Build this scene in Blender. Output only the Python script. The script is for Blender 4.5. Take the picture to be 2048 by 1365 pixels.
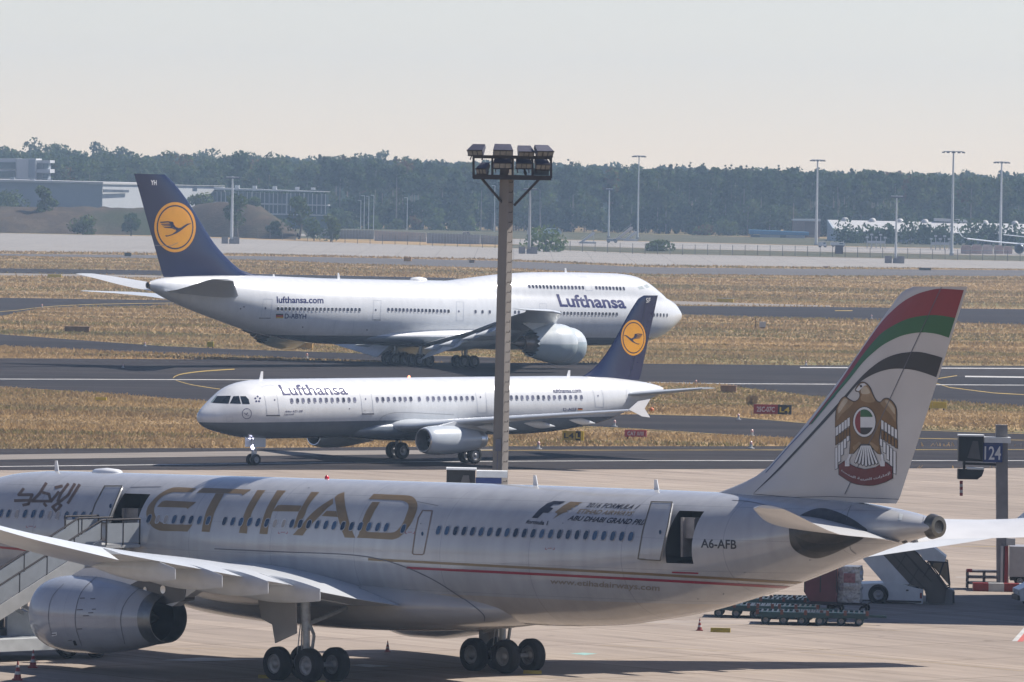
import bpy, bmesh, math, random
import numpy as np
from mathutils import Vector, Matrix, Euler
from mathutils.bvhtree import BVHTree
from mathutils.geometry import tessellate_polygon
R = math.radians
random.seed(7); rng = np.random.default_rng(7)
for o in list(bpy.data.objects): bpy.data.objects.remove(o)
SC = bpy.context.scene; COL = SC.collection

# ---------------------------------------------------------------- camera, sky, sun, exposure
F_PX, CAM_H, PITCH, ROLL = 13500.0, 21.003, 0.0259029, 0.0187108      # measured from the photograph (2048 px wide)
cd = bpy.data.cameras.new('camera'); cam = bpy.data.objects.new('camera', cd); COL.objects.link(cam)
cd.sensor_width = 36.0; cd.lens = 36.0 * F_PX / 2048.0; cd.clip_start = 1.0; cd.clip_end = 30000.0
cam.matrix_world = Matrix.Translation((0, 0, CAM_H)) @ Matrix.Rotation(R(90) - PITCH, 4, 'X') @ Matrix.Rotation(ROLL, 4, 'Z')
SC.camera = cam

SUN_AZ = Vector((0.93, 0.37)).normalized(); SUN_EL = R(48)
w = bpy.data.worlds.new('World'); SC.world = w; w.use_nodes = True
nt = w.node_tree; bg = nt.nodes['Background']
sky = nt.nodes.new('ShaderNodeTexSky'); sky.sky_type = 'NISHITA'; sky.sun_disc = False
sky.sun_elevation = SUN_EL; sky.sun_rotation = math.atan2(SUN_AZ.x, SUN_AZ.y)
sky.altitude = 3000; sky.air_density = 1.2; sky.dust_density = 0.2; sky.ozone_density = 1.0
tint = nt.nodes.new('ShaderNodeMix'); tint.data_type = 'RGBA'; tint.blend_type = 'MULTIPLY'; tint.inputs[0].default_value = 1.0; tint.inputs[7].default_value = (1.02, .915, 1.0, 1)
nt.links.new(sky.outputs[0], tint.inputs[6]); nt.links.new(tint.outputs[2], bg.inputs[0]); bg.inputs[1].default_value = 0.075
sd = bpy.data.lights.new('sun', 'SUN'); sd.energy = 5.0; sd.angle = R(0.53); sd.color = (1.0, 0.94, 0.86)
sun = bpy.data.objects.new('sun', sd); COL.objects.link(sun)
sdir = Vector((SUN_AZ.x * math.cos(SUN_EL), SUN_AZ.y * math.cos(SUN_EL), math.sin(SUN_EL)))
sun.rotation_euler = sdir.to_track_quat('Z', 'Y').to_euler(); sun.location = (200, -200, 300)
SC.view_settings.view_transform = 'Standard'; SC.view_settings.look = 'None'
SC.view_settings.exposure = 0.6; HAZE = 1.4e-4; SC.view_settings.gamma = 1.0; SC.view_settings.use_curve_mapping = False
SC.render.engine = 'CYCLES'
SC.cycles.use_denoising = True; SC.cycles.max_bounces = 6; SC.cycles.volume_bounces = 0
SC.cycles.use_adaptive_sampling = False

# ---------------------------------------------------------------- where a photograph pixel looks
def ray(px, py):
    x, y = px - 1024.0, py - 682.5
    c, s = math.cos(ROLL), math.sin(ROLL)
    x, y = c * x + s * y, -s * x + c * y
    cp, sp = math.cos(PITCH), math.sin(PITCH)
    return Vector((x / F_PX, cp - y / F_PX * sp, -sp - y / F_PX * cp))
O = Vector((0, 0, CAM_H))
def gnd(px, py, z=0.0):
    d = ray(px, py); t = (z - CAM_H) / d.z; return O + d * t
def atY(px, py, Y):
    d = ray(px, py); return O + d * (Y / d.y)
def pix(P):
    v = Vector(P) - O; cp, sp = math.cos(PITCH), math.sin(PITCH)
    d = v.y * cp - v.z * sp; u = v.y * sp + v.z * cp
    x, y = F_PX * v.x / d, -F_PX * u / d
    c, s = math.cos(ROLL), math.sin(ROLL)
    return c * x - s * y + 1024.0, s * x + c * y + 682.5

# ---------------------------------------------------------------- materials
MATS = {}
def mat(name, col, rough=0.5, metal=0.0, var=0.12, scale=3.0, spec=0.5, coat=0.0, bump=0.0, emit=None, stretch=(1, 1, 1), detail=4.0, leafy=0.0, each=0.0):
    if name in MATS: return MATS[name]
    m = bpy.data.materials.new(name); m.use_nodes = True; n = m.node_tree.nodes; L = m.node_tree.links
    b = n['Principled BSDF']; b.inputs['Roughness'].default_value = rough; b.inputs['Metallic'].default_value = metal
    b.inputs['Specular IOR Level'].default_value = spec; b.inputs['Coat Weight'].default_value = coat; b.inputs['Coat Roughness'].default_value = 0.075
    tc = n.new('ShaderNodeTexCoord'); mp = n.new('ShaderNodeMapping'); mp.inputs['Scale'].default_value = stretch
    L.new(tc.outputs['Object'], mp.inputs[0])
    nz = n.new('ShaderNodeTexNoise'); nz.inputs['Scale'].default_value = scale; nz.inputs['Detail'].default_value = detail
    L.new(mp.outputs[0], nz.inputs['Vector'])
    mr = n.new('ShaderNodeMapRange'); mr.inputs[1].default_value = 0.3; mr.inputs[2].default_value = 0.7
    mr.inputs[3].default_value = 1.0 - var; mr.inputs[4].default_value = 1.0 + var * 0.5
    L.new(nz.outputs[0], mr.inputs[0])
    mx = n.new('ShaderNodeMix'); mx.data_type = 'RGBA'; mx.blend_type = 'MULTIPLY'; mx.inputs[0].default_value = 1.0
    mx.inputs[6].default_value = (*col, 1); L.new(mr.outputs[0], mx.inputs[7]); L.new(mx.outputs[2], b.inputs['Base Color'])
    if each:
        oi = n.new('ShaderNodeObjectInfo'); rr = n.new('ShaderNodeMapRange'); rr.inputs[3].default_value = 1 - each; rr.inputs[4].default_value = 1 + 1.6 * each; L.new(oi.outputs['Random'], rr.inputs[0])
        m3 = n.new('ShaderNodeMix'); m3.data_type = 'RGBA'; m3.blend_type = 'MULTIPLY'; m3.inputs[0].default_value = 1.0; L.new(mx.outputs[2], m3.inputs[6]); L.new(rr.outputs[0], m3.inputs[7]); L.new(m3.outputs[2], b.inputs['Base Color'])
    if bump:
        bp = n.new('ShaderNodeBump'); bp.inputs['Strength'].default_value = bump; bp.inputs['Distance'].default_value = 0.05
        L.new(nz.outputs[0], bp.inputs['Height']); L.new(bp.outputs[0], b.inputs['Normal'])
    if emit:
        b.inputs['Emission Color'].default_value = (*emit[0], 1); b.inputs['Emission Strength'].default_value = emit[1]
    if leafy:
        t = n.new('ShaderNodeBsdfTranslucent'); L.new(mx.outputs[2], t.inputs[0]); ms = n.new('ShaderNodeMixShader'); ms.inputs[0].default_value = leafy
        L.new(b.outputs[0], ms.inputs[1]); L.new(t.outputs[0], ms.inputs[2]); L.new(ms.outputs[0], n['Material Output'].inputs[0])
    MATS[name] = m; return m

def split_mat(name, top, low, z, rough=0.25, panel=0.0, spacing=1.6, grime=.90):
    """paint in two colours parted at object height z, with faint frame lines and grime streaks"""
    m = bpy.data.materials.new(name); m.use_nodes = True; n = m.node_tree.nodes; L = m.node_tree.links
    b = n['Principled BSDF']; b.inputs['Roughness'].default_value = rough; b.inputs['Coat Weight'].default_value = 0.35; b.inputs['Coat Roughness'].default_value = 0.075
    tc = n.new('ShaderNodeTexCoord'); sx = n.new('ShaderNodeSeparateXYZ'); L.new(tc.outputs['Object'], sx.inputs[0])
    lt = n.new('ShaderNodeMath'); lt.operation = 'LESS_THAN'; lt.inputs[1].default_value = z; L.new(sx.outputs[2], lt.inputs[0])
    mx = n.new('ShaderNodeMix'); mx.data_type = 'RGBA'; mx.inputs[6].default_value = (*top, 1); mx.inputs[7].default_value = (*low, 1)
    L.new(lt.outputs[0], mx.inputs[0])
    mp = n.new('ShaderNodeMapping'); mp.inputs['Scale'].default_value = (1.2, 1.2, 0.12); L.new(tc.outputs['Object'], mp.inputs[0])
    nz = n.new('ShaderNodeTexNoise'); nz.inputs['Scale'].default_value = 1.3; nz.inputs['Detail'].default_value = 6; L.new(mp.outputs[0], nz.inputs[0])
    mr = n.new('ShaderNodeMapRange'); mr.inputs[1].default_value = .35; mr.inputs[2].default_value = .75; mr.inputs[3].default_value = 1.0; mr.inputs[4].default_value = grime
    L.new(nz.outputs[0], mr.inputs[0])
    fr = n.new('ShaderNodeMath'); fr.operation = 'PINGPONG'; fr.inputs[1].default_value = spacing; L.new(sx.outputs[0], fr.inputs[0])
    l2 = n.new('ShaderNodeMath'); l2.operation = 'LESS_THAN'; l2.inputs[1].default_value = 0.016; L.new(fr.outputs[0], l2.inputs[0])
    fz = n.new('ShaderNodeMath'); fz.operation = 'PINGPONG'; fz.inputs[1].default_value = .62; L.new(sx.outputs[2], fz.inputs[0]); l3 = n.new('ShaderNodeMath'); l3.operation = 'LESS_THAN'; l3.inputs[1].default_value = .008; L.new(fz.outputs[0], l3.inputs[0]); lm = n.new('ShaderNodeMath'); lm.operation = 'MAXIMUM'; L.new(l2.outputs[0], lm.inputs[0]); L.new(l3.outputs[0], lm.inputs[1]); l2 = lm
    pn = n.new('ShaderNodeMath'); pn.operation = 'MULTIPLY_ADD'; pn.inputs[1].default_value = -panel; pn.inputs[2].default_value = 1.0; L.new(l2.outputs[0], pn.inputs[0])
    mm = n.new('ShaderNodeMath'); mm.operation = 'MULTIPLY'; L.new(mr.outputs[0], mm.inputs[0]); L.new(pn.outputs[0], mm.inputs[1])
    m2 = n.new('ShaderNodeMix'); m2.data_type = 'RGBA'; m2.blend_type = 'MULTIPLY'; m2.inputs[0].default_value = 1
    L.new(mx.outputs[2], m2.inputs[6]); L.new(mm.outputs[0], m2.inputs[7]); L.new(m2.outputs[2], b.inputs['Base Color'])
    nb = n.new('ShaderNodeTexNoise'); nb.inputs['Scale'].default_value = .9; L.new(tc.outputs['Object'], nb.inputs[0])
    bp = n.new('ShaderNodeBump'); bp.inputs['Strength'].default_value = .09; bp.inputs['Distance'].default_value = .12; L.new(nb.outputs[0], bp.inputs['Height']); L.new(bp.outputs[0], b.inputs['Normal'])
    return m

# ---------------------------------------------------------------- objects, tags, mesh builder
def tag(o, label=None, cat=None, group=None, kind=None):
    if label: o['label'] = label
    if cat: o['category'] = cat
    if group: o['group'] = group
    if kind: o['kind'] = kind
    return o
def thing(name, label, cat, loc=(0, 0, 0), rz=0.0, group=None, pitch=0.0):
    o = bpy.data.objects.new(name, None); COL.objects.link(o); o.location = loc; o.rotation_euler = (0, pitch, rz)
    o.empty_display_size = 0.5
    return tag(o, label, cat, group)
def link(name, me, parent=None):
    o = bpy.data.objects.new(name, me); COL.objects.link(o)
    if parent: o.parent = parent
    return o
def dup(root, loc, rz=None, label=None, scale=None):
    r = root.copy(); COL.objects.link(r); r.location = loc
    if rz is not None: r.rotation_euler = (0, 0, rz)
    if label: r['label'] = label
    if scale: r.scale = scale
    for c0 in list(root.children):
        c = c0.copy(); COL.objects.link(c); c.parent = r
        for g0 in c0.children:
            g = g0.copy(); COL.objects.link(g); g.parent = c
    return r

class MB:
    def __init__(s): s.v = []; s.f = []; s.mi = []; s.k = 0
    def add(s, vs, fs):
        o = len(s.v); s.v += [tuple(v) for v in vs]
        for f in fs: s.f.append(tuple(i + o for i in f)); s.mi.append(s.k)
    def box(s, c, d, rz=0.0, M=None):
        x, y, z = d[0] / 2, d[1] / 2, d[2] / 2
        vs = [Vector((i * x, j * y, k * z)) for i in (-1, 1) for j in (-1, 1) for k in (-1, 1)]
        if rz: m = Matrix.Rotation(rz, 3, 'Z'); vs = [m @ v for v in vs]
        if M is not None: vs = [M @ v for v in vs]
        s.add([v + Vector(c) for v in vs], [(0, 1, 3, 2), (4, 6, 7, 5), (0, 4, 5, 1), (2, 3, 7, 6), (0, 2, 6, 4), (1, 5, 7, 3)])
    def b2(s, lo, hi): s.box([(a + b) / 2 for a, b in zip(lo, hi)], [abs(b - a) for a, b in zip(lo, hi)])
    def bar(s, p, q, w, h=None):
        p, q = Vector(p), Vector(q); d = (q - p); L = d.length
        if L < 1e-6: return
        d.normalize(); up = Vector((0, 0, 1)) if abs(d.z) < .95 else Vector((1, 0, 0))
        a = d.cross(up).normalized(); b = a.cross(d); h = h or w
        vs = [e + a * (i * w / 2) + b * (j * h / 2) for e in (p, q) for i, j in ((-1, -1), (1, -1), (1, 1), (-1, 1))]
        s.add(vs, [(0, 1, 2, 3), (7, 6, 5, 4), (0, 4, 5, 1), (1, 5, 6, 2), (2, 6, 7, 3), (3, 7, 4, 0)])
    def tube(s, pts, r, n=8):
        pts = [Vector(p) for p in pts]; rs = r if isinstance(r, (list, tuple)) else [r] * len(pts); rings = []
        for i, p in enumerate(pts):
            d = (pts[min(i + 1, len(pts) - 1)] - pts[max(i - 1, 0)]).normalized()
            up = Vector((0, 0, 1)) if abs(d.z) < .95 else Vector((1, 0, 0)); a = d.cross(up).normalized(); b = a.cross(d)
            rings.append([p + (a * math.cos(t) + b * math.sin(t)) * rs[i] for t in [2 * math.pi * k / n for k in range(n)]])
        s.loft(rings)
    def loft(s, rings, caps=True):
        n = len(rings[0]); vs = [v for r in rings for v in r]; fs = []
        for i in range(len(rings) - 1):
            for k in range(n):
                a, b = i * n + k, i * n + (k + 1) % n; fs.append((a, b, b + n, a + n))
        if caps: fs += [tuple(range(n))[::-1], tuple((len(rings) - 1) * n + k for k in range(n))]
        s.add(vs, fs)
    def lathe(s, prof, c=(0, 0, 0), axis='X', n=32, caps=False):
        """prof: (along, radius)"""
        rings = []
        for a, r in prof:
            ring = []
            for k in range(n):
                t = 2 * math.pi * k / n; u, v = r * math.cos(t), r * math.sin(t)
                p = (a, u, v) if axis == 'X' else ((u, a, v) if axis == 'Y' else (u, v, a))
                ring.append(Vector(p) + Vector(c))
            rings.append(ring)
        s.loft(rings, caps)
    def prism(s, poly, a, b, fn):
        """polygon in 2D swept from a to b; fn(u, v, t) -> point"""
        n = len(poly); vs = [fn(u, v, a) for u, v in poly] + [fn(u, v, b) for u, v in poly]
        s.add(vs, [tuple(range(n))[::-1], tuple(range(n, 2 * n))] + [(i, (i + 1) % n, n + (i + 1) % n, n + i) for i in range(n)])
    def mesh(s, name, mats, smooth=None):
        me = bpy.data.meshes.new(name); me.from_pydata(s.v, [], s.f)
        for m in (mats if isinstance(mats, (list, tuple)) else [mats]): me.materials.append(m)
        me.polygons.foreach_set('material_index', s.mi)
        bm = bmesh.new(); bm.from_mesh(me); bmesh.ops.recalc_face_normals(bm, faces=bm.faces); bm.to_mesh(me); bm.free()
        if smooth is not None:
            me.polygons.foreach_set('use_smooth', [True] * len(me.polygons)); me.set_sharp_from_angle(angle=R(smooth))
        me.update(); return me
    def build(s, name, mats, parent=None, smooth=None):
        return link(name, s.mesh(name, mats, smooth), parent)

def np_mesh(name, V, Fc, mats, mi=None, n=4):
    """big meshes from arrays: V (N,3), Fc (M,n)"""
    me = bpy.data.meshes.new(name); V = np.asarray(V, np.float32); Fc = np.asarray(Fc, np.int32); M = len(Fc)
    me.vertices.add(len(V)); me.vertices.foreach_set('co', V.ravel())
    me.loops.add(M * n); me.loops.foreach_set('vertex_index', Fc.ravel())
    me.polygons.add(M); me.polygons.foreach_set('loop_start', np.arange(M, dtype=np.int32) * n)
    for m in (mats if isinstance(mats, (list, tuple)) else [mats]): me.materials.append(m)
    if mi is not None: me.polygons.foreach_set('material_index', np.asarray(mi, np.int32))
    me.update(calc_edges=True); me.validate(); return me

# ---------------------------------------------------------------- lettering
TXT = {}
def text_mesh(string, bold=0.0, shear=0.0):
    """flat lettering as (points scaled to a 0..1 box, faces)"""
    key = (string, bold, shear)
    if key not in TXT:
        cu = bpy.data.curves.new('lettering', 'FONT'); cu.body = string; cu.offset = bold; cu.shear = shear; cu.resolution_u = 3; cu.fill_mode = 'FRONT'
        ob = bpy.data.objects.new('lettering', cu); COL.objects.link(ob)
        dg = bpy.context.evaluated_depsgraph_get(); me = bpy.data.meshes.new_from_object(ob.evaluated_get(dg))
        P = np.array([v.co[:2] for v in me.vertices]); Fs = [tuple(p.vertices) for p in me.polygons]
        bpy.data.objects.remove(ob); bpy.data.curves.remove(cu); bpy.data.meshes.remove(me)
        lo, hi = P.min(0), P.max(0); TXT[key] = ((P - lo) / (hi - lo), Fs, (hi - lo)[0] / (hi - lo)[1])
    return TXT[key]
def flat_text(name, string, loc, size, right, up, m, parent=None, bold=0.0, shear=0.0, eps=0.004):
    """lettering on a flat board: lower-left corner loc, box size (w,h), unit vectors right and up"""
    P, Fs, _ = text_mesh(string, bold, shear); right, up = Vector(right).normalized(), Vector(up).normalized(); nrm = right.cross(up)
    b = MB(); b.add([Vector(loc) + right * (p[0] * size[0]) + up * (p[1] * size[1]) + nrm * eps for p in P], Fs)
    return b.build(name, m, parent)

class Skin:
    """the outer surface of a body in world space, on which lettering, windows and seams found in the photograph are laid"""
    def __init__(s, M, objs):
        s.M = M; s.Mi = M.inverted(); vs = []; fs = []
        for me in objs:
            o = len(vs); vs += [M @ v.co for v in me.vertices]; fs += [tuple(i + o for i in p.vertices) for p in me.polygons]
        s.t = BVHTree.FromPolygons(vs, fs)
    def hit(s, px, py):
        h = s.t.ray_cast(O, ray(px, py).normalized())
        if h[0] is None: return None, None
        return h[0], h[1] if h[1].dot(ray(px, py)) < 0 else -h[1]
    def crest(s, px, py):
        """local point of the hull's upper edge just under a photograph pixel"""
        for k in range(40):
            p, _ = s.hit(px, py + k)
            if p is not None: return s.Mi @ p
        return Vector((0, 0, 0))
    def lay(s, name, P, Fs, m, parent, eps=0.012, step=5.0):
        """P: list of photograph pixels, Fs: faces over them"""
        bm = bmesh.new(); vs = [bm.verts.new((p[0], p[1], 0)) for p in P]
        for f in Fs:
            tris = [f] if len(f) == 3 else [[f[j] for j in t] for t in tessellate_polygon([[(P[i][0], P[i][1], 0) for i in f]])]
            for t in tris:
                try: bm.faces.new([vs[i] for i in t])
                except ValueError: pass
        a = np.array([p[:2] for p in P]); lo, hi = a.min(0), a.max(0)
        for ax in (0, 1):
            for c in np.arange(lo[ax] + step * .5, hi[ax], step):
                co = [0, 0, 0]; no = [0, 0, 0]; co[ax] = c; no[ax] = 1
                bmesh.ops.bisect_plane(bm, geom=bm.verts[:] + bm.edges[:] + bm.faces[:], plane_co=co, plane_no=no, dist=1e-5)
        bad = []
        for v in bm.verts:
            p, nn = s.hit(v.co.x, v.co.y)
            if p is None: bad.append(v)
            else: v.co = s.Mi @ (p + nn * eps)
        bmesh.ops.delete(bm, geom=bad, context='VERTS')
        me = bpy.data.meshes.new(name); bm.to_mesh(me); bm.free(); me.materials.append(m)
        return link(name, me, parent)
    def poly(s, name, polys, m, parent, eps=0.012, step=5.0):
        P = []; Fs = []
        for q in polys: Fs.append(tuple(range(len(P), len(P) + len(q)))); P += list(q)
        return s.lay(name, P, Fs, m, parent, eps, step)
    def text(s, name, string, quad, m, parent, bold=0.0, shear=0.0, eps=0.012, step=5.0):
        """quad: photograph pixels of the lettering's lower-left, lower-right, upper-right, upper-left corners"""
        P, Fs, _ = text_mesh(string, bold, shear); q = [np.array(c, float) for c in quad]
        pp = [(1 - u) * (1 - v) * q[0] + u * (1 - v) * q[1] + u * v * q[2] + (1 - u) * v * q[3] for u, v in P]
        return s.lay(name, pp, Fs, m, parent, eps, step)
    def line(s, name, paths, wpx, m, parent, eps=0.010, step=4.0):
        P = []; Fs = []
        for path, closed in paths:
            pts = [np.array(p, float) for p in path]; n = len(pts)
            for i in range(n if closed else n - 1):
                a, b = pts[i], pts[(i + 1) % n]; d = b - a; L = np.hypot(*d)
                if L < 1e-6: continue
                q = np.array([-d[1], d[0]]) / L * wpx / 2; e = d / L * wpx * .3
                o = len(P); P += [a - e + q, b + e + q, b + e - q, a - e - q]; Fs.append((o, o + 1, o + 2, o + 3))
        return s.lay(name, P, Fs, m, parent, eps, step)
    def frame(s, px, py, along, eps=0.01):
        p, nn = s.hit(px, py)
        if p is None: return None
        a = (along - nn * along.dot(nn)).normalized(); u = nn.cross(a).normalized()
        if u.z < 0: a = -a; u = -u
        return Matrix(((a.x, u.x, nn.x, p.x + nn.x * eps), (a.y, u.y, nn.y, p.y + nn.y * eps), (a.z, u.z, nn.z, p.z + nn.z * eps), (0, 0, 0, 1)))
def bez(pts, n=6):
    """smooth curve through points"""
    p = [np.array(a, float) for a in pts]; out = []
    for i in range(len(p) - 1):
        a, b, c, d = p[max(i - 1, 0)], p[i], p[i + 1], p[min(i + 2, len(p) - 1)]
        for k in range(n):
            t = k / n; out.append(.5 * ((2 * b) + (c - a) * t + (2 * a - 5 * b + 4 * c - d) * t * t + (3 * b - a - 3 * c + d) * t ** 3))
    out.append(p[-1]); return [tuple(q) for q in out]
def crop(pts, ox, oy, k): return [(ox + x * k, oy + y * k) for x, y in pts]
# ================================================================ the airfield: ground, paving, markings
def ground_mat(name, cols, scale, rough=.9, streak=None, bump=0.0, joints=None, patch=(.35, .65), fine=.25, rot=0.0):
    """cols: two or three base colours mixed by large patches; fine grain, long wear streaks and slab joints on top"""
    m = bpy.data.materials.new(name); m.use_nodes = True; n = m.node_tree.nodes; L = m.node_tree.links; b = n['Principled BSDF']; b.inputs['Roughness'].default_value = rough; b.inputs['Specular IOR Level'].default_value = .06
    tc = n.new('ShaderNodeTexCoord'); mp = n.new('ShaderNodeMapping'); L.new(tc.outputs['Object'], mp.inputs[0]); mp.inputs['Rotation'].default_value = (0, 0, rot)
    def noise(sc, det, st=(1, 1, 1)):
        q = n.new('ShaderNodeMapping'); q.inputs['Scale'].default_value = st; L.new(mp.outputs[0], q.inputs[0])
        z = n.new('ShaderNodeTexNoise'); z.inputs['Scale'].default_value = sc; z.inputs['Detail'].default_value = det; L.new(q.outputs[0], z.inputs[0]); return z.outputs[0]
    def ramp(v, a, b_, lo=0.0, hi=1.0):
        r = n.new('ShaderNodeMapRange'); r.inputs[1].default_value = a; r.inputs[2].default_value = b_; r.inputs[3].default_value = lo; r.inputs[4].default_value = hi; L.new(v, r.inputs[0]); return r.outputs[0]
    def mix(f, a, c, mode='MIX'):
        x = n.new('ShaderNodeMix'); x.data_type = 'RGBA'; x.blend_type = mode
        if isinstance(f, float): x.inputs[0].default_value = f
        else: L.new(f, x.inputs[0])
        for i, v in ((6, a), (7, c)):
            if isinstance(v, tuple): x.inputs[i].default_value = (*v, 1)
            else: L.new(v, x.inputs[i])
        return x.outputs[2]
    c = mix(ramp(noise(scale, 6, streak or (1, 1, 1)), *patch), cols[0], cols[1])
    if len(cols) > 2: c = mix(ramp(noise(scale * 2.7, 5, streak or (1, 1, 1)), .48, .62), c, cols[2])
    if len(cols) > 3: c = mix(ramp(noise(scale * .6, 4, streak or (1, 1, 1)), .50, .66), c, cols[3])
    fn = noise(scale * 22, 8, streak or (1, 1, 1)); c = mix(1.0, c, ramp(fn, .3, .7, 1 - fine, 1 + fine * .4), 'MULTIPLY')
    if streak: c = mix(1.0, c, ramp(noise(scale * 3, 6, (streak[0] * .25, streak[1] * 4, 1)), .35, .7, 1.0, .8), 'MULTIPLY')
    if joints:
        br = n.new('ShaderNodeTexBrick'); br.offset = 0; br.inputs['Scale'].default_value = 1.0; br.inputs['Brick Width'].default_value = joints; br.inputs['Row Height'].default_value = joints; br.inputs['Mortar Size'].default_value = .065
        br.inputs['Color1'].default_value = (1, 1, 1, 1); br.inputs['Color2'].default_value = (.93, .93, .93, 1); br.inputs['Mortar'].default_value = (.55, .52, .5, 1); L.new(mp.outputs[0], br.inputs[0]); c = mix(1.0, c, br.outputs[0], 'MULTIPLY')
    if joints: c = mix(1.0, c, ramp(noise(scale * 5, 6, (.3, 2.2, 1)), .60, .74, 1.0, .72), 'MULTIPLY'); c = mix(1.0, c, ramp(noise(scale * 16, 3), .66, .74, 1.0, .70), 'MULTIPLY')
    L.new(c, b.inputs['Base Color'])
    if bump:
        bp = n.new('ShaderNodeBump'); bp.inputs['Strength'].default_value = bump; bp.inputs['Distance'].default_value = .3; L.new(fn, bp.inputs['Height']); L.new(bp.outputs[0], b.inputs['Normal'])
    return m
TAXI = .737308        # the taxiways run along this bearing
M_GRASS = ground_mat('dry_grass_ground', [(.36, .245, .125), (.27, .19, .10), (.42, .285, .145), (.19, .168, .078)], .03, streak=(.22, 1.6, 1), bump=.3, fine=.18, rot=.2)
M_APRON = ground_mat('concrete_apron', [(.34, .283, .238), (.30, .252, .215), (.365, .305, .255)], .05, streak=(.35, 1.6, 1), joints=7.5, fine=.10, rot=-TAXI + 1.57)
M_ASPH = ground_mat('asphalt', [(.043, .038, .041), (.030, .028, .031), (.051, .045, .046)], .03, streak=(.4, 2.0, 1), fine=.2, rot=-.12)
M_PALE = ground_mat('pale_paving', [(.27, .24, .21), (.235, .21, .19)], .03, streak=(.4, 2, 1), fine=.15)
M_FARC = ground_mat('far_concrete', [(.33, .305, .28), (.30, .28, .26)], .02, streak=(.4, 2, 1), fine=.1, joints=9)
M_GREYT = ground_mat('worn_taxiway_surface', [(.145, .135, .132), (.12, .112, .112)], .02, streak=(.4, 2, 1), fine=.15)
def sheet(name, px_poly, m, z, kind='structure'):
    mb = MB(); mb.add([gnd(x, y, 0) + Vector((0, 0, z)) for x, y in px_poly], [tuple(range(len(px_poly)))]); return tag(mb.build(name, m), kind=kind)
def band(name, top, bot, m, z): return sheet(name, top + bot[::-1], m, z)
STRIPS = []
def pave(name, top, bot, m, z): STRIPS.append(top + bot[::-1]); return band(name, top, bot, m, z)
g_ = MB(); g_.add([(-12000, -300, -.02), (12000, -300, -.02), (12000, 14000, -.02), (-12000, 14000, -.02)], [(0, 1, 2, 3)]); tag(g_.build('ground', M_GRASS), kind='structure')
pave('apron', [(-900, 942), (1060, 940), (2048, 936.5), (2900, 934)], [(-900, 2600), (2900, 2600)], M_APRON, .004)
pave('taxiway', [(-900, 901), (0, 898), (480, 896.5), (1000, 893), (2048, 893), (2900, 893)], [(-900, 941.6), (1060, 939.6), (2048, 936.1), (2900, 933.6)], M_ASPH, .008)
band('taxiway_shoulder', [(-900, 918), (0, 910), (480, 903), (840, 901), (985, 899)], [(-900, 931), (0, 920), (480, 913), (840, 909), (985, 901)], M_PALE, .012)
pave('taxiway_curve', [(1050, 846), (1120, 836), (1200, 830), (1300, 828.5), (1450, 832), (1603, 845), (1800, 858), (2048, 866), (2900, 882)], [(1050, 848), (1161, 854), (1283, 860), (1450, 871), (1590, 880), (1700, 888), (1780, 892.6), (2048, 892.6), (2900, 892.6)], M_ASPH, .004)
pave('main_taxiway', [(-900, 716), (0, 717), (235, 718), (500, 720), (760, 724.5), (1300, 728), (1610, 731), (2048, 732), (2900, 734)], [(-900, 742), (0, 775), (220, 790), (430, 806), (700, 800), (1000, 785), (1300, 767), (1440, 770), (1640, 795), (1870, 803), (2048, 814), (2900, 850)], M_ASPH, .004)
pave('link_taxiway', [(-900, 612), (0, 669), (150, 680), (330, 693), (500, 700), (745, 708), (1000, 716)], [(-900, 668), (0, 693), (235, 705), (430, 711), (745, 722), (1000, 727)], M_ASPH, .008)
pave('cross_taxiway', [(-900, 588), (0, 596), (350, 601), (700, 604), (1300, 612), (1700, 615), (2048, 619), (2900, 628)], [(-900, 690), (0, 633), (88, 616), (350, 611.5), (700, 615), (1300, 628), (1700, 640), (2048, 650), (2900, 680)], M_ASPH, .012)
pave('cross_taxiway_shoulder', [(1050, 598), (1340, 602.5), (1660, 612)], [(1050, 605), (1340, 610.5), (1660, 614.2)], M_PALE, .016)
pave('outer_taxiway', [(-900, 530), (0, 537), (300, 541), (500, 548), (900, 556), (1100, 572), (1300, 600)], [(-900, 541), (0, 546.5), (300, 550.5), (500, 559), (900, 563), (1100, 590), (1300, 611)], M_ASPH, .008)
pave('outer_taxiway_shoulder', [(-900, 542), (0, 547), (300, 551), (500, 559.4)], [(-900, 546), (0, 551), (300, 556), (500, 561)], M_PALE, .012)
pave('runway', [(-900, 499), (0, 508), (500, 512.5), (700, 515.5), (1000, 522), (1300, 535), (1600, 538), (2048, 541), (2900, 546)], [(-900, 504), (0, 512.5), (500, 520), (700, 528), (1000, 537), (1300, 549), (1600, 551.5), (2048, 553), (2900, 560)], M_GREYT, .004)
pave('far_apron', [(-900, 455), (0, 467), (350, 474), (700, 486), (1000, 496), (1300, 508), (1700, 516), (2048, 523), (2900, 540)], [(-900, 488), (0, 503), (500, 508), (700, 513), (1000, 519), (1300, 531), (1600, 534), (2048, 538), (2900, 543)], M_FARC, .004)
pave('far_apron_strip', [(600, 468), (850, 474), (1000, 478), (1300, 484), (1700, 494), (2048, 500), (2900, 518)], [(600, 472), (850, 484), (1000, 488), (1300, 497), (1700, 505), (2048, 512), (2900, 530)], M_FARC, .004)
band('scrub_strip', [(-900, 440), (600, 452), (1000, 462), (1500, 474), (2048, 486), (2900, 500)], [(-900, 452), (0, 464), (640, 478), (1000, 477.4), (1300, 483), (1700, 493), (2048, 499), (2900, 517)], ground_mat('scrub', [(.09, .09, .055), (.12, .105, .07), (.075, .08, .045)], .03, fine=.3), .002)
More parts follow.
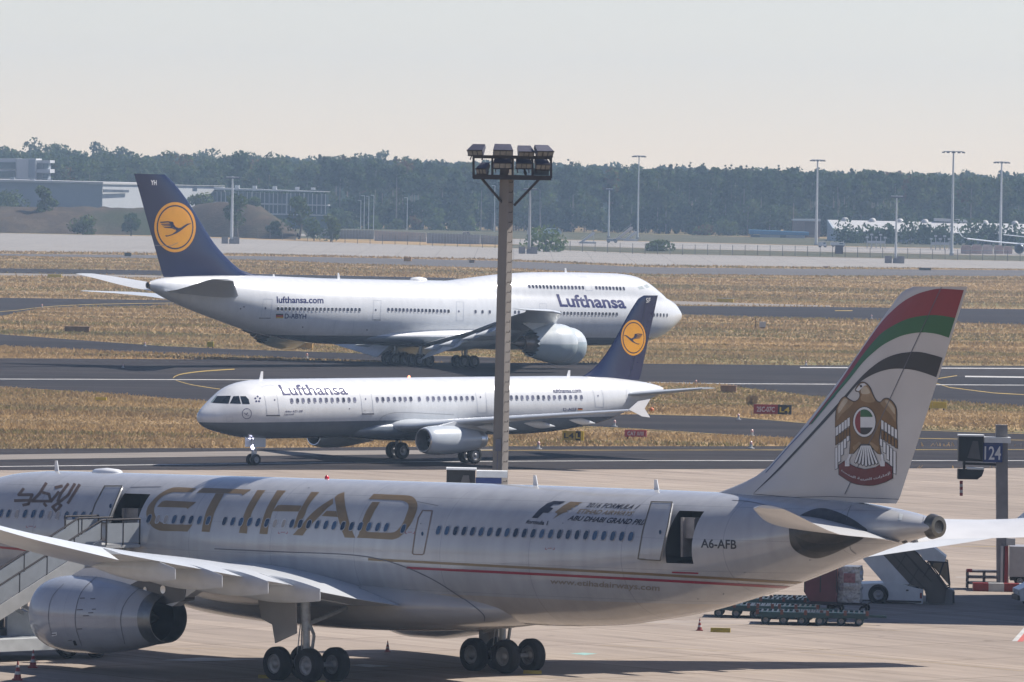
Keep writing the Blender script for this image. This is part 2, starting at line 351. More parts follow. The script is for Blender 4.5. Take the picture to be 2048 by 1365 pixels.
band('scrub_strip', [(1000, 488.5), (1300, 497.5), (1700, 505.5), (2048, 512.5), (2900, 530.5)], [(1000, 495.5), (1300, 507.5), (1700, 515.5), (2048, 522.5), (2900, 539.5)], bpy.data.materials['scrub'], .002)
# painted lines
M_LINEW = mat('line_paint_white', (.46, .45, .43), .7, var=.25, scale=.6); M_LINEY = mat('line_paint_yellow', (.38, .26, .05), .7, var=.3, scale=.6); M_LINEO = mat('line_paint_faded', (.31, .235, .14), .8, var=.3, scale=.4)
def mark(name, path, wpx, m, z):
    mb = MB(); P = [np.array(gnd(*p)[:2]) for p in path]
    Q = [np.array(gnd(p[0], p[1] - wpx / 2)[:2]) for p in path], [np.array(gnd(p[0], p[1] + wpx / 2)[:2]) for p in path]
    n = len(path); mb.add([(*q, z) for q in Q[0]] + [(*q, z) for q in Q[1]], [(i, i + 1, n + i + 1, n + i) for i in range(n - 1)]); return tag(mb.build(name, m), kind='structure')
def stripe(name, path, wid, m, z):
    """a painted line of constant real width along photograph pixels"""
    P = [Vector(gnd(*p)) for p in path]; mb = MB(); vs = []
    for i, p in enumerate(P):
        d = (P[min(i + 1, len(P) - 1)] - P[max(i - 1, 0)]).normalized(); q = Vector((-d.y, d.x, 0)) * wid / 2; vs += [p + q + Vector((0, 0, z)), p - q + Vector((0, 0, z))]
    mb.add(vs, [(2 * i, 2 * i + 1, 2 * i + 3, 2 * i + 2) for i in range(len(P) - 1)]); return tag(mb.build(name, m), kind='structure')
mark('taxiway_centre_line', [(-600, 941), (250, 931), (508, 928), (868, 924), (1300, 922), (2048, 922), (2700, 922)], 1.1, M_LINEW, .016)
mark('taxiway_edge_line', [(960, 901.5), (1300, 901), (2048, 900), (2700, 900)], .8, M_LINEY, .016)
mark('main_taxiway_centre_line', [(-900, 757.5), (0, 758.8), (500, 760.4), (1300, 765.6), (1445, 768), (2048, 771), (2900, 775)], 1.2, M_LINEW, .016)
mark('main_taxiway_edge_line', [(1600, 735.6), (2048, 737.6), (2900, 741)], 1.8, M_LINEW, .016)
mark('turn_off_line', bez([(346, 757), (352, 752.4), (369, 747.7), (410, 742.7), (469, 738.9)], 4), 1.8, M_LINEY, .012)
mark('turn_off_line', bez([(352, 761.5), (381, 769.6), (416, 775.5), (440, 779)], 4), 1.1, M_LINEY, .012)
mark('turn_off_line', [(1800, 775), (1871, 758.4), (1914, 751.8)], 1.4, M_LINEY, .012); mark('turn_off_line', [(1800, 752), (1871, 766.4), (1899, 775.6), (1987, 786.5), (2100, 793)], 1.2, M_LINEY, .012)
mark('white_block_marking', [(1930, 753.5), (2200, 757)], 2.6, M_LINEW, .012)
mark('main_taxiway_edge_line', bez([(0, 774), (220, 789), (430, 805)], 3), .6, M_LINEY, .012)
mark('curve_edge_line', [(1300, 829.5), (1450, 833), (1603, 846), (1800, 859.5), (2048, 868)], .7, M_LINEY, .012); mark('curve_edge_line', [(1161, 853), (1283, 859), (1450, 870), (1590, 879)], .7, M_LINEY, .012); mark('curve_edge_line', [(1700, 875), (2048, 881)], .8, M_LINEY, .012)
mark('cross_taxiway_line', bez([(-200, 629), (0, 624), (88, 614.5), (200, 609), (400, 606)], 3), .8, M_LINEY, .020)
mark('cross_taxiway_line', [(1670, 622), (1705, 622)], 1.2, M_LINEY, .020)
for pth in ([(700, 1241), (1500, 1250), (1800, 1262)], [(1200, 1291), (1480, 1304)], [(1550, 1298), (1660, 1301)], [(1600, 1305), (1850, 1324), (2048, 1343)], [(300, 1297), (560, 1300)]): stripe('apron_guide_line', pth, .16, M_LINEO, .008)
stripe('apron_guide_line', [(1900, 1093), (2048, 1094), (2300, 1096)], .25, M_LINEY, .008); stripe('apron_guide_line', [(1912, 1155), (2048, 1156), (2300, 1158)], .3, M_LINEW, .008)
stripe('apron_guide_line', [(700, 1330), (1010, 1352), (1300, 1362)], .14, M_LINEO, .008)
sheet('stand_marking', [(2024, 1283), (2035, 1283), (2070, 1240), (2062, 1240)], M_LINEW, .008); sheet('stand_marking', [(2034, 1284), (2046, 1284), (2078, 1240), (2071, 1240)], mat('line_paint_red', (.45, .10, .08), .7, var=.2), .008)
sheet('ground_marking_patch', [(322, 1321), (400, 1316), (455, 1318), (520, 1319), (452, 1322), (380, 1323)], M_LINEW, .008); sheet('ground_marking_patch', [(700, 1331), (730, 1329), (780, 1333), (740, 1335)], M_LINEW, .008)
sheet('inlaid_marking', [(1140, 1308), (1165, 1306), (1195, 1308), (1170, 1311)], mat('teal_marking', (.25, .42, .38), .7, var=.2), .008)
sheet('pavement_repair', [(1225, 1243), (1500, 1240), (1660, 1248), (1380, 1252)], mat('darker_concrete', (.295, .247, .21), .9, var=.2, scale=.3), .006)

# ---------------------------------------------------------------- standing dry grass between the paved strips
def inside(poly, x, y):
    c = np.zeros(len(x), bool); n = len(poly)
    for i in range(n):
        x0, y0 = poly[i]; x1, y1 = poly[(i + 1) % n]
        with np.errstate(divide='ignore', invalid='ignore'): c ^= ((y0 > y) != (y1 > y)) & (x < (x1 - x0) * (y - y0) / (y1 - y0 + 1e-12) + x0)
    return c
def npix(X, Y, Z):
    cp, sp = math.cos(PITCH), math.sin(PITCH); v = Z - CAM_H; d = Y * cp - v * sp; u = Y * sp + v * cp
    x, y = F_PX * X / d, -F_PX * u / d; c, s = math.cos(ROLL), math.sin(ROLL); return c * x - s * y + 1024, s * x + c * y + 682.5
def value_noise(X, Y, sx, sy, seed):
    r = np.random.default_rng(seed).random((64, 64)); a, b = (X / sx) % 64, (Y / sy) % 64; i, j = a.astype(int), b.astype(int); f, g = a - i, b - j; f, g = f * f * (3 - 2 * f), g * g * (3 - 2 * g)
    i2, j2 = (i + 1) % 64, (j + 1) % 64; return (r[i, j] * (1 - f) + r[i2, j] * f) * (1 - g) + (r[i, j2] * (1 - f) + r[i2, j2] * f) * g
def grass_field(name, y0, y1, n, h, mats, seed):
    """grass blades in clumps from depth y0 to y1, clear of every paved strip"""
    g = np.random.default_rng(seed); Y = y0 * (y1 / y0) ** g.random(n); X = (g.random(n) - .5) * 2 * (Y * .115)
    px, py = npix(X, Y, np.zeros(n)); ok = np.ones(n, bool)
    for s in STRIPS: ok &= ~inside(s, px, py)
    ok &= value_noise(X, Y, 45, 7, seed + 1) + .5 * g.random(n) > .45
    X, Y = X[ok], Y[ok]; n = len(X); t = .65 * value_noise(X, Y, 80, 9, 5) + .35 * value_noise(X, Y, 14, 3.5, 6); H = h * (.3 + .9 * value_noise(X, Y, 60, 8, seed + 2)) * (.5 + .7 * g.random(n)); W_ = .03 + .10 * g.random(n) * (Y / 600)
    a = g.random(n) * 3.14; dx, dy = np.cos(a) * W_, np.sin(a) * W_ * .4; lx, ly = (g.random(n) - .5) * .5, (g.random(n) - .5) * .35
    V = np.stack([np.stack([X - dx, Y - dy, np.full(n, -.03)], 1), np.stack([X + dx, Y + dy, np.full(n, -.03)], 1), np.stack([X + lx + dx * .25, Y + ly, H], 1), np.stack([X + lx - dx * .3, Y + ly, H * .92], 1)], 1).reshape(-1, 3)
    Fc = np.arange(n * 4).reshape(n, 4); mi = np.clip((t * 1.5 - .30 + .25 * (g.random(n) - .5)) * len(mats), 0, len(mats) - 1).astype(int)
    return tag(link(name, np_mesh(name, V, Fc, mats, mi)), kind='stuff')
MG = [mat('grass_green', (.25, .21, .095), .9, var=.2, scale=.5, leafy=.5), mat('grass_brown', (.32, .23, .122), .9, var=.25, scale=.5, leafy=.5), mat('grass_straw', (.40, .28, .142), .9, var=.2, scale=.5, leafy=.5), mat('grass_gold', (.45, .315, .155), .9, var=.2, scale=.5, leafy=.5)]
grass_field('dry_grass', 476, 820, 360000, .27, MG, 11); grass_field('dry_grass', 820, 1560, 330000, .34, MG, 12)
def weeds(spots):
    for i, (px, py, w_, h, c) in enumerate(spots):
        p = gnd(px, py); g = np.random.default_rng(100 + i); n = 46 if w_ < 2 else 260; X = g.normal(0, w_ * .28, n); Yv = g.normal(0, w_ * .3, n); H = h * (.4 + .6 * g.random(n)); a = g.random(n) * 3.14; r = .035
        V = np.stack([np.stack([X - r * np.cos(a), Yv - r * np.sin(a), 0 * X], 1), np.stack([X + r * np.cos(a), Yv + r * np.sin(a), 0 * X], 1), np.stack([X * 1.3 + .12, Yv * 1.3, H], 1), np.stack([X * 1.3 - .1, Yv * 1.3, H * .8], 1)], 1).reshape(-1, 3)
        o = link('weed_clump', np_mesh('weed_clump', V, np.arange(n * 4).reshape(n, 4), MG[c])); o.location = p; tag(o, WEED_LABEL[c], 'weed', 'weed clumps in the dry grass')
WEED_LABEL = {0: 'low green weed clump in the dry grass', 1: 'tall brown dried weed clump rising above the straw grass'}
weeds([(1503, 812, .6, 1.0, 1)])
# ---------------------------------------------------------------- airframe helpers (local frame: +x nose, +y port, z up, origin on the ground between the main gear)
def pchip(x, y, q):
    x, y, q = np.asarray(x, float), np.asarray(y, float), np.asarray(q, float)
    h = np.diff(x); d = np.diff(y) / h; m = np.zeros(len(x)); m[0], m[-1] = d[0], d[-1]
    for i in range(1, len(x) - 1):
        if d[i - 1] * d[i] > 0: w1, w2 = 2 * h[i] + h[i - 1], h[i] + 2 * h[i - 1]; m[i] = (w1 + w2) / (w1 / d[i - 1] + w2 / d[i])
    i = np.clip(np.searchsorted(x, q) - 1, 0, len(h) - 1); t = (q - x[i]) / h[i]
    return y[i] * (1 + 2 * t) * (1 - t) ** 2 + h[i] * m[i] * t * (1 - t) ** 2 + y[i + 1] * t * t * (3 - 2 * t) + h[i] * m[i + 1] * t * t * (t - 1)
def fuselage(secs, s0, upper=None, n=44):
    """secs: (s, top, bottom, half width); upper: a second, narrower lobe (s, top, centre, half width)"""
    a = np.array(secs, float); L = a[-1, 0]; q = np.sqrt(a[:, 0])
    S = np.concatenate([np.linspace(0, 1, 40) ** 2 * 9, np.arange(9.8, a[-1, 0] - .4, .8), np.linspace(a[-1, 0] - .3, a[-1, 0], 4)])
    T, B, H = (pchip(q, a[:, k], np.sqrt(S)) for k in (1, 2, 3))
    if upper: u = np.array(upper, float); UT, UC, UH = (pchip(u[:, 0], u[:, k], S) for k in (1, 2, 3))
    mb = MB(); rings = []
    for i, s in enumerate(S):
        top = T[i]; on = upper and u[0, 0] <= s <= u[-1, 0]
        if on: top = max(top, UT[i])
        t = np.linspace(0, np.pi, n + 1); mid, half = (top + B[i]) / 2, (top - B[i]) / 2
        z = mid + half * np.cos(t); hm, hh = (T[i] + B[i]) / 2, (T[i] - B[i]) / 2
        w_ = H[i] * np.sqrt(np.clip(1 - ((z - hm) / hh) ** 2, 0, None))
        if on:
            r = UT[i] - UC[i]; w2 = UH[i] * np.sqrt(np.clip(1 - (np.clip((z - UC[i]) / r, -.75, 1)) ** 2, 0, None)); w2[z < UC[i] - .75 * r] = 0
            k = 0.12; mx = np.maximum(w_, w2); w_ = mx + k * np.exp(-np.abs(w_ - w2) / k) * .35 * (np.minimum(w_, w2) > .3)
            w_[0] = w_[-1] = 0
        ring = [Vector((s0 - s, w_[j], z[j])) for j in range(n + 1)] + [Vector((s0 - s, -w_[j], z[j])) for j in range(n - 1, 0, -1)]
        rings.append(ring)
    mb.loft(rings); return mb
CS = 0.5 * (1 - np.cos(np.linspace(0, np.pi, 15)))
def nthick(c): return 5 * (0.2969 * np.sqrt(c) - 0.126 * c - 0.3516 * c ** 2 + 0.2843 * c ** 3 - 0.1030 * c ** 4)
def foil_ring(fn, tc, camber=0.0, c0=0.0, c1=1.0):
    """fn(chord fraction, thickness offset in chords) -> point"""
    cs = c0 + (c1 - c0) * CS; up = [(c, tc * nthick(c) + camber * 4 * c * (1 - c)) for c in cs]; lo = [(c, -tc * nthick(c) * .9 + camber * 4 * c * (1 - c)) for c in cs]
    return [fn(*p) for p in up] + [fn(*p) for p in lo[::-1][:-1]]
def wing(secs, side, s0, c0=0.0, c1=1.0, drop=0.0, dz=0.0, sub=4):
    """secs: (y, s of leading edge, chord, z of leading edge, thickness, twist deg)"""
    a = np.array(secs, float); ys = np.concatenate([np.linspace(a[i, 0], a[i + 1, 0], sub, endpoint=False) for i in range(len(a) - 1)] + [[a[-1, 0]]])
    mb = MB(); rings = []
    for y in ys:
        s, ch, z, tc, tw = (np.interp(y, a[:, 0], a[:, k]) for k in range(1, 6))
        if len(a) > 3: z = pchip(a[:, 0], a[:, 3], [y])[0]
        cw, sw = math.cos(R(tw)), math.sin(R(tw)); cd_, sd_ = math.cos(R(drop)), math.sin(R(drop))
        def fn(c, t):
            if c > c0 and drop: dc = (c - c0); c, t = c0 + dc * cd_ + t * sd_, t * cd_ - dc * sd_
            return Vector((s0 - (s + ch * (c * cw + t * sw)), side * y, z + ch * (t * cw - c * sw) + dz))
        rings.append(foil_ring(fn, tc, .012, c0, c1))
    if side < 0: rings = [r[::-1] for r in rings]
    mb.loft(rings); return mb
def vfin(le, te, s0, tc, zs=None, c0=0.0, c1=1.0, y0=0.0, hy=None):
    """upright fin: le and te are lists of (z, s)"""
    zl, sl = zip(*le); zt, st = zip(*te); zs = zs if zs is not None else np.linspace(zl[0], zl[-1], 26); mb = MB(); rings = []
    for z in zs:
        a, b = pchip(zl, sl, [z])[0], np.interp(z, zt, st)
        k = np.interp(z, [zl[0], zl[-1]], [1.0, .8]); th = tc * k * min(1.0, (np.interp(z, zt, st) - sl[-1] + 20) / (b - a + 1e-6) if False else 1.0)
        th = min(th, .85 / (b - a))
        rings.append(foil_ring(lambda c, t: Vector((s0 - (a + (b - a) * c), y0 + (b - a) * t, z)), th, 0, c0, c1))
    mb.loft(rings); return mb
def tyre_mesh(name, r, w_, m):
    mb = MB(); mb.k = 0
    mb.lathe([(-w_ * .36, r * .55), (-w_ * .47, r * .62), (-w_ / 2, r * .8), (-w_ * .43, r * .94), (-w_ * .3, r * .992), (-w_ * .1, r), (-w_ * .09, r * .985), (w_ * .09, r * .985), (w_ * .1, r), (w_ * .3, r * .992), (w_ * .43, r * .94), (w_ / 2, r * .8), (w_ * .47, r * .62), (w_ * .36, r * .55)], axis='Y', n=36)
    mb.k = 1
    for sg in (-1, 1):
        mb.lathe([(sg * w_ * .38, r * .57), (sg * w_ * .40, r * .52), (sg * w_ * .28, r * .48), (sg * w_ * .24, r * .3), (sg * w_ * .36, r * .2), (sg * w_ * .42, r * .13), (sg * w_ * .42, .001)], axis='Y', n=24)
        for k in range(8):
            t = 2 * math.pi * k / 8; mb.lathe([(sg * w_ * .25, r * .045), (sg * w_ * .29, r * .04), (sg * w_ * .29, .001)], (math.cos(t) * r * .38, 0, math.sin(t) * r * .38), 'Y', 6)
    return mb.mesh(name, [m, M_RIM], 40)
def landing_gear(root, name, c, wheels, r, w_, top, strut=.2, side=1, brace=None):
    """one leg: wheels at (dx, dy) about c=(x, y); top = attachment point"""
    x, y = c; mb = MB(); mb.tube([(x, y, r * 1.02), (x, y, r + (top[2] - r) * .45)], strut * .72, 14)
    mb.tube([(x, y, r + (top[2] - r) * .42), top], strut, 14); mb.tube([(x, y, r * .75), (x, y, r * 1.3)], strut * 1.25, 12)
    dxs = sorted({d[0] for d in wheels})
    if len(dxs) > 1: mb.tube([(x + dxs[0], y, r), (x + dxs[-1], y, r)], strut * .7, 10)
    for dx in dxs:
        yy = [d[1] for d in wheels if d[0] == dx]; mb.tube([(x + dx, y + min(yy), r), (x + dx, y + max(yy), r)], strut * .5, 10)
    zt = r + (top[2] - r) * .5
    mb.bar((x - strut * 2.4, y, zt * .82), (x - strut, y, zt), .07, .12); mb.bar((x - strut * 2.4, y, zt * .82), (x - strut * 1.2, y, r * 1.15), .07, .12)
    mb.bar((x + strut * 1.6, y, r * 1.3), (x + strut * 1.2, y, top[2] * .8), .05); mb.tube([(x + strut * 1.3, y + .1, zt), (x + strut * 2.2, y + .12, r * 1.6), (x + strut * 1.2, y, r * 1.1)], .025, 6)
    if brace: mb.tube([(x, y, zt), brace], strut * .5, 8)
    g = mb.build(name, M_STRUT, root, 40); tm = tyre_mesh('wheel', r, w_, M_TYRE)
    for dx, dy in wheels:
        o = link('wheel', tm, g); o.location = (x + dx, y + dy, r)
    return g
def win_mesh(name, w_, h, mats, depth=.02):
    """an oval cabin window: rim and pane"""
    def oval(a, b, z, n=20): return [Vector((a * math.copysign(abs(math.cos(t)) ** .72, math.cos(t)), b * math.copysign(abs(math.sin(t)) ** .72, math.sin(t)), z)) for t in [2 * math.pi * k / n for k in range(n)]]
    mb = MB(); r0, r1, r2 = oval(w_ / 2 + .03, h / 2 + .03, 0), oval(w_ / 2 + .015, h / 2 + .015, depth), oval(w_ / 2, h / 2, depth * .4)
    mb.k = 0; mb.loft([r0, r1, r2], False); mb.k = 1; mb.add(r2, [tuple(range(20))]); return mb.mesh(name, mats)
def windows(skin, root, me, pts, along, name='window'):
    for px, py in pts:
        Mx = skin.frame(px, py, along)
        if Mx is not None:
            o = link(name, me, root); o.matrix_local = skin.Mi @ Mx
def lin(a, b, n): return [(a[0] + (b[0] - a[0]) * i / (n - 1), a[1] + (b[1] - a[1]) * i / (n - 1)) for i in range(n)]
def nacelle(root, c, s_in, s_out, prof, s0, mats, inner, name='engine'):
    """c=(y,z) of the axis; prof: (fraction of length from inlet, radius) of the cowl; inner: list of (material index, profile in metres from inlet)"""
    L = s_out - s_in; mb = MB(); f = np.linspace(0, 1, 28); pr = pchip([p[0] for p in prof], [p[1] for p in prof], f)
    mb.k = 0; mb.lathe([(s0 - s_in - L * a, r) for a, r in zip(f, pr)], (0, c[0], c[1]), 'X', 56)
    r0 = pr[0]; mb.k = 1; mb.lathe([(s0 - s_in - L * f[0], r0), (s0 - s_in + .07, r0 - .05), (s0 - s_in + .06, r0 - .11), (s0 - s_in - .25, r0 - .2), (s0 - s_in - .9, r0 - .17)], (0, c[0], c[1]), 'X', 56)
    for k, p in inner: mb.k = k; mb.lathe([(s0 - s_in - a, r) for a, r in p], (0, c[0], c[1]), 'X', 48)
    return mb.build(name, mats, root, 35)

M_TYRE = mat('tyre_rubber', (.007, .007, .008), .8, var=.2, scale=6); M_RIM = mat('wheel_metal', (.28, .28, .29), .45, .6, .2, 8)
M_STRUT = mat('gear_metal', (.36, .37, .38), .4, .35, .25, 5); M_WHITE = mat('white_paint', (.72, .73, .74), .28, var=.06, scale=1.2, coat=.3)
M_GREY = mat('grey_paint', (.40, .42, .43), .32, var=.08, scale=1.2, coat=.2); M_METAL = mat('bare_metal', (.55, .55, .56), .3, .9, .15, 3)
M_DARK = mat('dark_interior', (.012, .012, .014), .7, var=.1); M_SEAM = mat('seam_line', (.10, .10, .12), .6, var=.05)  # M_DARK: near-black colour paints the shade inside openings
M_GLASS = mat('cabin_glass', (.02, .045, .085), .08, var=.25, scale=9, each=.55); M_LGLASS = mat('shaded_cabin_glass', (.10, .10, .135), .12, var=.3, scale=7, each=.5)
M_COCKPIT = mat('cockpit_glass', (.012, .016, .022), .05, var=.05); M_NAVY = mat('navy_paint', (.009, .014, .055), .22, var=.06, scale=1.0, coat=.3)
M_YEL = mat('emblem_yellow', (.66, .29, .015), .3, var=.06, scale=1.5); M_LOGO = mat('navy_lettering', (.012, .014, .095), .55, var=.05, spec=.2)
M_HOT = mat('heat_stained_metal', (.22, .17, .13), .38, .8, .35, 4); M_BLACKP = mat('black_paint', (.012, .012, .014), .4, var=.05)

# ================================================================ the near airliner with the gold lettering
def airliner_gold():
    s0 = 32.05; hd = 2.30524
    P0 = Vector((-25.577 - s0 * math.cos(hd), 300.206 - s0 * math.sin(hd), 0))
    root = thing('airliner', 'nearest white wide-body airliner with gold lettering and an eagle emblem on its striped tail', 'airliner', P0, hd, pitch=.028)
    M = Matrix.Translation(P0) @ Euler((0, .028, hd)).to_matrix().to_4x4(); fwd = (M.to_3x3() @ Vector((1, 0, 0)))
    body = split_mat('pearl_paint_ground_bounce', (.385, .385, .39), (.42, .375, .325), 3.6, .2, .24, 2.65, .84)  # lower hull tinted beige: the ground's reflection is put into the paint
    mb = fuselage([(0, 4.6, 4.5, .05), (.5, 5.35, 3.75, .8), (1.5, 6.15, 3.15, 1.5), (3, 6.95, 2.75, 2.1), (5, 7.62, 2.5, 2.55), (7, 7.92, 2.42, 2.75), (9.5, 8.02, 2.4, 2.82), (25, 8.02, 2.4, 2.82), (41, 8.0, 2.4, 2.82), (45, 7.98, 2.55, 2.82), (47, 7.97, 2.8, 2.79), (49.4, 7.95, 3.16, 2.68), (52.2, 7.92, 3.8, 2.45), (55, 7.87, 4.56, 2.12), (57.65, 7.75, 5.38, 1.72), (60.3, 7.5, 6.12, 1.18), (61.8, 7.25, 6.48, .72), (62.5, 7.08, 6.64, .4)], s0)
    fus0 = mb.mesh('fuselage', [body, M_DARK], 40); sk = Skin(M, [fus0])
    # doorways cut as real recesses
    fo = link('fuselage', fus0, root)
    for quad in (((1352, 1022), (1405, 1023), (1391, 1128), (1340, 1127)), ((247, 987), (298, 989), (276, 1052), (224, 1051))):
        h = [sk.Mi @ sk.hit(*q)[0] for q in quad]; x0 = (h[0].x + h[3].x) / 2; x1 = (h[1].x + h[2].x) / 2
        cb = MB(); cb.b2((min(x0, x1), 1.15, (h[2].z + h[3].z) / 2), (max(x0, x1), 3.3, (h[0].z + h[1].z) / 2)); cm = cb.mesh('cutter', [body, M_DARK]); cm.polygons.foreach_set('material_index', [1] * 6)
        co = link('cutter', cm); fo.parent = None; bo = fo.modifiers.new('doorway', 'BOOLEAN'); bo.operation = 'DIFFERENCE'; bo.object = co; bo.solver = 'EXACT'
        dg = bpy.context.evaluated_depsgraph_get(); dg.update(); me = bpy.data.meshes.new_from_object(fo.evaluated_get(dg)); fo.modifiers.clear(); fo.data = me; bpy.data.objects.remove(co)
    fo.parent = root; fo.name = 'fuselage'
    # belly fairing over the wing box
    fb = MB(); rings = []
    for s in np.linspace(18.5, 40.5, 34):
        k = math.sin(math.pi * min(1, max(0, (s - 18.5) / 22))) ** .42; zt, zb, hw = 3.3 + .9 * k, 2.75 - .88 * k, 1.2 + 1.86 * k
        rings.append([Vector((s0 - s, hw * math.copysign(abs(math.cos(t)) ** .8, math.cos(t)), (zt + zb) / 2 + (zt - zb) / 2 * math.copysign(abs(math.sin(t)) ** .85, math.sin(t)))) for t in [2 * math.pi * i / 48 for i in range(48)]])
    fb.loft(rings); fairing = mat('belly_fairing_paint', (.38, .355, .33), .22, var=.08, scale=.8, coat=.3); bf = fb.mesh('belly_fairing', fairing, 50); link('belly_fairing', bf, root)
    # wings
    wsec = [(1.2, 20.0, 13.6, 3.75, .14, 2), (2.9, 21.6, 13.5, 3.62, .135, 2), (6, 23.6, 11.4, 4.0, .125, 2), (9.4, 25.9, 9.9, 4.45, .115, 1.5), (14.5, 29.1, 7.5, 5.05, .11, 1), (20, 32.6, 5.4, 5.75, .105, 0), (25, 35.8, 3.9, 6.5, .1, -.5), (28.6, 38.1, 2.7, 7.15, .1, -1)]
    wp = mat('wing_paint', (.56, .58, .60), .3, var=.08, scale=.9, coat=.15)
    wing_port = wsec; sag = lambda secs, k: [(q[0], q[1], q[2], q[3] - k * q[0], q[4], q[5]) for q in secs]
    for sd_ in (1, -1):
        wsec = wing_port if sd_ > 0 else sag(wing_port, .05)     # the far wing, heavy with fuel, droops
        wo = link('wing', wing(wsec, sd_, s0, 0, .8).mesh('wing', wp, 40), root)
        a = np.array(wsec)
        def piece(nm, y0, y1, drop, dz=0.0):
            sec = [tuple([y] + [np.interp(y, a[:, 0], a[:, k]) for k in range(1, 6)]) for y in np.linspace(y0, y1, 4)]
            link(nm, wing(sec, sd_, s0, .79, 1.0, drop, dz).mesh(nm, wp, 40), wo)
        piece('flap', 2.95, 9.3, 1.5); piece('flap', 9.45, 19.6, 1.5); piece('aileron', 19.75, 28.0, 14)
        # winglet
        wl = MB(); rings = []
        for k in range(7):
            t = k / 6; y = 28.6 + .9 * math.sin(t * 1.3); z = wsec[-1][3] + 2.3 * t * t; s = 38.1 + 2.2 * t; ch = 2.7 * (1 - .62 * t)
            rings.append(foil_ring(lambda c, th: Vector((s0 - (s + ch * c), sd_ * (y + ch * th * t), z + ch * th * (1 - t))), .1))
        wl.loft(rings); wl.build('winglet', wp, wo, 40)
        # flap track fairings
        for y, sa, L, r in ((9.0, 29.7, 7.5, .42), (12.1, 30.8, 6.9, .42), (14.6, 31.8, 6.1, .40), (17.2, 33.0, 5.2, .36)):
            z = np.interp(y, a[:, 0], a[:, 3]) - .40; fm = MB(); rg = []
            for t in np.linspace(0, 1, 15):
                rr = r * (math.sin(math.pi * min(.5, t * .8)) if t < .625 else 1 - .55 * ((t - .625) / .375) ** 1.6) + .01
                zz = z - .22 * t * L / 6
                rg.append([Vector((s0 - (sa + L * t), sd_ * y + rr * (.62 - .5 * max(0, t - .6)/.4) * math.cos(u), zz + rr * 1.25 * math.sin(u) + (rr * .2))) for u in [2 * math.pi * i / 14 for i in range(14)]])
            fm.loft(rg); fm.build('flap_track_fairing', mat('fairing_paint', (.48, .50, .52), .32, var=.1, scale=1.5, coat=.1), wo, 50)
    sk2 = Skin(M, [fus0, bf])
    # engines
    ring = mat('nozzle_ring', (.16, .17, .18), .35, .7, .2, 3)
    npaint = split_mat('nacelle_paint', (.34, .36, .40), (.34, .36, .40), -99, .22, .10, 1.45)
    for sd_ in (1, -1):
        e = nacelle(root, (sd_ * 9.37, 2.53), 20.75, 28.15, [(0, 1.38), (.05, 1.5), (.2, 1.6), (.38, 1.6), (.6, 1.46), (.8, 1.22), (.93, 1.04), (1, .97)], s0, [npaint, M_METAL, ring, M_DARK],
                    [(2, [(6.72, 1.078), (6.78, 1.072), (7.4, .985), (7.4, .95), (6.5, .98)]), (3, [(6.55, .975), (5.2, 1.05), (4.6, .6), (4.4, .01)]), (3, [(4.6, .62), (5.6, .5), (6.4, .22), (6.8, .02)]), (3, [(.9, 1.2), (1.1, 1.2), (1.12, .01)]), (2, [(.55, .02), (.7, .2), (1.1, .38)])])
        if sd_ > 0:
            ns = Skin(M, [e.data])
            ns.line('cowl_seam', [(bez([(280, 1176), (258, 1196), (244, 1222), (242, 1250), (250, 1288)], 4), False), (bez([(196, 1152), (165, 1182), (152, 1220), (152, 1255), (164, 1292)], 4), False)], 1.2, M_SEAM, e, .012)
            ns.line('cowl_seam', [(bez([(128, 1168), (104, 1196), (97, 1235), (104, 1270)], 4), False)], .8, M_SEAM, e, .012)
            for x, y, w_ in ((165, 1197, 5), (186, 1198, 5), (160, 1220, 6), (188, 1219, 4), (172, 1232, 6), (182, 1226, 5), (160, 1258, 5), (108, 1269, 4), (140, 1281, 4)): ns.poly('cowl_latch', [[(x - w_, y - .7), (x + w_, y - 1.3), (x + w_, y + .9), (x - w_, y + 1.2)]], M_SEAM, e, .014)
            ns.poly('cowl_vent', [[(146, 1282), (151, 1281), (155, 1291), (149, 1291)]], M_DARK, e, .014); ns.poly('cowl_label', [[(104, 1266), (114, 1264), (114, 1271), (104, 1273)]], M_WHITE, e, .012)
        py = MB(); prof = [(20.9 + 1.1, 4.05), (22.9, 4.42), (25.2, 4.62), (28.5, 4.45), (31.6, 4.2), (30.2, 3.75), (28.7, 3.05), (27.2, 3.3), (24.5, 3.7), (22.6, 3.95)]
        py.prism(prof, -.24, .24, lambda u, v, t: Vector((s0 - u, sd_ * 9.37 + t, v))); py.build('pylon', wp, e, 30)
        pd = MB(); prof2 = [(25.4, 3.62), (26.6, 4.05), (28.6, 4.1), (29.6, 3.85), (29.5, 3.32), (28.3, 3.12), (26.9, 3.3)]
        pd.prism(prof2, -.265, .265, lambda u, v, t: Vector((s0 - u, sd_ * 9.37 + t, v))); pd.k = 1
        for u, v, r in ((27.0, 3.68, .11), (28.15, 3.72, .17)): pd.lathe([(-.285, r), (-.27, .001)], (s0 - u, sd_ * 9.37, v), 'Y', 14); pd.lathe([(.285, r), (.27, .001)], (s0 - u, sd_ * 9.37, v), 'Y', 14)
        pd.build('pylon_panel', [mat('dark_pylon_panel', (.055, .055, .06), .4, var=.15), M_METAL], e, 30)
        sg = MB(); sg.prism([(22.0, 3.1), (23.4, 3.6), (23.6, 2.9)], -.02, .02, lambda u, v, t: Vector((s0 - u, sd_ * (9.37 - 1.5) + t, v))); sg.build('strake', npaint, e)
    # tail fin
    le = [(7.70, 49.6), (7.98, 50.75), (8.35, 52.0), (8.75, 53.0), (9.6, 54.15), (12, 56.85), (15.3, 60.15), (15.75, 60.65), (15.92, 61.2)]; te = [(7.70, 60.3), (7.98, 60.5), (15.92, 64.05)]
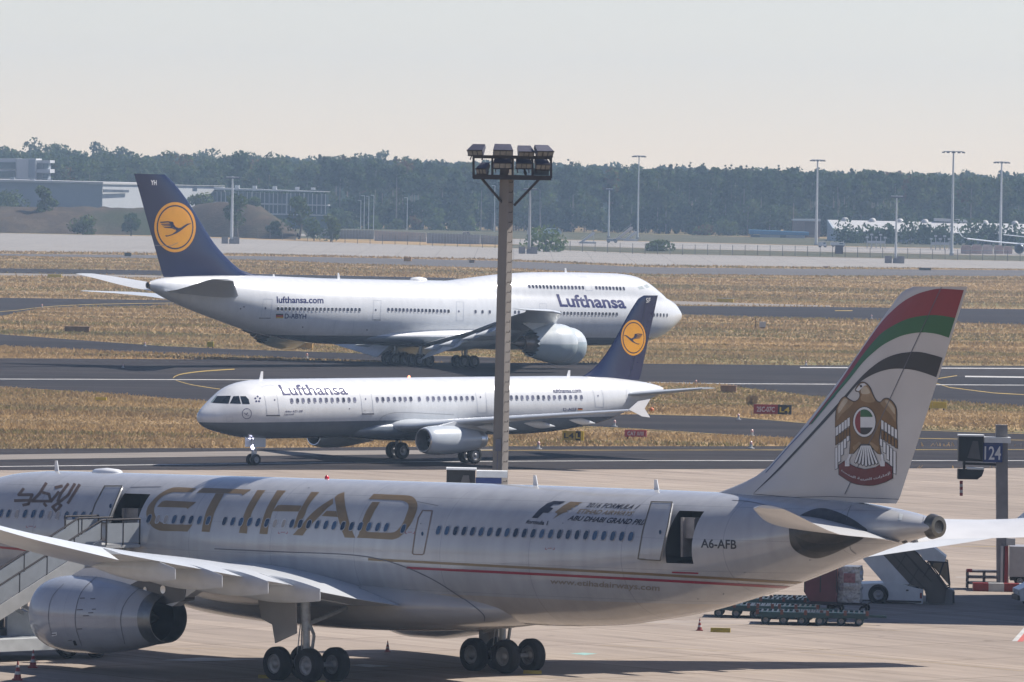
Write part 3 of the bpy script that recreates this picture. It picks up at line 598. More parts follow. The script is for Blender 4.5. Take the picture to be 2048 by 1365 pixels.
    fp = mat('fin_paint', (.46, .44, .425), .3, var=.05, scale=.8, coat=.2)
    fin = vfin(le, te, s0, .09, zs=[7.70, 7.8, 7.9, 8.0, 8.15, 8.35, 8.6, 9, 9.6] + list(np.linspace(10.2, 15.3, 12)) + [15.5, 15.7, 15.82, 15.92]).mesh('tail_fin', fp, 40); fo_ = link('tail_fin', fin, root); fs = Skin(M, [fin])
    # tailplane
    tp = mat('tailplane_paint', (.56, .56, .56), .3, var=.08, scale=.9, coat=.15)
    for sd_ in (1, -1):
        link('stabilizer', wing(sag([(.35, 54.6, 6.3, 6.9, .1, 6), (1.6, 55.7, 5.5, 7.0, .1, 6), (5.5, 58.9, 3.9, 7.16, .1, 6.5), (9.2, 62.0, 2.15, 7.74, .1, 4), (9.65, 62.75, 1.3, 7.84, .09, 3)], 0 if sd_ > 0 else .06), sd_, s0).mesh('stabilizer', tp, 40), root)
    # tail cone exhaust
    ex = MB(); ex.k = 0; ex.lathe([(s0 - 62.2, .485), (s0 - 62.55, .40), (s0 - 62.56, .25), (s0 - 62.52, .24)], (0, 0, 6.88), 'X', 28); ex.k = 1; ex.lathe([(s0 - 62.55, .25), (s0 - 62.53, .22), (s0 - 62.525, .01)], (0, 0, 6.88), 'X', 24)
    ex.build('tail_exhaust', [mat('exhaust_ring', (.16, .15, .13), .35, .8, .3, 5), M_DARK], root, 40)
    # gear
    for sd_ in (1, -1):
        y = sd_ * 5.34; g = landing_gear(root, 'main_landing_gear', (0, y), [(dx, dy) for dx in (.99, -.99) for dy in (-.7, .7)], .70, .52, (0.1, y, 3.9), .2, brace=(.3, sd_ * 2.6, 3.0))
        dm = MB(); dm.prism([(31.9, 3.7), (29.4, 3.65), (29.7, 2.45), (30.35, 2.25), (30.5, 1.5), (31.85, 1.95)], -.03, .03, lambda u, v, t: Vector((s0 - u, y + sd_ * .42 + t - (3.7 - v) * .04 * sd_, v))); dm.build('gear_door', fairing, g)
    landing_gear(root, 'nose_landing_gear', (25.375, 0), [(0, -.36), (0, .36)], .52, .38, (25.3, 0, 2.9), .13)
    wl = win_mesh('window', .25, .37, [mat('window_rim', (.30, .31, .34), .4, var=.05), M_GLASS])
    pts = crop([(15, 526), (118, 530), (345, 531), (458, 533), (570, 536), (908, 555), (1020, 556), (1132, 560), (1240, 565)], 0, 950, .14648)
    pts += crop([(125, 533), (470, 541), (585, 543), (700, 548), (815, 552), (935, 556), (1158, 565), (1270, 570), (1382, 575), (1500, 577), (1615, 582), (1735, 588)], 280, 960, .14648)
    pts += crop([(165, 598), (280, 602), (397, 608), (512, 613), (628, 618), (742, 624), (862, 630), (980, 635), (1098, 638), (1218, 641), (1338, 645), (1455, 650)], 560, 960, .14648)
    h0, h1 = sk.hit(877.5, 1061)[0], sk.hit(1262, 1073.6)[0]
    for i in range(23): pts.append(pix(h0 + (h1 - h0) * i / 22))
    windows(sk, root, wl, pts, fwd)
    blank = [(x, y) for x, y in crop([(230, 533), (680, 548), (790, 552)], 0, 950, .14648) + crop([(245, 537), (355, 539), (1845, 597), (1960, 600)], 280, 960, .14648) + crop([(55, 596)], 560, 960, .14648)]
    windows(sk, root, win_mesh('window_plug', .25, .37, [mat('plug_rim', (.42, .43, .46), .4, var=.05), body], .012), blank, fwd, 'window_plug')
    windows(sk, root, wl, [(807, 1058)], fwd)
    # lettering
    gold = mat('gold_lettering', (.20, .135, .062), .4, .1, .1, 1.5); gl2 = mat('dark_gold_lettering', (.12, .072, .04), .35, .1, .1, 1.5)
    A = lambda p: crop(p, 280, 960, .14648); B = lambda p: crop(p, 560, 960, .14648)
    E_ = bez([(770, 118), (620, 108), (490, 105), (400, 125), (280, 190), (170, 290), (105, 380), (88, 480), (120, 570), (180, 650), (260, 690), (340, 700), (500, 702), (650, 708)]) + [(718, 615)] + bez([(560, 612), (400, 608), (300, 585), (235, 530), (198, 455), (200, 370), (245, 285), (330, 215), (450, 172), (600, 172), (712, 172)])
    sk.poly('gold_lettering', [A(E_), A([(235, 370), (300, 300), (350, 285), (770, 305), (650, 400), (635, 382)]), A([(775, 178), (860, 112), (1520, 135), (1400, 215), (1385, 192)]),
        A(bez([(1035, 188), (960, 320), (900, 450), (860, 600), (842, 708)], 4) + [(950, 715)] + bez([(955, 700), (990, 540), (1030, 420), (1080, 320), (1150, 190)], 4)),
        A(bez([(1605, 142), (1500, 310), (1440, 430), (1385, 600), (1350, 725)], 4) + [(1462, 735)] + bez([(1470, 640), (1530, 450), (1590, 330), (1660, 215), (1715, 145)], 4)),
        A(bez([(1875, 145), (1780, 300), (1720, 420), (1660, 600), (1632, 738)], 4) + [(1742, 745)] + bez([(1755, 640), (1800, 470), (1860, 340), (1930, 225), (1995, 150)], 4)),
        B([(-100, 430), (-30, 350), (20, 345), (300, 355), (255, 435)]),
        B(bez([(430, 168), (380, 240), (310, 355), (255, 450), (215, 560), (185, 675)], 4) + bez([(230, 640), (290, 560), (340, 480), (370, 390), (440, 280), (540, 170)], 4)),
        B(bez([(725, 255), (600, 330), (480, 420), (380, 520), (280, 640), (175, 755)], 4) + [(310, 762)] + bez([(360, 690), (460, 580), (560, 480), (650, 385), (725, 330)], 4)),
        B(bez([(750, 238), (800, 200), (880, 168)], 3) + bez([(880, 250), (900, 400), (940, 560), (985, 690), (1030, 795)], 4) + [(885, 790)] + bez([(850, 700), (815, 600), (790, 500), (770, 400), (750, 260)], 4)),
        B([(570, 495), (640, 425), (770, 430), (790, 510)]),
        B([(1212, 265), (1280, 195)] + bez([(1700, 212), (1790, 225), (1850, 270), (1878, 350), (1850, 470), (1790, 600), (1700, 720), (1620, 790), (1540, 818)], 4) + [(1050, 792)] + bez([(1080, 740), (1115, 600), (1180, 430), (1260, 305)], 4) + [(1365, 305)] + bez([(1290, 430), (1220, 580), (1195, 715)], 4) + bez([(1400, 722), (1540, 720), (1610, 680), (1680, 590), (1740, 440), (1758, 370), (1740, 320), (1690, 290)], 4) + [(1640, 282)])],
        gold, root, .010, 4)
    C = lambda p: crop(p, 0, 950, .14648)
    sk.line('arabic_lettering', [(C(p), False) for p in ([(320, 195), (255, 275), (440, 275), (390, 400), (320, 415)], [(205, 355), (390, 350)], [(630, 120), (540, 260), (440, 360), (700, 362), (800, 240)], [(590, 245), (670, 265), (690, 350)], [(930, 130), (830, 260), (790, 360)], [(1020, 130), (930, 280), (830, 360), (790, 390)], [(1085, 140), (930, 385)], [(760, 175), (845, 155)], [(605, 395), (630, 425)])] + [(C([(790, 390), (835, 420), (770, 500), (720, 440)]), True)], 5.6, gl2, root, .010)
    K = lambda p: crop(p, 1030, 990, .19531); blk = mat('black_lettering', (.012, .011, .02), .4, var=.05)
    sk.text('event_lettering', '2016 FORMULA 1', K([(722, 130), (1245, 152), (1290, 104), (755, 82)]), blk, root, .012, .32)
    sk.text('event_lettering', 'ETIHAD AIRWAYS', K([(630, 192), (1190, 218), (1230, 174), (655, 146)]), gold, root, .012, .32)
    sk.text('event_lettering', 'ABU DHABI GRAND PRIX', K([(535, 262), (1360, 318), (1390, 258), (560, 212)]), blk, root, .025, .32)
    sk.text('event_lettering', 'formula 1', K([(108, 295), (345, 316), (345, 268), (125, 254)]), blk, root, .03, .3)
    sk.poly('event_emblem', [K([(172, 238), (250, 150), (330, 90), (400, 65), (520, 70), (460, 98), (400, 100), (355, 130), (395, 138), (340, 188), (290, 185), (235, 240)])], blk, root)
    sk.poly('event_emblem', [K([(410, 180), (500, 110), (570, 72)] + [(700 - 20 * i - (30 if i % 2 else 0), 80 + 12 * i) for i in range(10)] + [(390, 248), (440, 200)])], gold, root)
    sk.text('registration', 'A6-AFB', [(1402, 1096), (1473, 1099), (1473, 1080), (1402, 1078)], blk, root, .02)
    sk.text('web_lettering', 'www.etihadairways.com', [(1100, 1171), (1319, 1186), (1320, 1170), (1101, 1157)], mat('taupe_lettering', (.20, .16, .12), .4, var=.05), root, .012)
    red = mat('stripe_red', (.26, .012, .03), .3, var=.08)
    sk.line('cheat_line', [(bez([(738, 1119), (1000, 1133), (1300, 1149), (1612, 1167)], 4), False)], 5.0, gold, root)
    sk.line('cheat_line', [(bez([(815, 1136), (1000, 1145), (1300, 1160), (1592, 1176)], 4), False)], 5.0, red, root)
    sk.line('cheat_line', [([(0, 1095), (60, 1101), (140, 1108)], False)], 4.5, red, root)
    sk.line('door_mark', [([(1345, 1145), (1396, 1147)], False)], 3, red, root)
    sk2.line('fairing_seam', [(bez([(430, 1098), (560, 1104), (700, 1110), (780, 1124), (860, 1156), (930, 1200), (966, 1228), (969, 1242)], 5), False)], 1.8, M_SEAM, root, .02)
    for (x, y) in ((566, 1064), (1100, 1096), (820, 1064), (62, 1052)):
        sk.line('rescue_mark', [([(x - 9, y), (x - 9, y + 3), (x - 6, y + 4)], False), ([(x + 9, y), (x + 9, y + 3), (x + 6, y + 4)], False), ([(x - 4, y + 1), (x + 4, y + 1)], False)], 1.0, red, root)
    for x, y, r_ in ((1447, 1188, 1.6), (1396, 1198, 1.3), (1126, 1047, 1.2), (618, 976, 1.1), (842, 1048, 1.2), (200, 1026, 1.2), (1620, 1120, 1.4), (1490, 1145, 1.1), (1760, 1075, 1.3)):
        sk.poly('static_port', [[(x + r_ * math.cos(t), y + r_ * math.sin(t)) for t in np.linspace(0, 6.28, 8, endpoint=False)]], M_SEAM, root, .012)
    sk.line('hull_seam', [(bez([(1465, 1001), (1500, 1004), (1535, 1012)], 3), False), ([(835, 1004), (876, 1012)], False), ([(262, 975), (322, 974)], False)], 1.1, M_SEAM, root)
    dl = mat('door_outline_brown', (.17, .12, .09), .5, var=.05)
    sk.line('door', [(B([(1950, 420), (2080, 425), (1965, 1010), (1940, 1022), (1825, 1018), (1808, 1000), (1850, 700), (1890, 520)]), True)], 2.4, dl, root)
    sk.poly('door_window', [[(845 + 2.3 * math.cos(t), 1068 + 4.2 * math.sin(t)) for t in np.linspace(0, 6.28, 12, endpoint=False)]], M_GLASS, root)
    # open door leaves slid along the hull
    for q in (((1302, 1018), (1344, 1019), (1338, 1060), (1323, 1121), (1279, 1119), (1288, 1070)), ((209, 985), (244, 985), (232, 1015), (217, 1052), (181, 1050), (192, 1018))):
        o = sk.poly('door_leaf', [[(x + 8, y - 2) for x, y in q]], body, root, .26, 5); sm = o.modifiers.new('thickness', 'SOLIDIFY'); sm.thickness = .09; sm.offset = 0
        rim = [(x + 8, y - 2) for x, y in q]; sk.line('door_leaf_edge', [(rim, True)], 2.0, mat('door_edge_brown', (.10, .08, .05), .4, var=.1), root, .32)
        c = (sum(p[0] for p in q) / 6 + 19, sum(p[1] for p in q) / 6 + 2); sk.poly('door_leaf_window', [[(c[0] + 2.4 * math.cos(t), c[1] + 4 * math.sin(t)) for t in np.linspace(0, 6.28, 12, endpoint=False)]], M_GLASS, root, .33)
    # galley seen in the doorways
    for q, (zlo, zhi) in ((((1352, 1075), (1375, 1076)), (5.45, 7.0)), (((236, 1018), (262, 1020)), (5.2, 6.6))):
        h = [sk.Mi @ sk.hit(*p)[0] for p in q]; g = MB(); g.b2((h[0].x, 1.7, zlo + .75), (h[1].x, 2.1, zhi)); g.b2((h[0].x, 1.75, zlo + .02), (h[0].x - .12, 2.25, zhi)); g.build('galley_unit', mat('galley_grey', (.26, .24, .23), .4, var=.2, scale=4), root)
    # tailplane trim wear marks, flaps on the spine
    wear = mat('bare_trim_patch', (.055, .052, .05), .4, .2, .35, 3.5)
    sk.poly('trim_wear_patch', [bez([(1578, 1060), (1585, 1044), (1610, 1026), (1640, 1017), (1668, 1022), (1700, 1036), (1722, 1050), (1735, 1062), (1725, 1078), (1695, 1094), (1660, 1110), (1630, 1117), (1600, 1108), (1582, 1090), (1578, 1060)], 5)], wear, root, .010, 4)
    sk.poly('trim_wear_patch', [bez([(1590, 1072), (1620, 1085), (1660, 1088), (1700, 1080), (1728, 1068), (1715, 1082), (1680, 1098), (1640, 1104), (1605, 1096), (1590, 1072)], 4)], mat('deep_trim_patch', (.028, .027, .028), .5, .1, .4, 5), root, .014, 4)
    sk.line('tail_seam', [(bez([(1703, 1010), (1695, 1030), (1692, 1055)], 4), False), (bez([(1700, 1092), (1702, 1100), (1712, 1108)], 4), False), ([(1850, 1020), (1846, 1042)], False)], 1.3, M_SEAM, root)
    sk.poly('outflow_vent', [[(1799, 1028), (1806, 1029), (1804, 1041), (1797, 1041)]], M_GREY, root); sk.poly('outflow_vent', [[(1803, 1084), (1812, 1081), (1816, 1084), (1808, 1088)]], M_DARK, root)
    # antennas on the spine
    for px, py, h in ((1066, 968, .42), (1298, 981, .38), (104, 935, .48)):
        l = sk.crest(px, py); am = MB(); am.prism([(0, -.1), (.3, -.1), (.16, h), (.02, h)], -.02, .02, lambda u, v, t: Vector((l.x - u + .1, t, 7.98 + v))); am.build('blade_antenna', M_WHITE, root)
    am = MB(); xx = sk.crest(217, 936).x; am.lathe([(xx - .95, .02), (xx - .7, .3), (xx, .38), (xx + .7, .3), (xx + .95, .02)], (0, 0, 0), 'X', 20); am.v = [(a, b, 7.98 + c * .6) for a, b, c in am.v]; am.build('antenna_dome', M_WHITE, root, 60)
    bm_ = MB(); xx = sk.crest(650, 950).x; bm_.lathe([(8.0, .1), (8.1, .09), (8.16, .03)], (xx, 0, 0), 'Z', 10); bm_.build('beacon', mat('beacon_red', (.6, .01, .03), .2, var=.02), root, 60)
    # fin artwork
    T = lambda p: crop(p, 1420, 550, .32967)
    grn = mat('stripe_green', (.004, .09, .026), .3, var=.06); blkf = mat('stripe_black', (.012, .011, .016), .35, var=.05); redf = mat('stripe_red_fin', (.20, .008, .022), .3, var=.06)
    r_up = bez([(1541, 93), (1400, 85), (1330, 95), (1250, 120), (1170, 165), (1100, 225), (1040, 290), (960, 400), (860, 545), (740, 720), (600, 905)], 4); r_lo = bez([(1488, 262), (1400, 247), (1330, 245), (1250, 255), (1180, 275), (1100, 315), (1030, 365), (940, 470), (840, 610), (740, 735), (605, 910)], 4)
    g_lo = bez([(1450, 382), (1380, 360), (1300, 350), (1230, 355), (1150, 375), (1060, 420), (1000, 465), (930, 530), (850, 630), (760, 735), (620, 905)], 4)
    b_up = bez([(1412, 503), (1350, 485), (1270, 468), (1200, 470), (1120, 485), (1040, 520), (960, 580), (890, 650), (800, 755), (700, 865), (560, 1020), (400, 1190), (268, 1322)], 4); b_lo = bez([(1374, 622), (1300, 595), (1220, 575), (1120, 570), (1040, 585), (960, 620), (890, 672), (800, 780), (700, 890), (560, 1040), (400, 1205), (266, 1326)], 4)
    fs.poly('tail_stripe', [T(r_up + r_lo[::-1])], redf, fo_, .012, 4); fs.poly('tail_stripe', [T(r_lo + g_lo[::-1])], grn, fo_, .012, 4); fs.poly('tail_stripe', [T(b_up + b_lo[::-1])], blkf, fo_, .012, 4)
    fs.line('tail_stripe', [(T([(760, 735), (620, 890), (480, 1040), (340, 1200)]), False)], 1.6, mat('stripe_blue', (.03, .06, .16), .3, var=.05), fo_, .010)
    fs.line('rudder_hinge_line', [(T([(1408, 72), (1240, 432), (1040, 870), (820, 1330)]), False)], 1.5, M_SEAM, fo_, .022); fs.line('fin_seam', [(T([(265, 1330), (500, 1350), (730, 1345), (1150, 1362)]), False)], 1.3, M_SEAM, fo_, .012)
    Q = lambda p: crop(p, 1650, 750, .16854); Q2 = lambda p: [Q(p)]
    bodyp = bez([(365, 180), (385, 140), (420, 100), (460, 90), (505, 115), (540, 165), (565, 225), (590, 280), (625, 320), (665, 325), (700, 290), (745, 283), (800, 320), (838, 380), (850, 440), (850, 560), (855, 670)], 3) + [(840, 655), (670, 540), (650, 720), (640, 770), (665, 950), (630, 930), (520, 820), (430, 820), (340, 930), (295, 940), (310, 770), (290, 520), (120, 620), (130, 500), (140, 400)] + bez([(150, 380), (190, 300), (240, 262), (290, 295), (345, 320), (395, 300), (420, 250), (412, 210), (395, 195), (375, 195)], 3)
    bsh = np.array(bodyp); ctr = np.array([490, 520]); outl = []
    for i in range(len(bsh)):
        a, b = bsh[i - 1], bsh[(i + 1) % len(bsh)]; d = b - a; nn_ = np.array([d[1], -d[0]]) / (np.hypot(*d) + 1e-6); outl.append(tuple(bsh[i] + nn_ * 9))
    ink = mat('emblem_ink', (.015, .012, .02), .4, var=.05); egold = mat('emblem_gold', (.17, .09, .03), .35, .1, .3, 1.2); ewh = mat('emblem_white', (.60, .60, .60), .35, var=.05); mar = mat('emblem_maroon', (.12, .008, .012), .4, var=.06)
    fs.poly('eagle_emblem', Q2(outl), ink, fo_, .012, 4); fs.poly('eagle_emblem', Q2(bodyp), egold, fo_, .016, 4)
    for col, pl in (((.28, .18, .09), [(150, 400), (200, 305), (240, 270), (290, 305), (340, 330), (280, 400), (200, 470), (150, 540)]), ((.28, .18, .09), [(840, 400), (800, 335), (745, 292), (700, 305), (660, 340), (730, 420), (790, 480), (842, 560)]), ((.42, .34, .24), [(160, 395), (205, 315), (240, 282), (275, 305), (225, 380), (165, 460)]), ((.42, .34, .24), [(830, 400), (795, 345), (745, 302), (715, 315), (765, 380), (832, 470)]), ((.28, .18, .09), [(425, 195), (470, 130), (520, 150), (560, 230), (600, 310), (520, 330), (430, 300), (440, 230)]), ((.42, .34, .24), [(430, 180), (460, 140), (505, 150), (540, 210), (500, 230), (440, 225)]), ((.25, .16, .08), [(330, 860), (400, 800), (430, 815), (360, 900)]), ((.25, .16, .08), [(640, 860), (560, 800), (530, 815), (620, 910)])):
        fs.poly('eagle_emblem', [Q(bez(pl + pl[:1], 3)[:-1])], mat('emblem_tan_%d' % int(col[0] * 100), col, .35, .1, .25, 2.0), fo_, .019 + .002 * (col[0] > .4), 6)
    fs.poly('eagle_emblem', [Q([(370, 180), (395, 145), (430, 105), (470, 100), (500, 125), (470, 130), (440, 160), (405, 195), (385, 190)])], ewh, fo_, .020, 4); fs.poly('eagle_emblem', [Q([(415, 122), (440, 118), (448, 148), (422, 150)])], ink, fo_, .024)
    for px_, sgn in ((0, 1), (1, -1)):
        for row in range(3):
            for k in range(5):
                if px_ == 0:
                    x = 270 - 34 * k; yt = [520 + 26 * k, 650 + 26 * k, 770 + 24 * k][row] if row < 2 else 735 + 34 * k; hgt = [100, 95, 60 + 48 * k][row]
                    if row == 1: yt = 640 + 24 * k
                    x -= [0, 4, 8][row]; sk_ = 10
                else:
                    x = 672 + 40 * k; yt = [535 + 26 * k, 655 + 26 * k, 755 + 36 * k][row]; hgt = [105, 100, 80 + 46 * k][row]; x += [0, 2, -16][row]; sk_ = 10
                wcol = ewh if row != 1 else egold
                wd = 27; dy = -sgn * 0 + (16 if px_ == 0 else -16)
                quad = [(x, yt), (x + wd, yt - dy * .9), (x + wd, yt + hgt - dy * .9), (x, yt + hgt)]
                big = [(x - 6, yt - 4), (x + wd + 6, yt - dy - 4), (x + wd + 6, yt + hgt - dy + 7), (x - 6, yt + hgt + 7)]
                fs.poly('eagle_feather', [Q(big)], ink, fo_, .017, 9); fs.poly('eagle_feather', [Q(quad)], wcol, fo_, .022, 9)
    circ = lambda cx, cy, rx, ry, n=28: [(cx + rx * math.cos(t), cy + ry * math.sin(t)) for t in np.linspace(math.pi, 3 * math.pi, n, endpoint=False)]
    fs.poly('eagle_medallion', [Q(circ(473, 560, 140, 185))], ink, fo_, .026); fs.poly('eagle_medallion', [Q(circ(473, 560, 132, 176))], ewh, fo_, .030); fs.poly('eagle_medallion', [Q(circ(473, 560, 112, 152))], ewh, fo_, .032)
    def clip(cx, cy, rx, ry, x0, x1, y0, y1): return [(min(max(x, x0), x1), min(max(y, y0), y1)) for x, y in circ(cx, cy, rx, ry, 40)]
    def band(x0, x1, y0, y1):
        out = [p for p in circ(473, 560, 110, 150, 60)]; res = []
        for x, y in out: res.append((min(max(x, x0), x1), min(max(y, y0), y1)))
        ded = []
        for p in res:
            if not ded or abs(p[0] - ded[-1][0]) + abs(p[1] - ded[-1][1]) > .5: ded.append(p)
        return ded
    fs.poly('eagle_medallion', [Q(band(360, 427, 400, 720))], redf, fo_, .036); fs.poly('eagle_medallion', [Q([p for p in circ(473, 560, 110, 150, 60) if p[0] > 427 and p[1] < 500] + [(568, 500), (427, 500)][::1])], grn, fo_, .036); fs.poly('eagle_medallion', [Q(band(427, 590, 625, 720))], blkf, fo_, .036)
    for k in range(7):
        x = 372 + 36 * k; xo = (k - 3) * 16; yb = 1075 - abs(k - 3) * 12 + k * 2
        fs.poly('eagle_tail_feather', [Q([(430 + k * 16 - 4, 830), (452 + k * 16, 830), (x + 34 + xo * .35, yb), (x + 14 + xo * .35, yb + 16), (x - 6 + xo * .35, yb)])], ink, fo_, .026, 9); fs.poly('eagle_tail_feather', [Q([(432 + k * 16, 840), (448 + k * 16, 840), (x + 26 + xo * .35, yb - 6), (x + 14 + xo * .35, yb + 6), (x + 2 + xo * .35, yb - 6)])], ewh, fo_, .030, 9)
    ban = [(170, 1075), (245, 1022), (300, 1060), (380, 1100), (485, 1125), (600, 1100), (670, 1060), (725, 1040), (805, 1100), (805, 1225)] + bez([(720, 1270), (600, 1305), (485, 1310), (330, 1280), (172, 1180)], 3)
    fs.poly('eagle_banner', [Q([(p[0] + (6 if p[0] > 485 else -6), p[1] + (6 if p[1] > 1150 else -6)) for p in ban])], ink, fo_, .032); fs.poly('eagle_banner', [Q(ban)], mar, fo_, .036)
    for x in (272, 690):
        for j in (-18, 0, 18): fs.poly('eagle_claw', [Q([(x + j - 8, 1020), (x + j + 8, 1020), (x + j + 9, 1085), (x + j - 9, 1085)])], ewh, fo_, .040)
        lx = (-20 if x > 485 else 22); fs.poly('eagle_claw', [Q([(x + lx, 940), (x + lx + 26, 945), (x + 14, 1030), (x - 14, 1030)])], ewh, fo_, .038)
    arab = '\uFE93\uFEAA\uFEA4\uFE98\uFEE4\uFEDF\uFE8D \uFE94\uFEF4\uFE91\uFEAE\uFECC\uFEDF\uFE8D \uFE95\uFE8D\uFEAD\uFE8E\uFEE3\uFEF9\uFE8D'
    P, Fs, _ = text_mesh(arab, .012)
    top = bez([(205, 1120), (330, 1190), (485, 1222), (640, 1200), (780, 1145)], 6); bot = bez([(200, 1150), (330, 1228), (485, 1264), (640, 1240), (785, 1190)], 6)
    def curve(u, v):
        i = u * (len(top) - 1); k = min(int(i), len(top) - 2); f = i - k
        a = np.array(top[k]) * (1 - f) + np.array(top[k + 1]) * f; b = np.array(bot[k]) * (1 - f) + np.array(bot[k + 1]) * f
        return tuple(b * (1 - v) + a * v)
    fs.lay('banner_lettering', Q([curve(*p) for p in P]), Fs, ewh, fo_, .042)
    return root
# ================================================================ the two airliners with navy tails
CRANE = [[(585, 570), (600, 620), (640, 672), (700, 700), (750, 690), (840, 630), (890, 605), (965, 598), (968, 608), (905, 632), (840, 680), (740, 760), (660, 810), (560, 850), (450, 882), (432, 875), (418, 850), (470, 855), (560, 828), (640, 770), (655, 740), (600, 700), (560, 660), (520, 600)],
         [(298, 572), (320, 565), (480, 553), (585, 568), (600, 605), (520, 594), (480, 582), (330, 592)], [(322, 610), (520, 602), (570, 640), (500, 630), (345, 628)], [(355, 645), (545, 638), (600, 690), (520, 661), (370, 661)], [(385, 680), (560, 672), (650, 745), (560, 705), (400, 694)]]
def crane_emblem(fs, root, cx, cy, rx, ry, mirror=1, skew=0.0):
    k = lambda p: [(cx + mirror * (x - 630) / 440 * rx + skew * (y - 680) / 530, cy + (y - 680) / 530 * ry) for x, y in p]
    c = lambda q, n=44: [(630 + 440 * q * math.cos(t), 680 + 530 * q * math.sin(t)) for t in np.linspace(0, 2 * math.pi, n, endpoint=False)]
    for q, m, e in ((1.0, M_YEL, .012), (.885, M_NAVY, .018), (.825, M_YEL, .024)): fs.poly('crane_emblem', [k(c(q))], m, root, e, 6)
    fs.poly('crane_emblem', [k(p) for p in CRANE], M_NAVY, root, .032, 6)
M_WTXT = mat('white_lettering', (.7, .7, .7), .4, var=.04); M_FLR = mat('flag_red', (.45, .01, .01), .4, var=.04); M_FLY = mat('flag_gold', (.6, .36, .02), .4, var=.04)
M_LHWING = mat('light_grey_wing', (.50, .53, .56), .3, var=.08, scale=.9, coat=.15)
def flag(sk, root, x0, x1, y0, y1):
    for i, m in enumerate((M_BLACKP, M_FLR, M_FLY)):
        a, b = y0 + (y1 - y0) * i / 3, y0 + (y1 - y0) * (i + 1) / 3; sk.poly('flag_mark', [[(x0, b), (x1, b), (x1, a), (x0, a)]], m, root, .014)
def tail_cone(root, x, z, r, s=.25):
    ex = MB(); ex.k = 0; ex.lathe([(x + .3, r * 1.1), (x - .05, r), (x - .06, r * .75), (x + .2, r * .7)], (0, 0, z), 'X', 20); ex.k = 1; ex.lathe([(x - .055, r * .8), (x - .02, r * .78), (x - .015, .01)], (0, 0, z), 'X', 16)
    ex.build('tail_exhaust', [M_HOT, M_DARK], root, 40)
def blade(sk, root, px, py, ztop, h, m=None):
    l = sk.crest(px, py - 6); am = MB(); am.prism([(.2, -.15), (-.2, -.15), (-.2, h), (-.02, h)], -.02, .02, lambda u, v, t: Vector((l.x + u, t, ztop + v))); am.build('blade_antenna', m or M_WHITE, root)

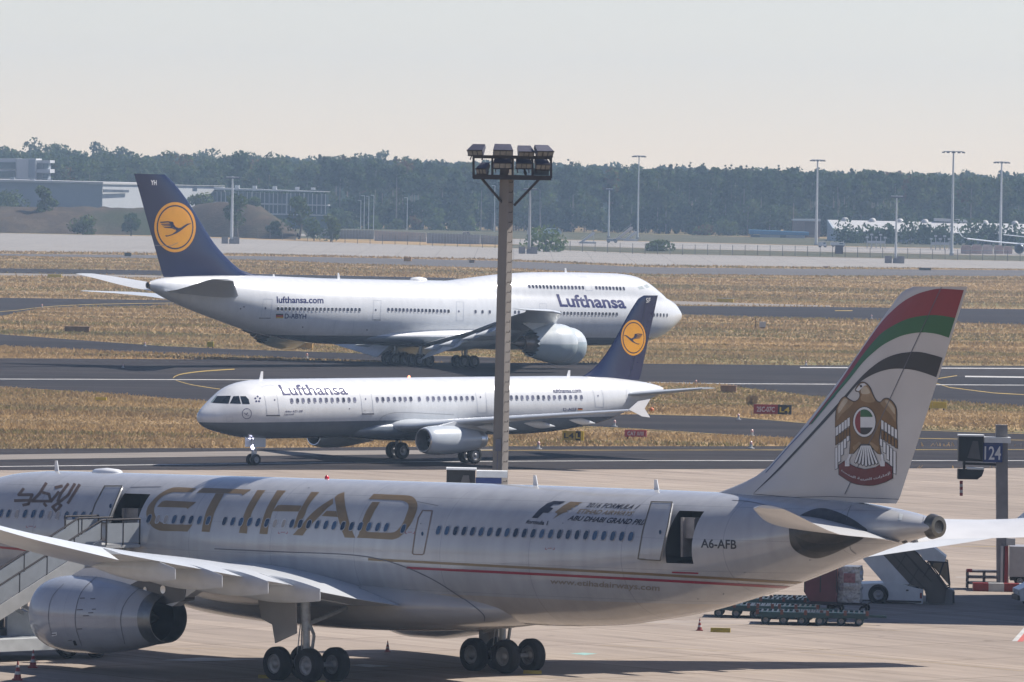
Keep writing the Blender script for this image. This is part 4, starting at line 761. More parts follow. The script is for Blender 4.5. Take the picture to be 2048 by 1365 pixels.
def airliner_narrow():
    s0 = 21.97; hd = 3.89626; P0 = Vector((-21.424 - s0 * math.cos(hd), 462.998 - s0 * math.sin(hd), 0))
    root = thing('airliner', 'white narrow-body airliner with navy tail and grey belly taxiing leftwards behind the light mast', 'airliner', P0, hd, 'airliners with navy tails')
    M = Matrix.Translation(P0) @ Matrix.Rotation(hd, 4, 'Z'); fwd = M.to_3x3() @ Vector((1, 0, 0))
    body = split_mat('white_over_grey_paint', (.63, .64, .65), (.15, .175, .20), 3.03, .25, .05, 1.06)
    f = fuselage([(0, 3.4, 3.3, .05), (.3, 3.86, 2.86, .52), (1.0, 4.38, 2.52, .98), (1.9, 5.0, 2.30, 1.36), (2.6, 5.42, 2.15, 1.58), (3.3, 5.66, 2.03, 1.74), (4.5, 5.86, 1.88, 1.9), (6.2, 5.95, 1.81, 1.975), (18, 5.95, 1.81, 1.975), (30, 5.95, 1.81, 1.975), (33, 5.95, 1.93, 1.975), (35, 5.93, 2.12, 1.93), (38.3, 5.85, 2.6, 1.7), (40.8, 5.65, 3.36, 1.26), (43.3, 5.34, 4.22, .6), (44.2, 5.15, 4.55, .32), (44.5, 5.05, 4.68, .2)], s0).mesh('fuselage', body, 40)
    link('fuselage', f, root); sk = Skin(M, [f])
    fb = MB(); rings = []
    for s in np.linspace(13.2, 26.5, 26):
        k = math.sin(math.pi * (s - 13.2) / 13.3) ** .45 if 13.2 < s < 26.5 else 0; zt, zb, hw = 2.5 + .75 * k, 2.05 - .55 * k, .9 + 1.22 * k
        rings.append([Vector((s0 - s, hw * math.copysign(abs(math.cos(t)) ** .8, math.cos(t)), (zt + zb) / 2 + (zt - zb) / 2 * math.copysign(abs(math.sin(t)) ** .85, math.sin(t)))) for t in [2 * math.pi * i / 36 for i in range(36)]])
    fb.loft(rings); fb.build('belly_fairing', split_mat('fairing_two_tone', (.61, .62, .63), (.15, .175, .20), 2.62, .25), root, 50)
    ws = [(1.0, 15.6, 8.3, 2.62, .14, 2), (2.0, 16.5, 7.0, 2.62, .14, 2), (6.4, 19.0, 4.2, 3.1, .12, 1), (16.9, 24.6, 1.6, 4.22, .105, -1)]
    for sd_ in (1, -1):
        wo = link('wing', wing(ws, sd_, s0).mesh('wing', M_LHWING, 40), root)
        fm = MB(); fm.prism([(24.7, 4.28), (25.6, 4.85), (26.75, 5.0), (26.2, 4.35), (26.75, 3.72), (26.0, 3.8), (25.2, 4.1)], -.035, .035, lambda u, v, t: Vector((s0 - u, sd_ * (16.95 + t), v))); fm.build('wingtip_fence', M_WHITE, wo)
        for y, sa, L, r in ((6.6, 19.9, 3.9, .26), (9.9, 21.4, 3.0, .22), (13.0, 22.8, 2.5, .19)):
            z = np.interp(y, [2, 6.4, 16.9], [2.6, 3.1, 4.22]) - .38; fq = MB(); rg = []
            for t in np.linspace(0, 1, 11):
                rr = r * (math.sin(math.pi * min(.5, t)) if t < .5 else 1 - ((t - .5) / .5) ** 1.5) + .01
                rg.append([Vector((s0 - (sa + L * t), sd_ * y + rr * .6 * math.cos(u), z - .25 * t + rr * 1.1 * math.sin(u))) for u in [2 * math.pi * i / 12 for i in range(12)]])
            fq.loft(rg); fq.build('flap_track_fairing', M_LHWING, wo, 50)
        e = nacelle(root, (sd_ * 5.75, 1.80), 15.75, 21.2, [(0, .86), (.06, .95), (.25, 1.02), (.45, 1.0), (.7, .85), (1, .60)], s0, [mat('nacelle_light', (.42, .46, .50), .28, var=.07, scale=1.2, coat=.25), M_METAL, M_METAL, M_DARK],
                    [(2, [(4.9, .70), (5.0, .69), (5.6, .56), (5.6, .53), (4.9, .55)]), (3, [(4.95, .54), (4.2, .5), (4.2, .01)]), (3, [(.9, .7), (1.0, .68), (1.02, .01)]), (2, [(.45, .02), (.6, .14), (.98, .26)])])
        py = MB(); py.prism([(17.0, 2.78), (18.6, 3.08), (21.5, 3.05), (22.6, 2.8), (21.6, 2.35), (20.6, 2.3), (18.0, 2.6)], -.14, .14, lambda u, v, t: Vector((s0 - u, sd_ * 5.75 + t, v))); py.build('pylon', M_LHWING, e, 30)
        landing_gear(root, 'main_landing_gear', (0, sd_ * 3.795), [(0, -.46), (0, .46)], .60, .44, (.1, sd_ * 3.795, 2.8), .14, brace=(.2, sd_ * 1.9, 2.3))
        link('stabilizer', wing([(.3, 38.9, 4.6, 4.5, .1, 0), (1.0, 39.4, 4.1, 4.56, .1, 0), (6.15, 42.55, 1.45, 5.2, .1, 0)], sd_, s0).mesh('stabilizer', M_LHWING, 40), root)
    ng = landing_gear(root, 'nose_landing_gear', (16.9, 0), [(0, -.26), (0, .26)], .39, .24, (16.9, 0, 2.1), .1)
    for yy, zz, rr in ((.12, 1.25, .16), (-.2, 1.9, .1), (.2, 1.9, .1)):
        lm = MB(); lm.lathe([(17.05, rr), (17.12, rr * .9), (17.14, .001)], (0, yy, zz), 'X', 14); lm.build('taxi_light', mat('taxi_light_lit', (.9, .9, 1), .2, emit=((.75, .75, 1.0), 6 if rr > .12 else 3)), ng, 40)
    for yy in (.45, -.45):
        dm = MB(); dm.b2((16.2, yy - .02, 1.25), (17.3, yy + .02, 1.95)); dm.build('gear_door', M_LHWING, ng)
    fin = vfin([(5.6, 35.6), (5.92, 36.5), (6.3, 37.3), (7.0, 38.25), (11.3, 41.75), (11.6, 42.05), (11.76, 42.5)], [(5.6, 42.2), (5.92, 42.35), (11.76, 43.95)], s0, .09).mesh('tail_fin', M_NAVY, 40)
    fo = link('tail_fin', fin, root); fs = Skin(M, [fin]); N = lambda p: crop(p, 1220, 580, .14647)
    crane_emblem(fs, fo, *N([(318, 655)])[0], 24.6, 35.6, -1)
    fs.text('fleet_code', 'SF', N([(489, 176), (547, 174), (550, 110), (490, 113)]), M_WTXT, fo, .0, 0, .03)
    fs.line('rudder_hinge_line', [(N([(505, 80), (395, 700), (265, 1200)]), False)], 1.0, mat('dark_navy_seam', (.006, .01, .035), .5), fo, .010)
    tail_cone(root, s0 - 44.5, 4.86, .2)
    # windows, doors, lettering
    wm = win_mesh('window', .24, .34, [mat('window_rim_pale', (.55, .56, .60), .4, var=.05), M_LGLASS], .015); G = lambda p: crop(p, 370, 730, .26855); J = lambda p: crop(p, 880, 580, .27832)
    pts = G([(795, 268), (838, 267), (880, 266), (923, 266), (967, 265), (1010, 264), (1053, 263), (1096, 263), (1138, 262), (1181, 262), (1222, 261), (1264, 261), (1432, 258), (1474, 258), (1515, 257), (1560, 257), (1602, 256), (1640, 256), (1682, 255), (1745, 255)])
    pts += lin((855.5, 798), (945.4, 797), 9) + lin((1001, 796), (1162.8, 795.3), 16); windows(sk, root, wm, pts, fwd)
    thin = mat('door_outline_grey', (.42, .44, .48), .5, var=.05)
    for q in (G([(572, 162), (640, 150), (672, 160), (690, 260), (703, 372), (612, 380), (600, 270)]), G([(1288, 158), (1360, 152), (1380, 175), (1396, 270), (1403, 362), (1322, 367), (1312, 260)]), J([(250, 718), (325, 715), (333, 800), (338, 880), (272, 884), (265, 800)]), J([(1085, 672), (1150, 680), (1172, 760), (1178, 842), (1118, 842), (1108, 760)])):
        sk.line('door', [(q, True)], 1.1, thin, root)
    for q in (G([(606, 378), (704, 378)]), G([(1320, 366), (1404, 366)])): sk.line('door_sill', [(q, False)], 2.6, M_SEAM, root, .02)
    for x, y in G([(668, 262), (1345, 255)]) + J([(290, 772), (1135, 762)]): sk.poly('door_window', [[(x + 1.4 * math.cos(t), y + 2 * math.sin(t)) for t in np.linspace(0, 6.28, 10, endpoint=False)]], M_LGLASS, root)
    k8 = lambda p: crop(p, 540, 750, .08789)
    sk.text('airline_lettering', 'Lufthansa', k8([(300, 470), (1790, 455), (1665, 222), (175, 230)]), M_LOGO, root, .022)
    sk.text('web_lettering', 'lufthansa.com', J([(818, 742), (1015, 740), (1008, 704), (808, 708)]), M_LOGO, root, .008, 0, .02, 3)
    sk.text('type_lettering', 'Airbus A321-200', k8([(330, 858), (740, 850), (745, 803), (345, 810)]), M_LOGO, root, .01, .2); sk.text('type_lettering', 'Lippstadt', k8([(320, 928), (550, 922), (555, 875), (330, 880)]), M_LOGO, root, .01, .2)
    sk.text('registration', 'D-AISF', J([(886, 872), (983, 870), (981, 848), (884, 850)]), M_LOGO, root, .01, 0, .02, 3); flag(sk, root, *[v for v in (1155.5, 1165, 816.6, 821)])
    cx, cy = G([(460, 364)])[0]; ring = [(cx + 9.2 * math.cos(t), cy + 10.2 * math.sin(t)) for t in np.linspace(0, 6.283, 26, endpoint=False)]; sk.line('nose_emblem', [(ring, True)], 1.0, M_LOGO, root)
    sk.poly('nose_emblem', [[(cx - (x - 630) / 440 * 9.5, cy + (y - 680) / 530 * 11) for x, y in CRANE[0]]], M_LOGO, root, .014, 3)
    cx, cy = G([(541, 256)])[0]
    for k in range(5):
        t = k * 1.2566 - 1.57; x, y = cx + 4.8 * math.cos(t), cy + 5.2 * math.sin(t); sk.poly('alliance_emblem', [[(x + 2.2 * math.cos(t + a), y + 2.2 * math.sin(t + a)) for a in (0.4, 1.9, 3.1, 4.4, 5.6)]], M_LOGO, root, .012, 3)
    for q in ([(203, 284), (240, 233), (342, 231), (325, 290)], [(334, 288), (360, 235), (402, 232), (416, 291)], [(428, 292), (410, 235), (452, 234), (474, 258), (482, 293)]): sk.poly('cockpit_window', [G(q)], M_COCKPIT, root, .012, 3)
    sk.poly('cockpit_window', [G([(192, 278), (234, 228), (240, 231), (202, 283)])], mat('cockpit_front_glass', (.20, .27, .28), .1), root, .01, 3)
    sk.line('nose_seam', [(G([(310, 388), (355, 388), (355, 424), (310, 424)]), True)], .8, thin, root)
    sk.line('fairing_seam', [(G(bez([(1445, 415), (1480, 380), (1560, 357), (1700, 358), (1850, 365), (2000, 372)], 4)), False)], .9, mat('seam_pale', (.25, .27, .30), .5), root, .02)
    for a, b in (((1225, 327), 1.2), ((698, 493), 1.4), ((1340, 340), .8)):
        x, y = G([a])[0]; sk.poly('static_port', [[(x + b * math.cos(t), y + b * math.sin(t)) for t in np.linspace(0, 6.28, 8, endpoint=False)]], M_SEAM, root)
    sk.line('tail_wear_mark', [(J([(1340, 720), (1338, 790), (1350, 800)]), False)], .9, thin, root)
    blade(sk, root, 521.5, 760, 5.86, .62); blade(sk, root, 1139, 756, 5.9, .45)
    bm_ = MB(); xx = sk.crest(822, 750).x; bm_.lathe([(5.93, .1), (6.06, .08), (6.1, .02)], (xx, 0, 0), 'Z', 10); bm_.build('beacon', mat('beacon_lit', (.7, .1, .05), .2, emit=((1, .35, .2), 2)), root, 60)
    return root

def airliner_jumbo():
    s0 = 37.5; hd = .737308; pt = .0087; P0 = Vector((18.106 - s0 * math.cos(hd), 729.879 - s0 * math.sin(hd), 0))
    root = thing('airliner', 'white double-deck jumbo airliner with navy tail and crane emblem, taxiing rightwards across the field', 'airliner', P0, hd, 'airliners with navy tails', pitch=pt)
    M = Matrix.Translation(P0) @ Euler((0, pt, hd)).to_matrix().to_4x4(); fwd = M.to_3x3() @ Vector((1, 0, 0))
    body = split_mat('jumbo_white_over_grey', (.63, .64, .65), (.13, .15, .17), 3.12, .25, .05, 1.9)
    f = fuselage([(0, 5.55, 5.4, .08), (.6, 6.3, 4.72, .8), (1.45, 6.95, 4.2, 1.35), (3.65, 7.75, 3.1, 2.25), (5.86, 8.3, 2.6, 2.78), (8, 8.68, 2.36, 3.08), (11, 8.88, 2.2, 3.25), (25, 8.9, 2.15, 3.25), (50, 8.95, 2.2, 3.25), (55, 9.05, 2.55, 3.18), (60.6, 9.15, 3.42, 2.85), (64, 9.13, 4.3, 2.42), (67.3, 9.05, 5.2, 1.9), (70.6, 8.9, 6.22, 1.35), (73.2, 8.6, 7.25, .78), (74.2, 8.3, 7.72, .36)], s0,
                 [(2.2, 6.9, 6.5, .8), (3.3, 7.75, 7.0, 1.4), (4.53, 8.5, 7.2, 1.9), (6, 9.3, 7.35, 2.2), (7.5, 9.75, 7.4, 2.4), (10, 9.96, 7.4, 2.55), (15.6, 10.0, 7.4, 2.6), (22, 9.93, 7.4, 2.6), (26.4, 9.68, 7.4, 2.55), (30, 9.32, 7.3, 2.5), (33.6, 8.93, 7.2, 2.4)]).mesh('fuselage', body, 40)
    link('fuselage', f, root); sk = Skin(M, [f])
    fb = MB(); rings = []
    for s in np.linspace(19, 47, 34):
        k = max(0, math.sin(math.pi * (s - 19) / 28)) ** .45; zt, zb, hw = 3.0 + 1.2 * k, 2.5 - .62 * k, 1.4 + 2.1 * k
        rings.append([Vector((s0 - s, hw * math.copysign(abs(math.cos(t)) ** .8, math.cos(t)), (zt + zb) / 2 + (zt - zb) / 2 * math.copysign(abs(math.sin(t)) ** .85, math.sin(t)))) for t in [2 * math.pi * i / 40 for i in range(40)]])
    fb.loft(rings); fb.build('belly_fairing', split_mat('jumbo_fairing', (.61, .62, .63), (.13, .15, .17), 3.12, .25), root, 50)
    ws = [(2.0, 20.5, 19, 2.9, .13, 2), (3.25, 21.9, 17.6, 3.05, .13, 2), (12, 29.6, 11.6, 4.2, .11, 1.5), (21, 37.4, 8.1, 5.3, .10, .5), (30, 45.1, 5.0, 6.25, .095, -1), (32.6, 48.6, 3.7, 6.5, .09, -1), (34.1, 54.4, 1.3, 6.7, .08, -1)]
    a = np.array(ws)
    for sd_ in (1, -1):
        wo = link('wing', wing(ws, sd_, s0).mesh('wing', M_LHWING, 40), root)
        for y0, y1, dx, dz, dr in ((3.5, 10.6, .9, -.30, 24), (10.9, 13.0, .3, -.15, 12), (13.2, 22.4, .7, -.22, 22)):
            sec = [(y, np.interp(y, a[:, 0], a[:, 1]) + dx, np.interp(y, a[:, 0], a[:, 2]), np.interp(y, a[:, 0], a[:, 3]), .10, 1.5) for y in np.linspace(y0, y1, 4)]
            link('flap', wing(sec, sd_, s0, .80, 1.02, dr, dz).mesh('flap', mat('flap_paint', (.62, .64, .66), .32, var=.1, scale=1.2), 40), wo)
        for y, sa, L, r in ((5.5, 32.5, 9.2, .5), (9.2, 34.0, 9.0, .5), (15.5, 38.5, 7.0, .42), (19.6, 41.0, 6.5, .4)):
            z = np.interp(y, a[:, 0], a[:, 3]) - 1.0; fq = MB(); rg = []
            for t in np.linspace(0, 1, 13):
                rr = r * (math.sin(math.pi * min(.5, t * .9)) if t < .55 else 1 - ((t - .55) / .45) ** 1.5) + .01
                rg.append([Vector((s0 - (sa + L * t), sd_ * y + rr * .7 * math.cos(u), z - .9 * max(0, t - .45) ** 1.2 + rr * 1.2 * math.sin(u))) for u in [2 * math.pi * i / 12 for i in range(12)]])
            fq.loft(rg); fq.build('flap_track_fairing', M_LHWING, wo, 50)
        ncol = split_mat('jumbo_nacelle', (.56, .60, .62), (.36, .42, .44), 2.95, .25)  # greyer lower half carries the cowl's shading in its colour
        for yy, si, zz in ((12.0, 26.3, 2.45), (21.2, 36.1, 3.0)):
            e = nacelle(root, (sd_ * yy, zz), si, si + 5.0, [(0, 1.62), (.05, 1.78), (.22, 1.98), (.45, 2.0), (.72, 1.78), (1, 1.42)], s0, [ncol, M_METAL, M_HOT, M_DARK],
                        [(3, [(.9, 1.4), (1.0, 1.4), (1.02, .01)]), (3, [(4.8, 1.38), (4.4, 1.36), (4.2, .9)]), (2, [(4.2, 1.0), (5.2, 1.0), (6.3, .72), (6.3, .66)]), (2, [(6.2, .5), (7.0, .3), (7.9, .03)])])
            ch = MB()
            for k in range(18):
                t0, t1 = 2 * math.pi * k / 18, 2 * math.pi * (k + 1) / 18; q = lambda x, r, t: Vector((s0 - si - x, sd_ * yy + r * math.sin(t), zz + r * math.cos(t)))
                ch.add([q(4.95, 1.43, t0), q(4.95, 1.43, t1), q(5.36, 1.37, (t0 + t1) / 2), q(4.95, 1.38, t0), q(4.95, 1.38, t1), q(5.36, 1.34, (t0 + t1) / 2)], [(0, 1, 2), (3, 5, 4), (0, 2, 5, 3), (1, 4, 5, 2)])
            ch.build('chevron_nozzle', ncol, e)
            py = MB(); zz2 = np.interp(yy, a[:, 0], a[:, 3]); se = np.interp(yy, a[:, 0], a[:, 1])
            py.prism([(si + .8, zz + 1.8), (si + 2.6, zz + 2.2), (se + 1.5, zz2 + .1), (se + 5, zz2 - .3), (se + 3.0, zz + 1.1), (si + 6.2, zz + .75), (si + 4.8, zz + 1.2)], -.22, .22, lambda u, v, t: Vector((s0 - u, sd_ * yy + t, v))); py.build('pylon', M_LHWING, e, 30)
        landing_gear(root, 'wing_landing_gear', (1.5, sd_ * 5.5), [(dx, dy) for dx in (.72, -.72) for dy in (-.58, .58)], .64, .46, (1.6, sd_ * 5.5, 3.4), .2, brace=(1.6, sd_ * 2.6, 2.8))
        landing_gear(root, 'body_landing_gear', (-1.6, sd_ * 1.95), [(dx, dy) for dx in (.72, -.72) for dy in (-.56, .56)], .64, .46, (-1.5, sd_ * 1.95, 2.4), .2)
        link('stabilizer', wing([(.5, 62.6, 10.2, 6.95, .1, -2.5), (1.2, 63.2, 9.6, 7.0, .1, -2.5), (10.6, 71.9, 2.9, 8.72, .1, -2.5), (11.1, 72.8, 1.9, 8.8, .09, -2.5)], sd_, s0).mesh('stabilizer', mat('jumbo_tailplane', (.52, .53, .54), .32, var=.08), 40), root)
    landing_gear(root, 'nose_landing_gear', (29.67, 0), [(0, -.46), (0, .46)], .62, .42, (29.6, 0, 2.6), .16)
    fin = vfin([(8.85, 57.4), (9.14, 59.6), (9.4, 61.3), (9.9, 62.5), (18.9, 71.9), (19.2, 72.4)], [(8.85, 72.2), (9.2, 72.4), (19.2, 76.35)], s0, .10).mesh('tail_fin', M_NAVY, 40)
    fo = link('tail_fin', fin, root); fs = Skin(M, [fin]); crane_emblem(fs, fo, 350.0, 454.8, 41.6, 50.2, 1, 0)
    U = lambda p: crop(p, 130, 330, .28571); fs.text('fleet_code', 'YH', U([(600, 142), (641, 143), (641, 108), (600, 107)]), M_WTXT, fo, .03)
    fs.line('rudder_joint', [(U([(622, 564), (740, 568), (790, 545)]), False)], .9, mat('rudder_joint_pale', (.2, .18, .2), .5), fo, .04)
    tail_cone(root, s0 - 74.2, 8.0, .34)
    V = lambda p: crop(p, 430, 530, .27832); Wc = lambda p: crop(p, 830, 530, .27832)
    wm = win_mesh('window', .30, .40, [mat('window_rim_white', (.6, .6, .62), .4, var=.05), mat('jumbo_cabin_glass', (.05, .05, .07), .12, var=.3, scale=7, each=.5)], .015)
    pts = lin((555.8, 618.2), (718.9, 620.2), 22) + lin((777, 619.8), (897, 623), 17) + [(951, 624), (965, 624.3), (979.4, 624.5), (1030, 625), (1037.5, 625)] + lin((1107, 626.8), (1233.5, 629), 19) + lin((1308, 630.3), (1334, 631), 5) + lin((1058.8, 573.5), (1166, 576), 16) + lin((1192.6, 576.2), (1247.5, 578), 9)
    windows(sk, root, wm, pts, fwd)
    thin = MATS['door_outline_grey']
    for q in (V([(350, 245), (412, 247), (408, 300), (394, 382), (328, 382), (340, 310)]), V([(1140, 255), (1195, 257), (1190, 330), (1186, 395), (1132, 395), (1138, 320)]), V([(1735, 265), (1787, 267), (1786, 340), (1785, 405), (1733, 403), (1736, 330)]), Wc([(893, 278), (943, 279), (946, 340), (945, 405), (905, 405), (900, 340)]), Wc([(1190, 86), (1232, 88), (1262, 130), (1275, 185), (1228, 185), (1215, 130)]), V([(868, 402), (1000, 405), (985, 500), (840, 498)])):
        sk.line('door', [(q, True)], .9, thin, root)
    sk.line('door_sill', [(V([(318, 383), (398, 384)]), False)], 1.6, M_SEAM, root); sk.line('door_sill', [(V([(1132, 396), (1188, 397)]), False)], 1.4, M_SEAM, root)
    for x, y in V([(362, 313), (1155, 325), (1752, 335)]) + Wc([(911, 345)]): sk.poly('door_window', [[(x + 1.8 * math.cos(t), y + 2.4 * math.sin(t)) for t in np.linspace(0, 6.28, 10, endpoint=False)]], M_LGLASS, root)
    sk.text('airline_lettering', 'Lufthansa', Wc([(1043, 303), (1522, 316), (1494, 226), (1013, 210)]), M_LOGO, root, .03)
    sk.text('web_lettering', 'lufthansa.com', V([(445, 275), (780, 278), (778, 230), (442, 227)]), M_LOGO, root, .025)
    sk.text('registration', 'D-ABYH', V([(500, 386), (655, 388), (656, 352), (502, 350)]), M_LOGO, root, .02); flag(sk, root, *V([(438, 352)])[0][:1], *V([(490, 352)])[0][:1], *[V([(0, 352)])[0][1], V([(0, 384)])[0][1]])
    for x, y in V([(208, 302), (630, 448), (1092, 468), (183, 316)]): sk.poly('static_port', [[(x + 1.5 * math.cos(t), y + 1.6 * math.sin(t)) for t in np.linspace(0, 6.28, 8, endpoint=False)]], M_SEAM, root)
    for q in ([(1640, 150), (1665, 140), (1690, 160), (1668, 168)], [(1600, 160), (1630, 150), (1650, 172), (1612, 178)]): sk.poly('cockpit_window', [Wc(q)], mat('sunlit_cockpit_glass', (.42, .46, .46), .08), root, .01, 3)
    blade(sk, root, 679, 562, 9.0, .55); blade(sk, root, 1138, 552, 9.95, .5); blade(sk, root, 551, 557, 9.05, .25)
    am = MB(); xx = sk.crest(838, 556).x; am.lathe([(xx - 1.1, .02), (xx - .8, .38), (xx + .2, .5), (xx + 1.0, .35), (xx + 1.3, .02)], (0, 0, 0), 'X', 20); am.v = [(p, q, 8.88 + r * .8) for p, q, r in am.v]; am.build('antenna_dome', M_WHITE, root, 60)
    return root
airliner_gold(); airliner_narrow(); airliner_jumbo()
# ================================================================ things on the near apron and beside the taxiways
M_CONC = mat('mast_concrete', (.17, .153, .14), .85, var=.18, scale=.9, stretch=(1, 1, .15), bump=.1); M_STEEL = mat('dark_steel', (.035, .03, .032), .6, .3, .3, 4)
M_LAMPH = mat('lamp_housing', (.085, .085, .115), .45, .3, .2, 4); M_LAMPG = mat('lamp_glass', (.15, .135, .115), .25, var=.25, scale=6); M_BLKBOX = mat('matt_black_case', (.012, .012, .013), .6, var=.2); M_WCASE = mat('white_case', (.66, .67, .66), .45, var=.1, scale=2)
M_RED = mat('signal_red', (.22, .018, .018), .5, var=.15, scale=3); M_WHT = mat('dull_white', (.42, .42, .41), .5, var=.12, scale=2); M_TEAL = mat('teal_paint', (.006, .042, .05), .5, var=.25, scale=3); M_SIGNB = mat('sign_blue', (.012, .035, .16), .35, var=.08); M_SIGNR = mat('sign_red', (.26, .018, .022), .45, var=.1); M_SIGNY = mat('sign_yellow', (.55, .40, .02), .45, var=.12)
def pole_frame(D, right, up):
    """metres across and up at depth D for a board facing the camera"""
    return atY(right, up, D)

def light_mast():
    D = 288.0; b = atY(992, 1318, D); b.z = 0; root = thing('light_mast', 'tall concrete light mast with a rack of eight floodlights and ladder rungs, in the middle', 'light mast', b)
    def L(x, y, dy=0.0): q = atY(x, y, D) - b; return Vector((q.x, dy, q.z))
    H = L(1014, 318).z; lean = L(1014, 340).x; w0, w1 = .315, .262; a = R(-33); mb = MB(); rings = []
    for z, k in ((0, 0), (H * .5, .5), (H, 1)):
        w_ = w0 + (w1 - w0) * k; rings.append([Vector((lean * k, 0, z)) + Matrix.Rotation(a, 3, 'Z') @ Vector((x * w_, y * w_, 0)) for x, y in ((-.82, -.82 + .0), (.82, -.82), (.82, .82), (-.82, .82))])
    mb.loft(rings); pole = mb.build('pole', M_CONC, root)
    r0 = Matrix.Rotation(a, 3, 'Z')
    for k in range(44):
        side = MB(); z = 2 + (H - 3) * k / 43; t = z / H; wv = (w0 + (w1 - w0) * t) * .82; c = Vector((lean * t, 0, z)) + r0 @ Vector((wv, .0, 0)); d = r0 @ Vector((1, 0, 0)); side.bar(c + r0 @ Vector((0, -.12, 0)), c + d * .17 + r0 @ Vector((0, -.12, 0)), .025); side.bar(c + d * .17 + r0 @ Vector((0, -.12, 0)), c + d * .17 + r0 @ Vector((0, -.12, .08)), .025); side.build('climbing_rung', M_STEEL, pole)
    cb = MB(); t0 = Vector((.0, -.36, 0)); cb.tube([Vector((-.12, -.40, 3)), Vector((lean * .3 - .12, -.39, 9.0))], .025, 6); cb.tube([Vector((.0, -.41, 3)), Vector((lean * .3, -.40, 7.2))], .02, 6); cb.box((lean * .35 - .1, -.40, 9.1), (.24, .12, .5)); cb.build('cable_conduit', M_LAMPH, pole)
    k = .17090; P = lambda x, y, dy=0.0: L(850 + x * k, 270 + y * k, dy)
    fr = MB()
    for dy in (-.75, .75):
        fr.bar(P(560, 256, dy), P(1480, 268, dy), .10, .14); fr.bar(P(565, 492, dy), P(1478, 506, dy), .10, .20)
        for x in (568, 788, 1025, 1258, 1475): fr.bar(P(x, 250, dy), P(x, 505, dy), .09)
    for x in (568, 788, 1025, 1258, 1475): fr.bar(P(x, 498, -.75), P(x, 498, .75), .08); fr.bar(P(x, 260, -.75), P(x, 260, .75), .08)
    fr.build('lamp_rack', M_STEEL, root)
    dk = MB(); c0, c1 = P(565, 500), P(1478, 512); dk.b2((c0.x, -.72, c0.z - .05), (c1.x, .72, c0.z - .02)); dk.build('maintenance_deck', mat('rusted_grating', (.10, .07, .06), .8, var=.3, scale=3), root)
    for p, q in (((665, 512), (930, 825)), ((1345, 510), (1045, 825))): m_ = MB(); m_.bar(P(*p, -.5), P(*q, -.05), .09); m_.build('brace', M_STEEL, root)
    def lamp(x, y, w_, h, yaw, tilt, dy=-.8):
        """floodlight: housing wedge with a framed glass face"""
        c = P(x, y, dy); hw, hh = w_ * k * D / F_PX / 2, h * k * D / F_PX / 2; rot = Matrix.Rotation(R(yaw), 3, 'Z') @ Matrix.Rotation(R(tilt), 3, 'X'); m_ = MB()
        f = [Vector((i * hw, -.12, j * hh)) for i, j in ((-1, -1), (1, -1), (1, 1), (-1, 1))]; bk = [Vector((i * hw * .8, .42, j * hh * .62 + hh * .3)) for i, j in ((-1, -1), (1, -1), (1, 1), (-1, 1))]
        m_.loft([[c + rot @ v for v in f], [c + rot @ v for v in bk]]); m_.bar(c + rot @ Vector((-hw * .7, .2, -hh)), c + Vector((-hw * .7, .3, -hh - .22)), .05); m_.bar(c + rot @ Vector((hw * .7, .2, -hh)), c + Vector((hw * .7, .3, -hh - .22)), .05)
        o = m_.build('floodlight', M_LAMPH, root); g = MB(); gq = [c + rot @ Vector((i * hw * .88, -.14, j * hh * .8)) for i, j in ((-1, -1), (1, -1), (1, 1), (-1, 1))]; g.add(gq, [(0, 1, 2, 3)]); g.build('glass', M_LAMPG, o)
        bz = MB()
        for i in (-.30, .30): bz.bar(c + rot @ Vector((i * hw, -.15, -hh * .8)), c + rot @ Vector((i * hw, -.15, hh * .8)), .03)
        for j in (-1, 1): bz.bar(c + rot @ Vector((-hw, -.14, j * hh * .92)), c + rot @ Vector((hw, -.14, j * hh * .92)), .05)
        bz.build('bezel', M_STEEL, o)
    for x, y, w_, h, yaw in ((600, 196, 195, 75, -22), (912, 198, 235, 82, 3), (1178, 212, 195, 72, 14), (1392, 208, 215, 78, 24), (905, 345, 215, 82, 3), (1152, 348, 190, 75, 8), (1372, 362, 180, 78, 16), (672, 412, 130, 80, -24)): lamp(x, y, w_, h, yaw, 30)
    gb = MB(); c = P(1352, 432, -.3); gb.box(c, (.72, .5, .30)); gb.build('ballast_box', mat('teal_grey_box', (.07, .10, .13), .5, var=.2), root)
    # the bird perched on the rack
    c = P(1172, 484, -.72) + b; bd = MB(); bd.loft([[c + Vector((r * math.cos(t) + x, r * .8 * math.sin(t), z)) for t in [6.283 * i / 8 for i in range(8)]] for x, z, r in ((.03, .02, .01), (.02, .06, .05), (0, .14, .075), (-.02, .22, .055), (-.025, .27, .045), (-.03, .32, .02))]); bd.bar(c + Vector((.03, 0, .07)), c + Vector((.10, 0, -.08)), .04, .02); bd.bar(c + Vector((-.05, 0, .28)), c + Vector((-.12, 0, .27)), .015)
    tag(bd.build('bird', M_BLKBOX, None, 60), 'small dark bird perched on the lamp rack of the concrete mast', 'bird')
light_mast()

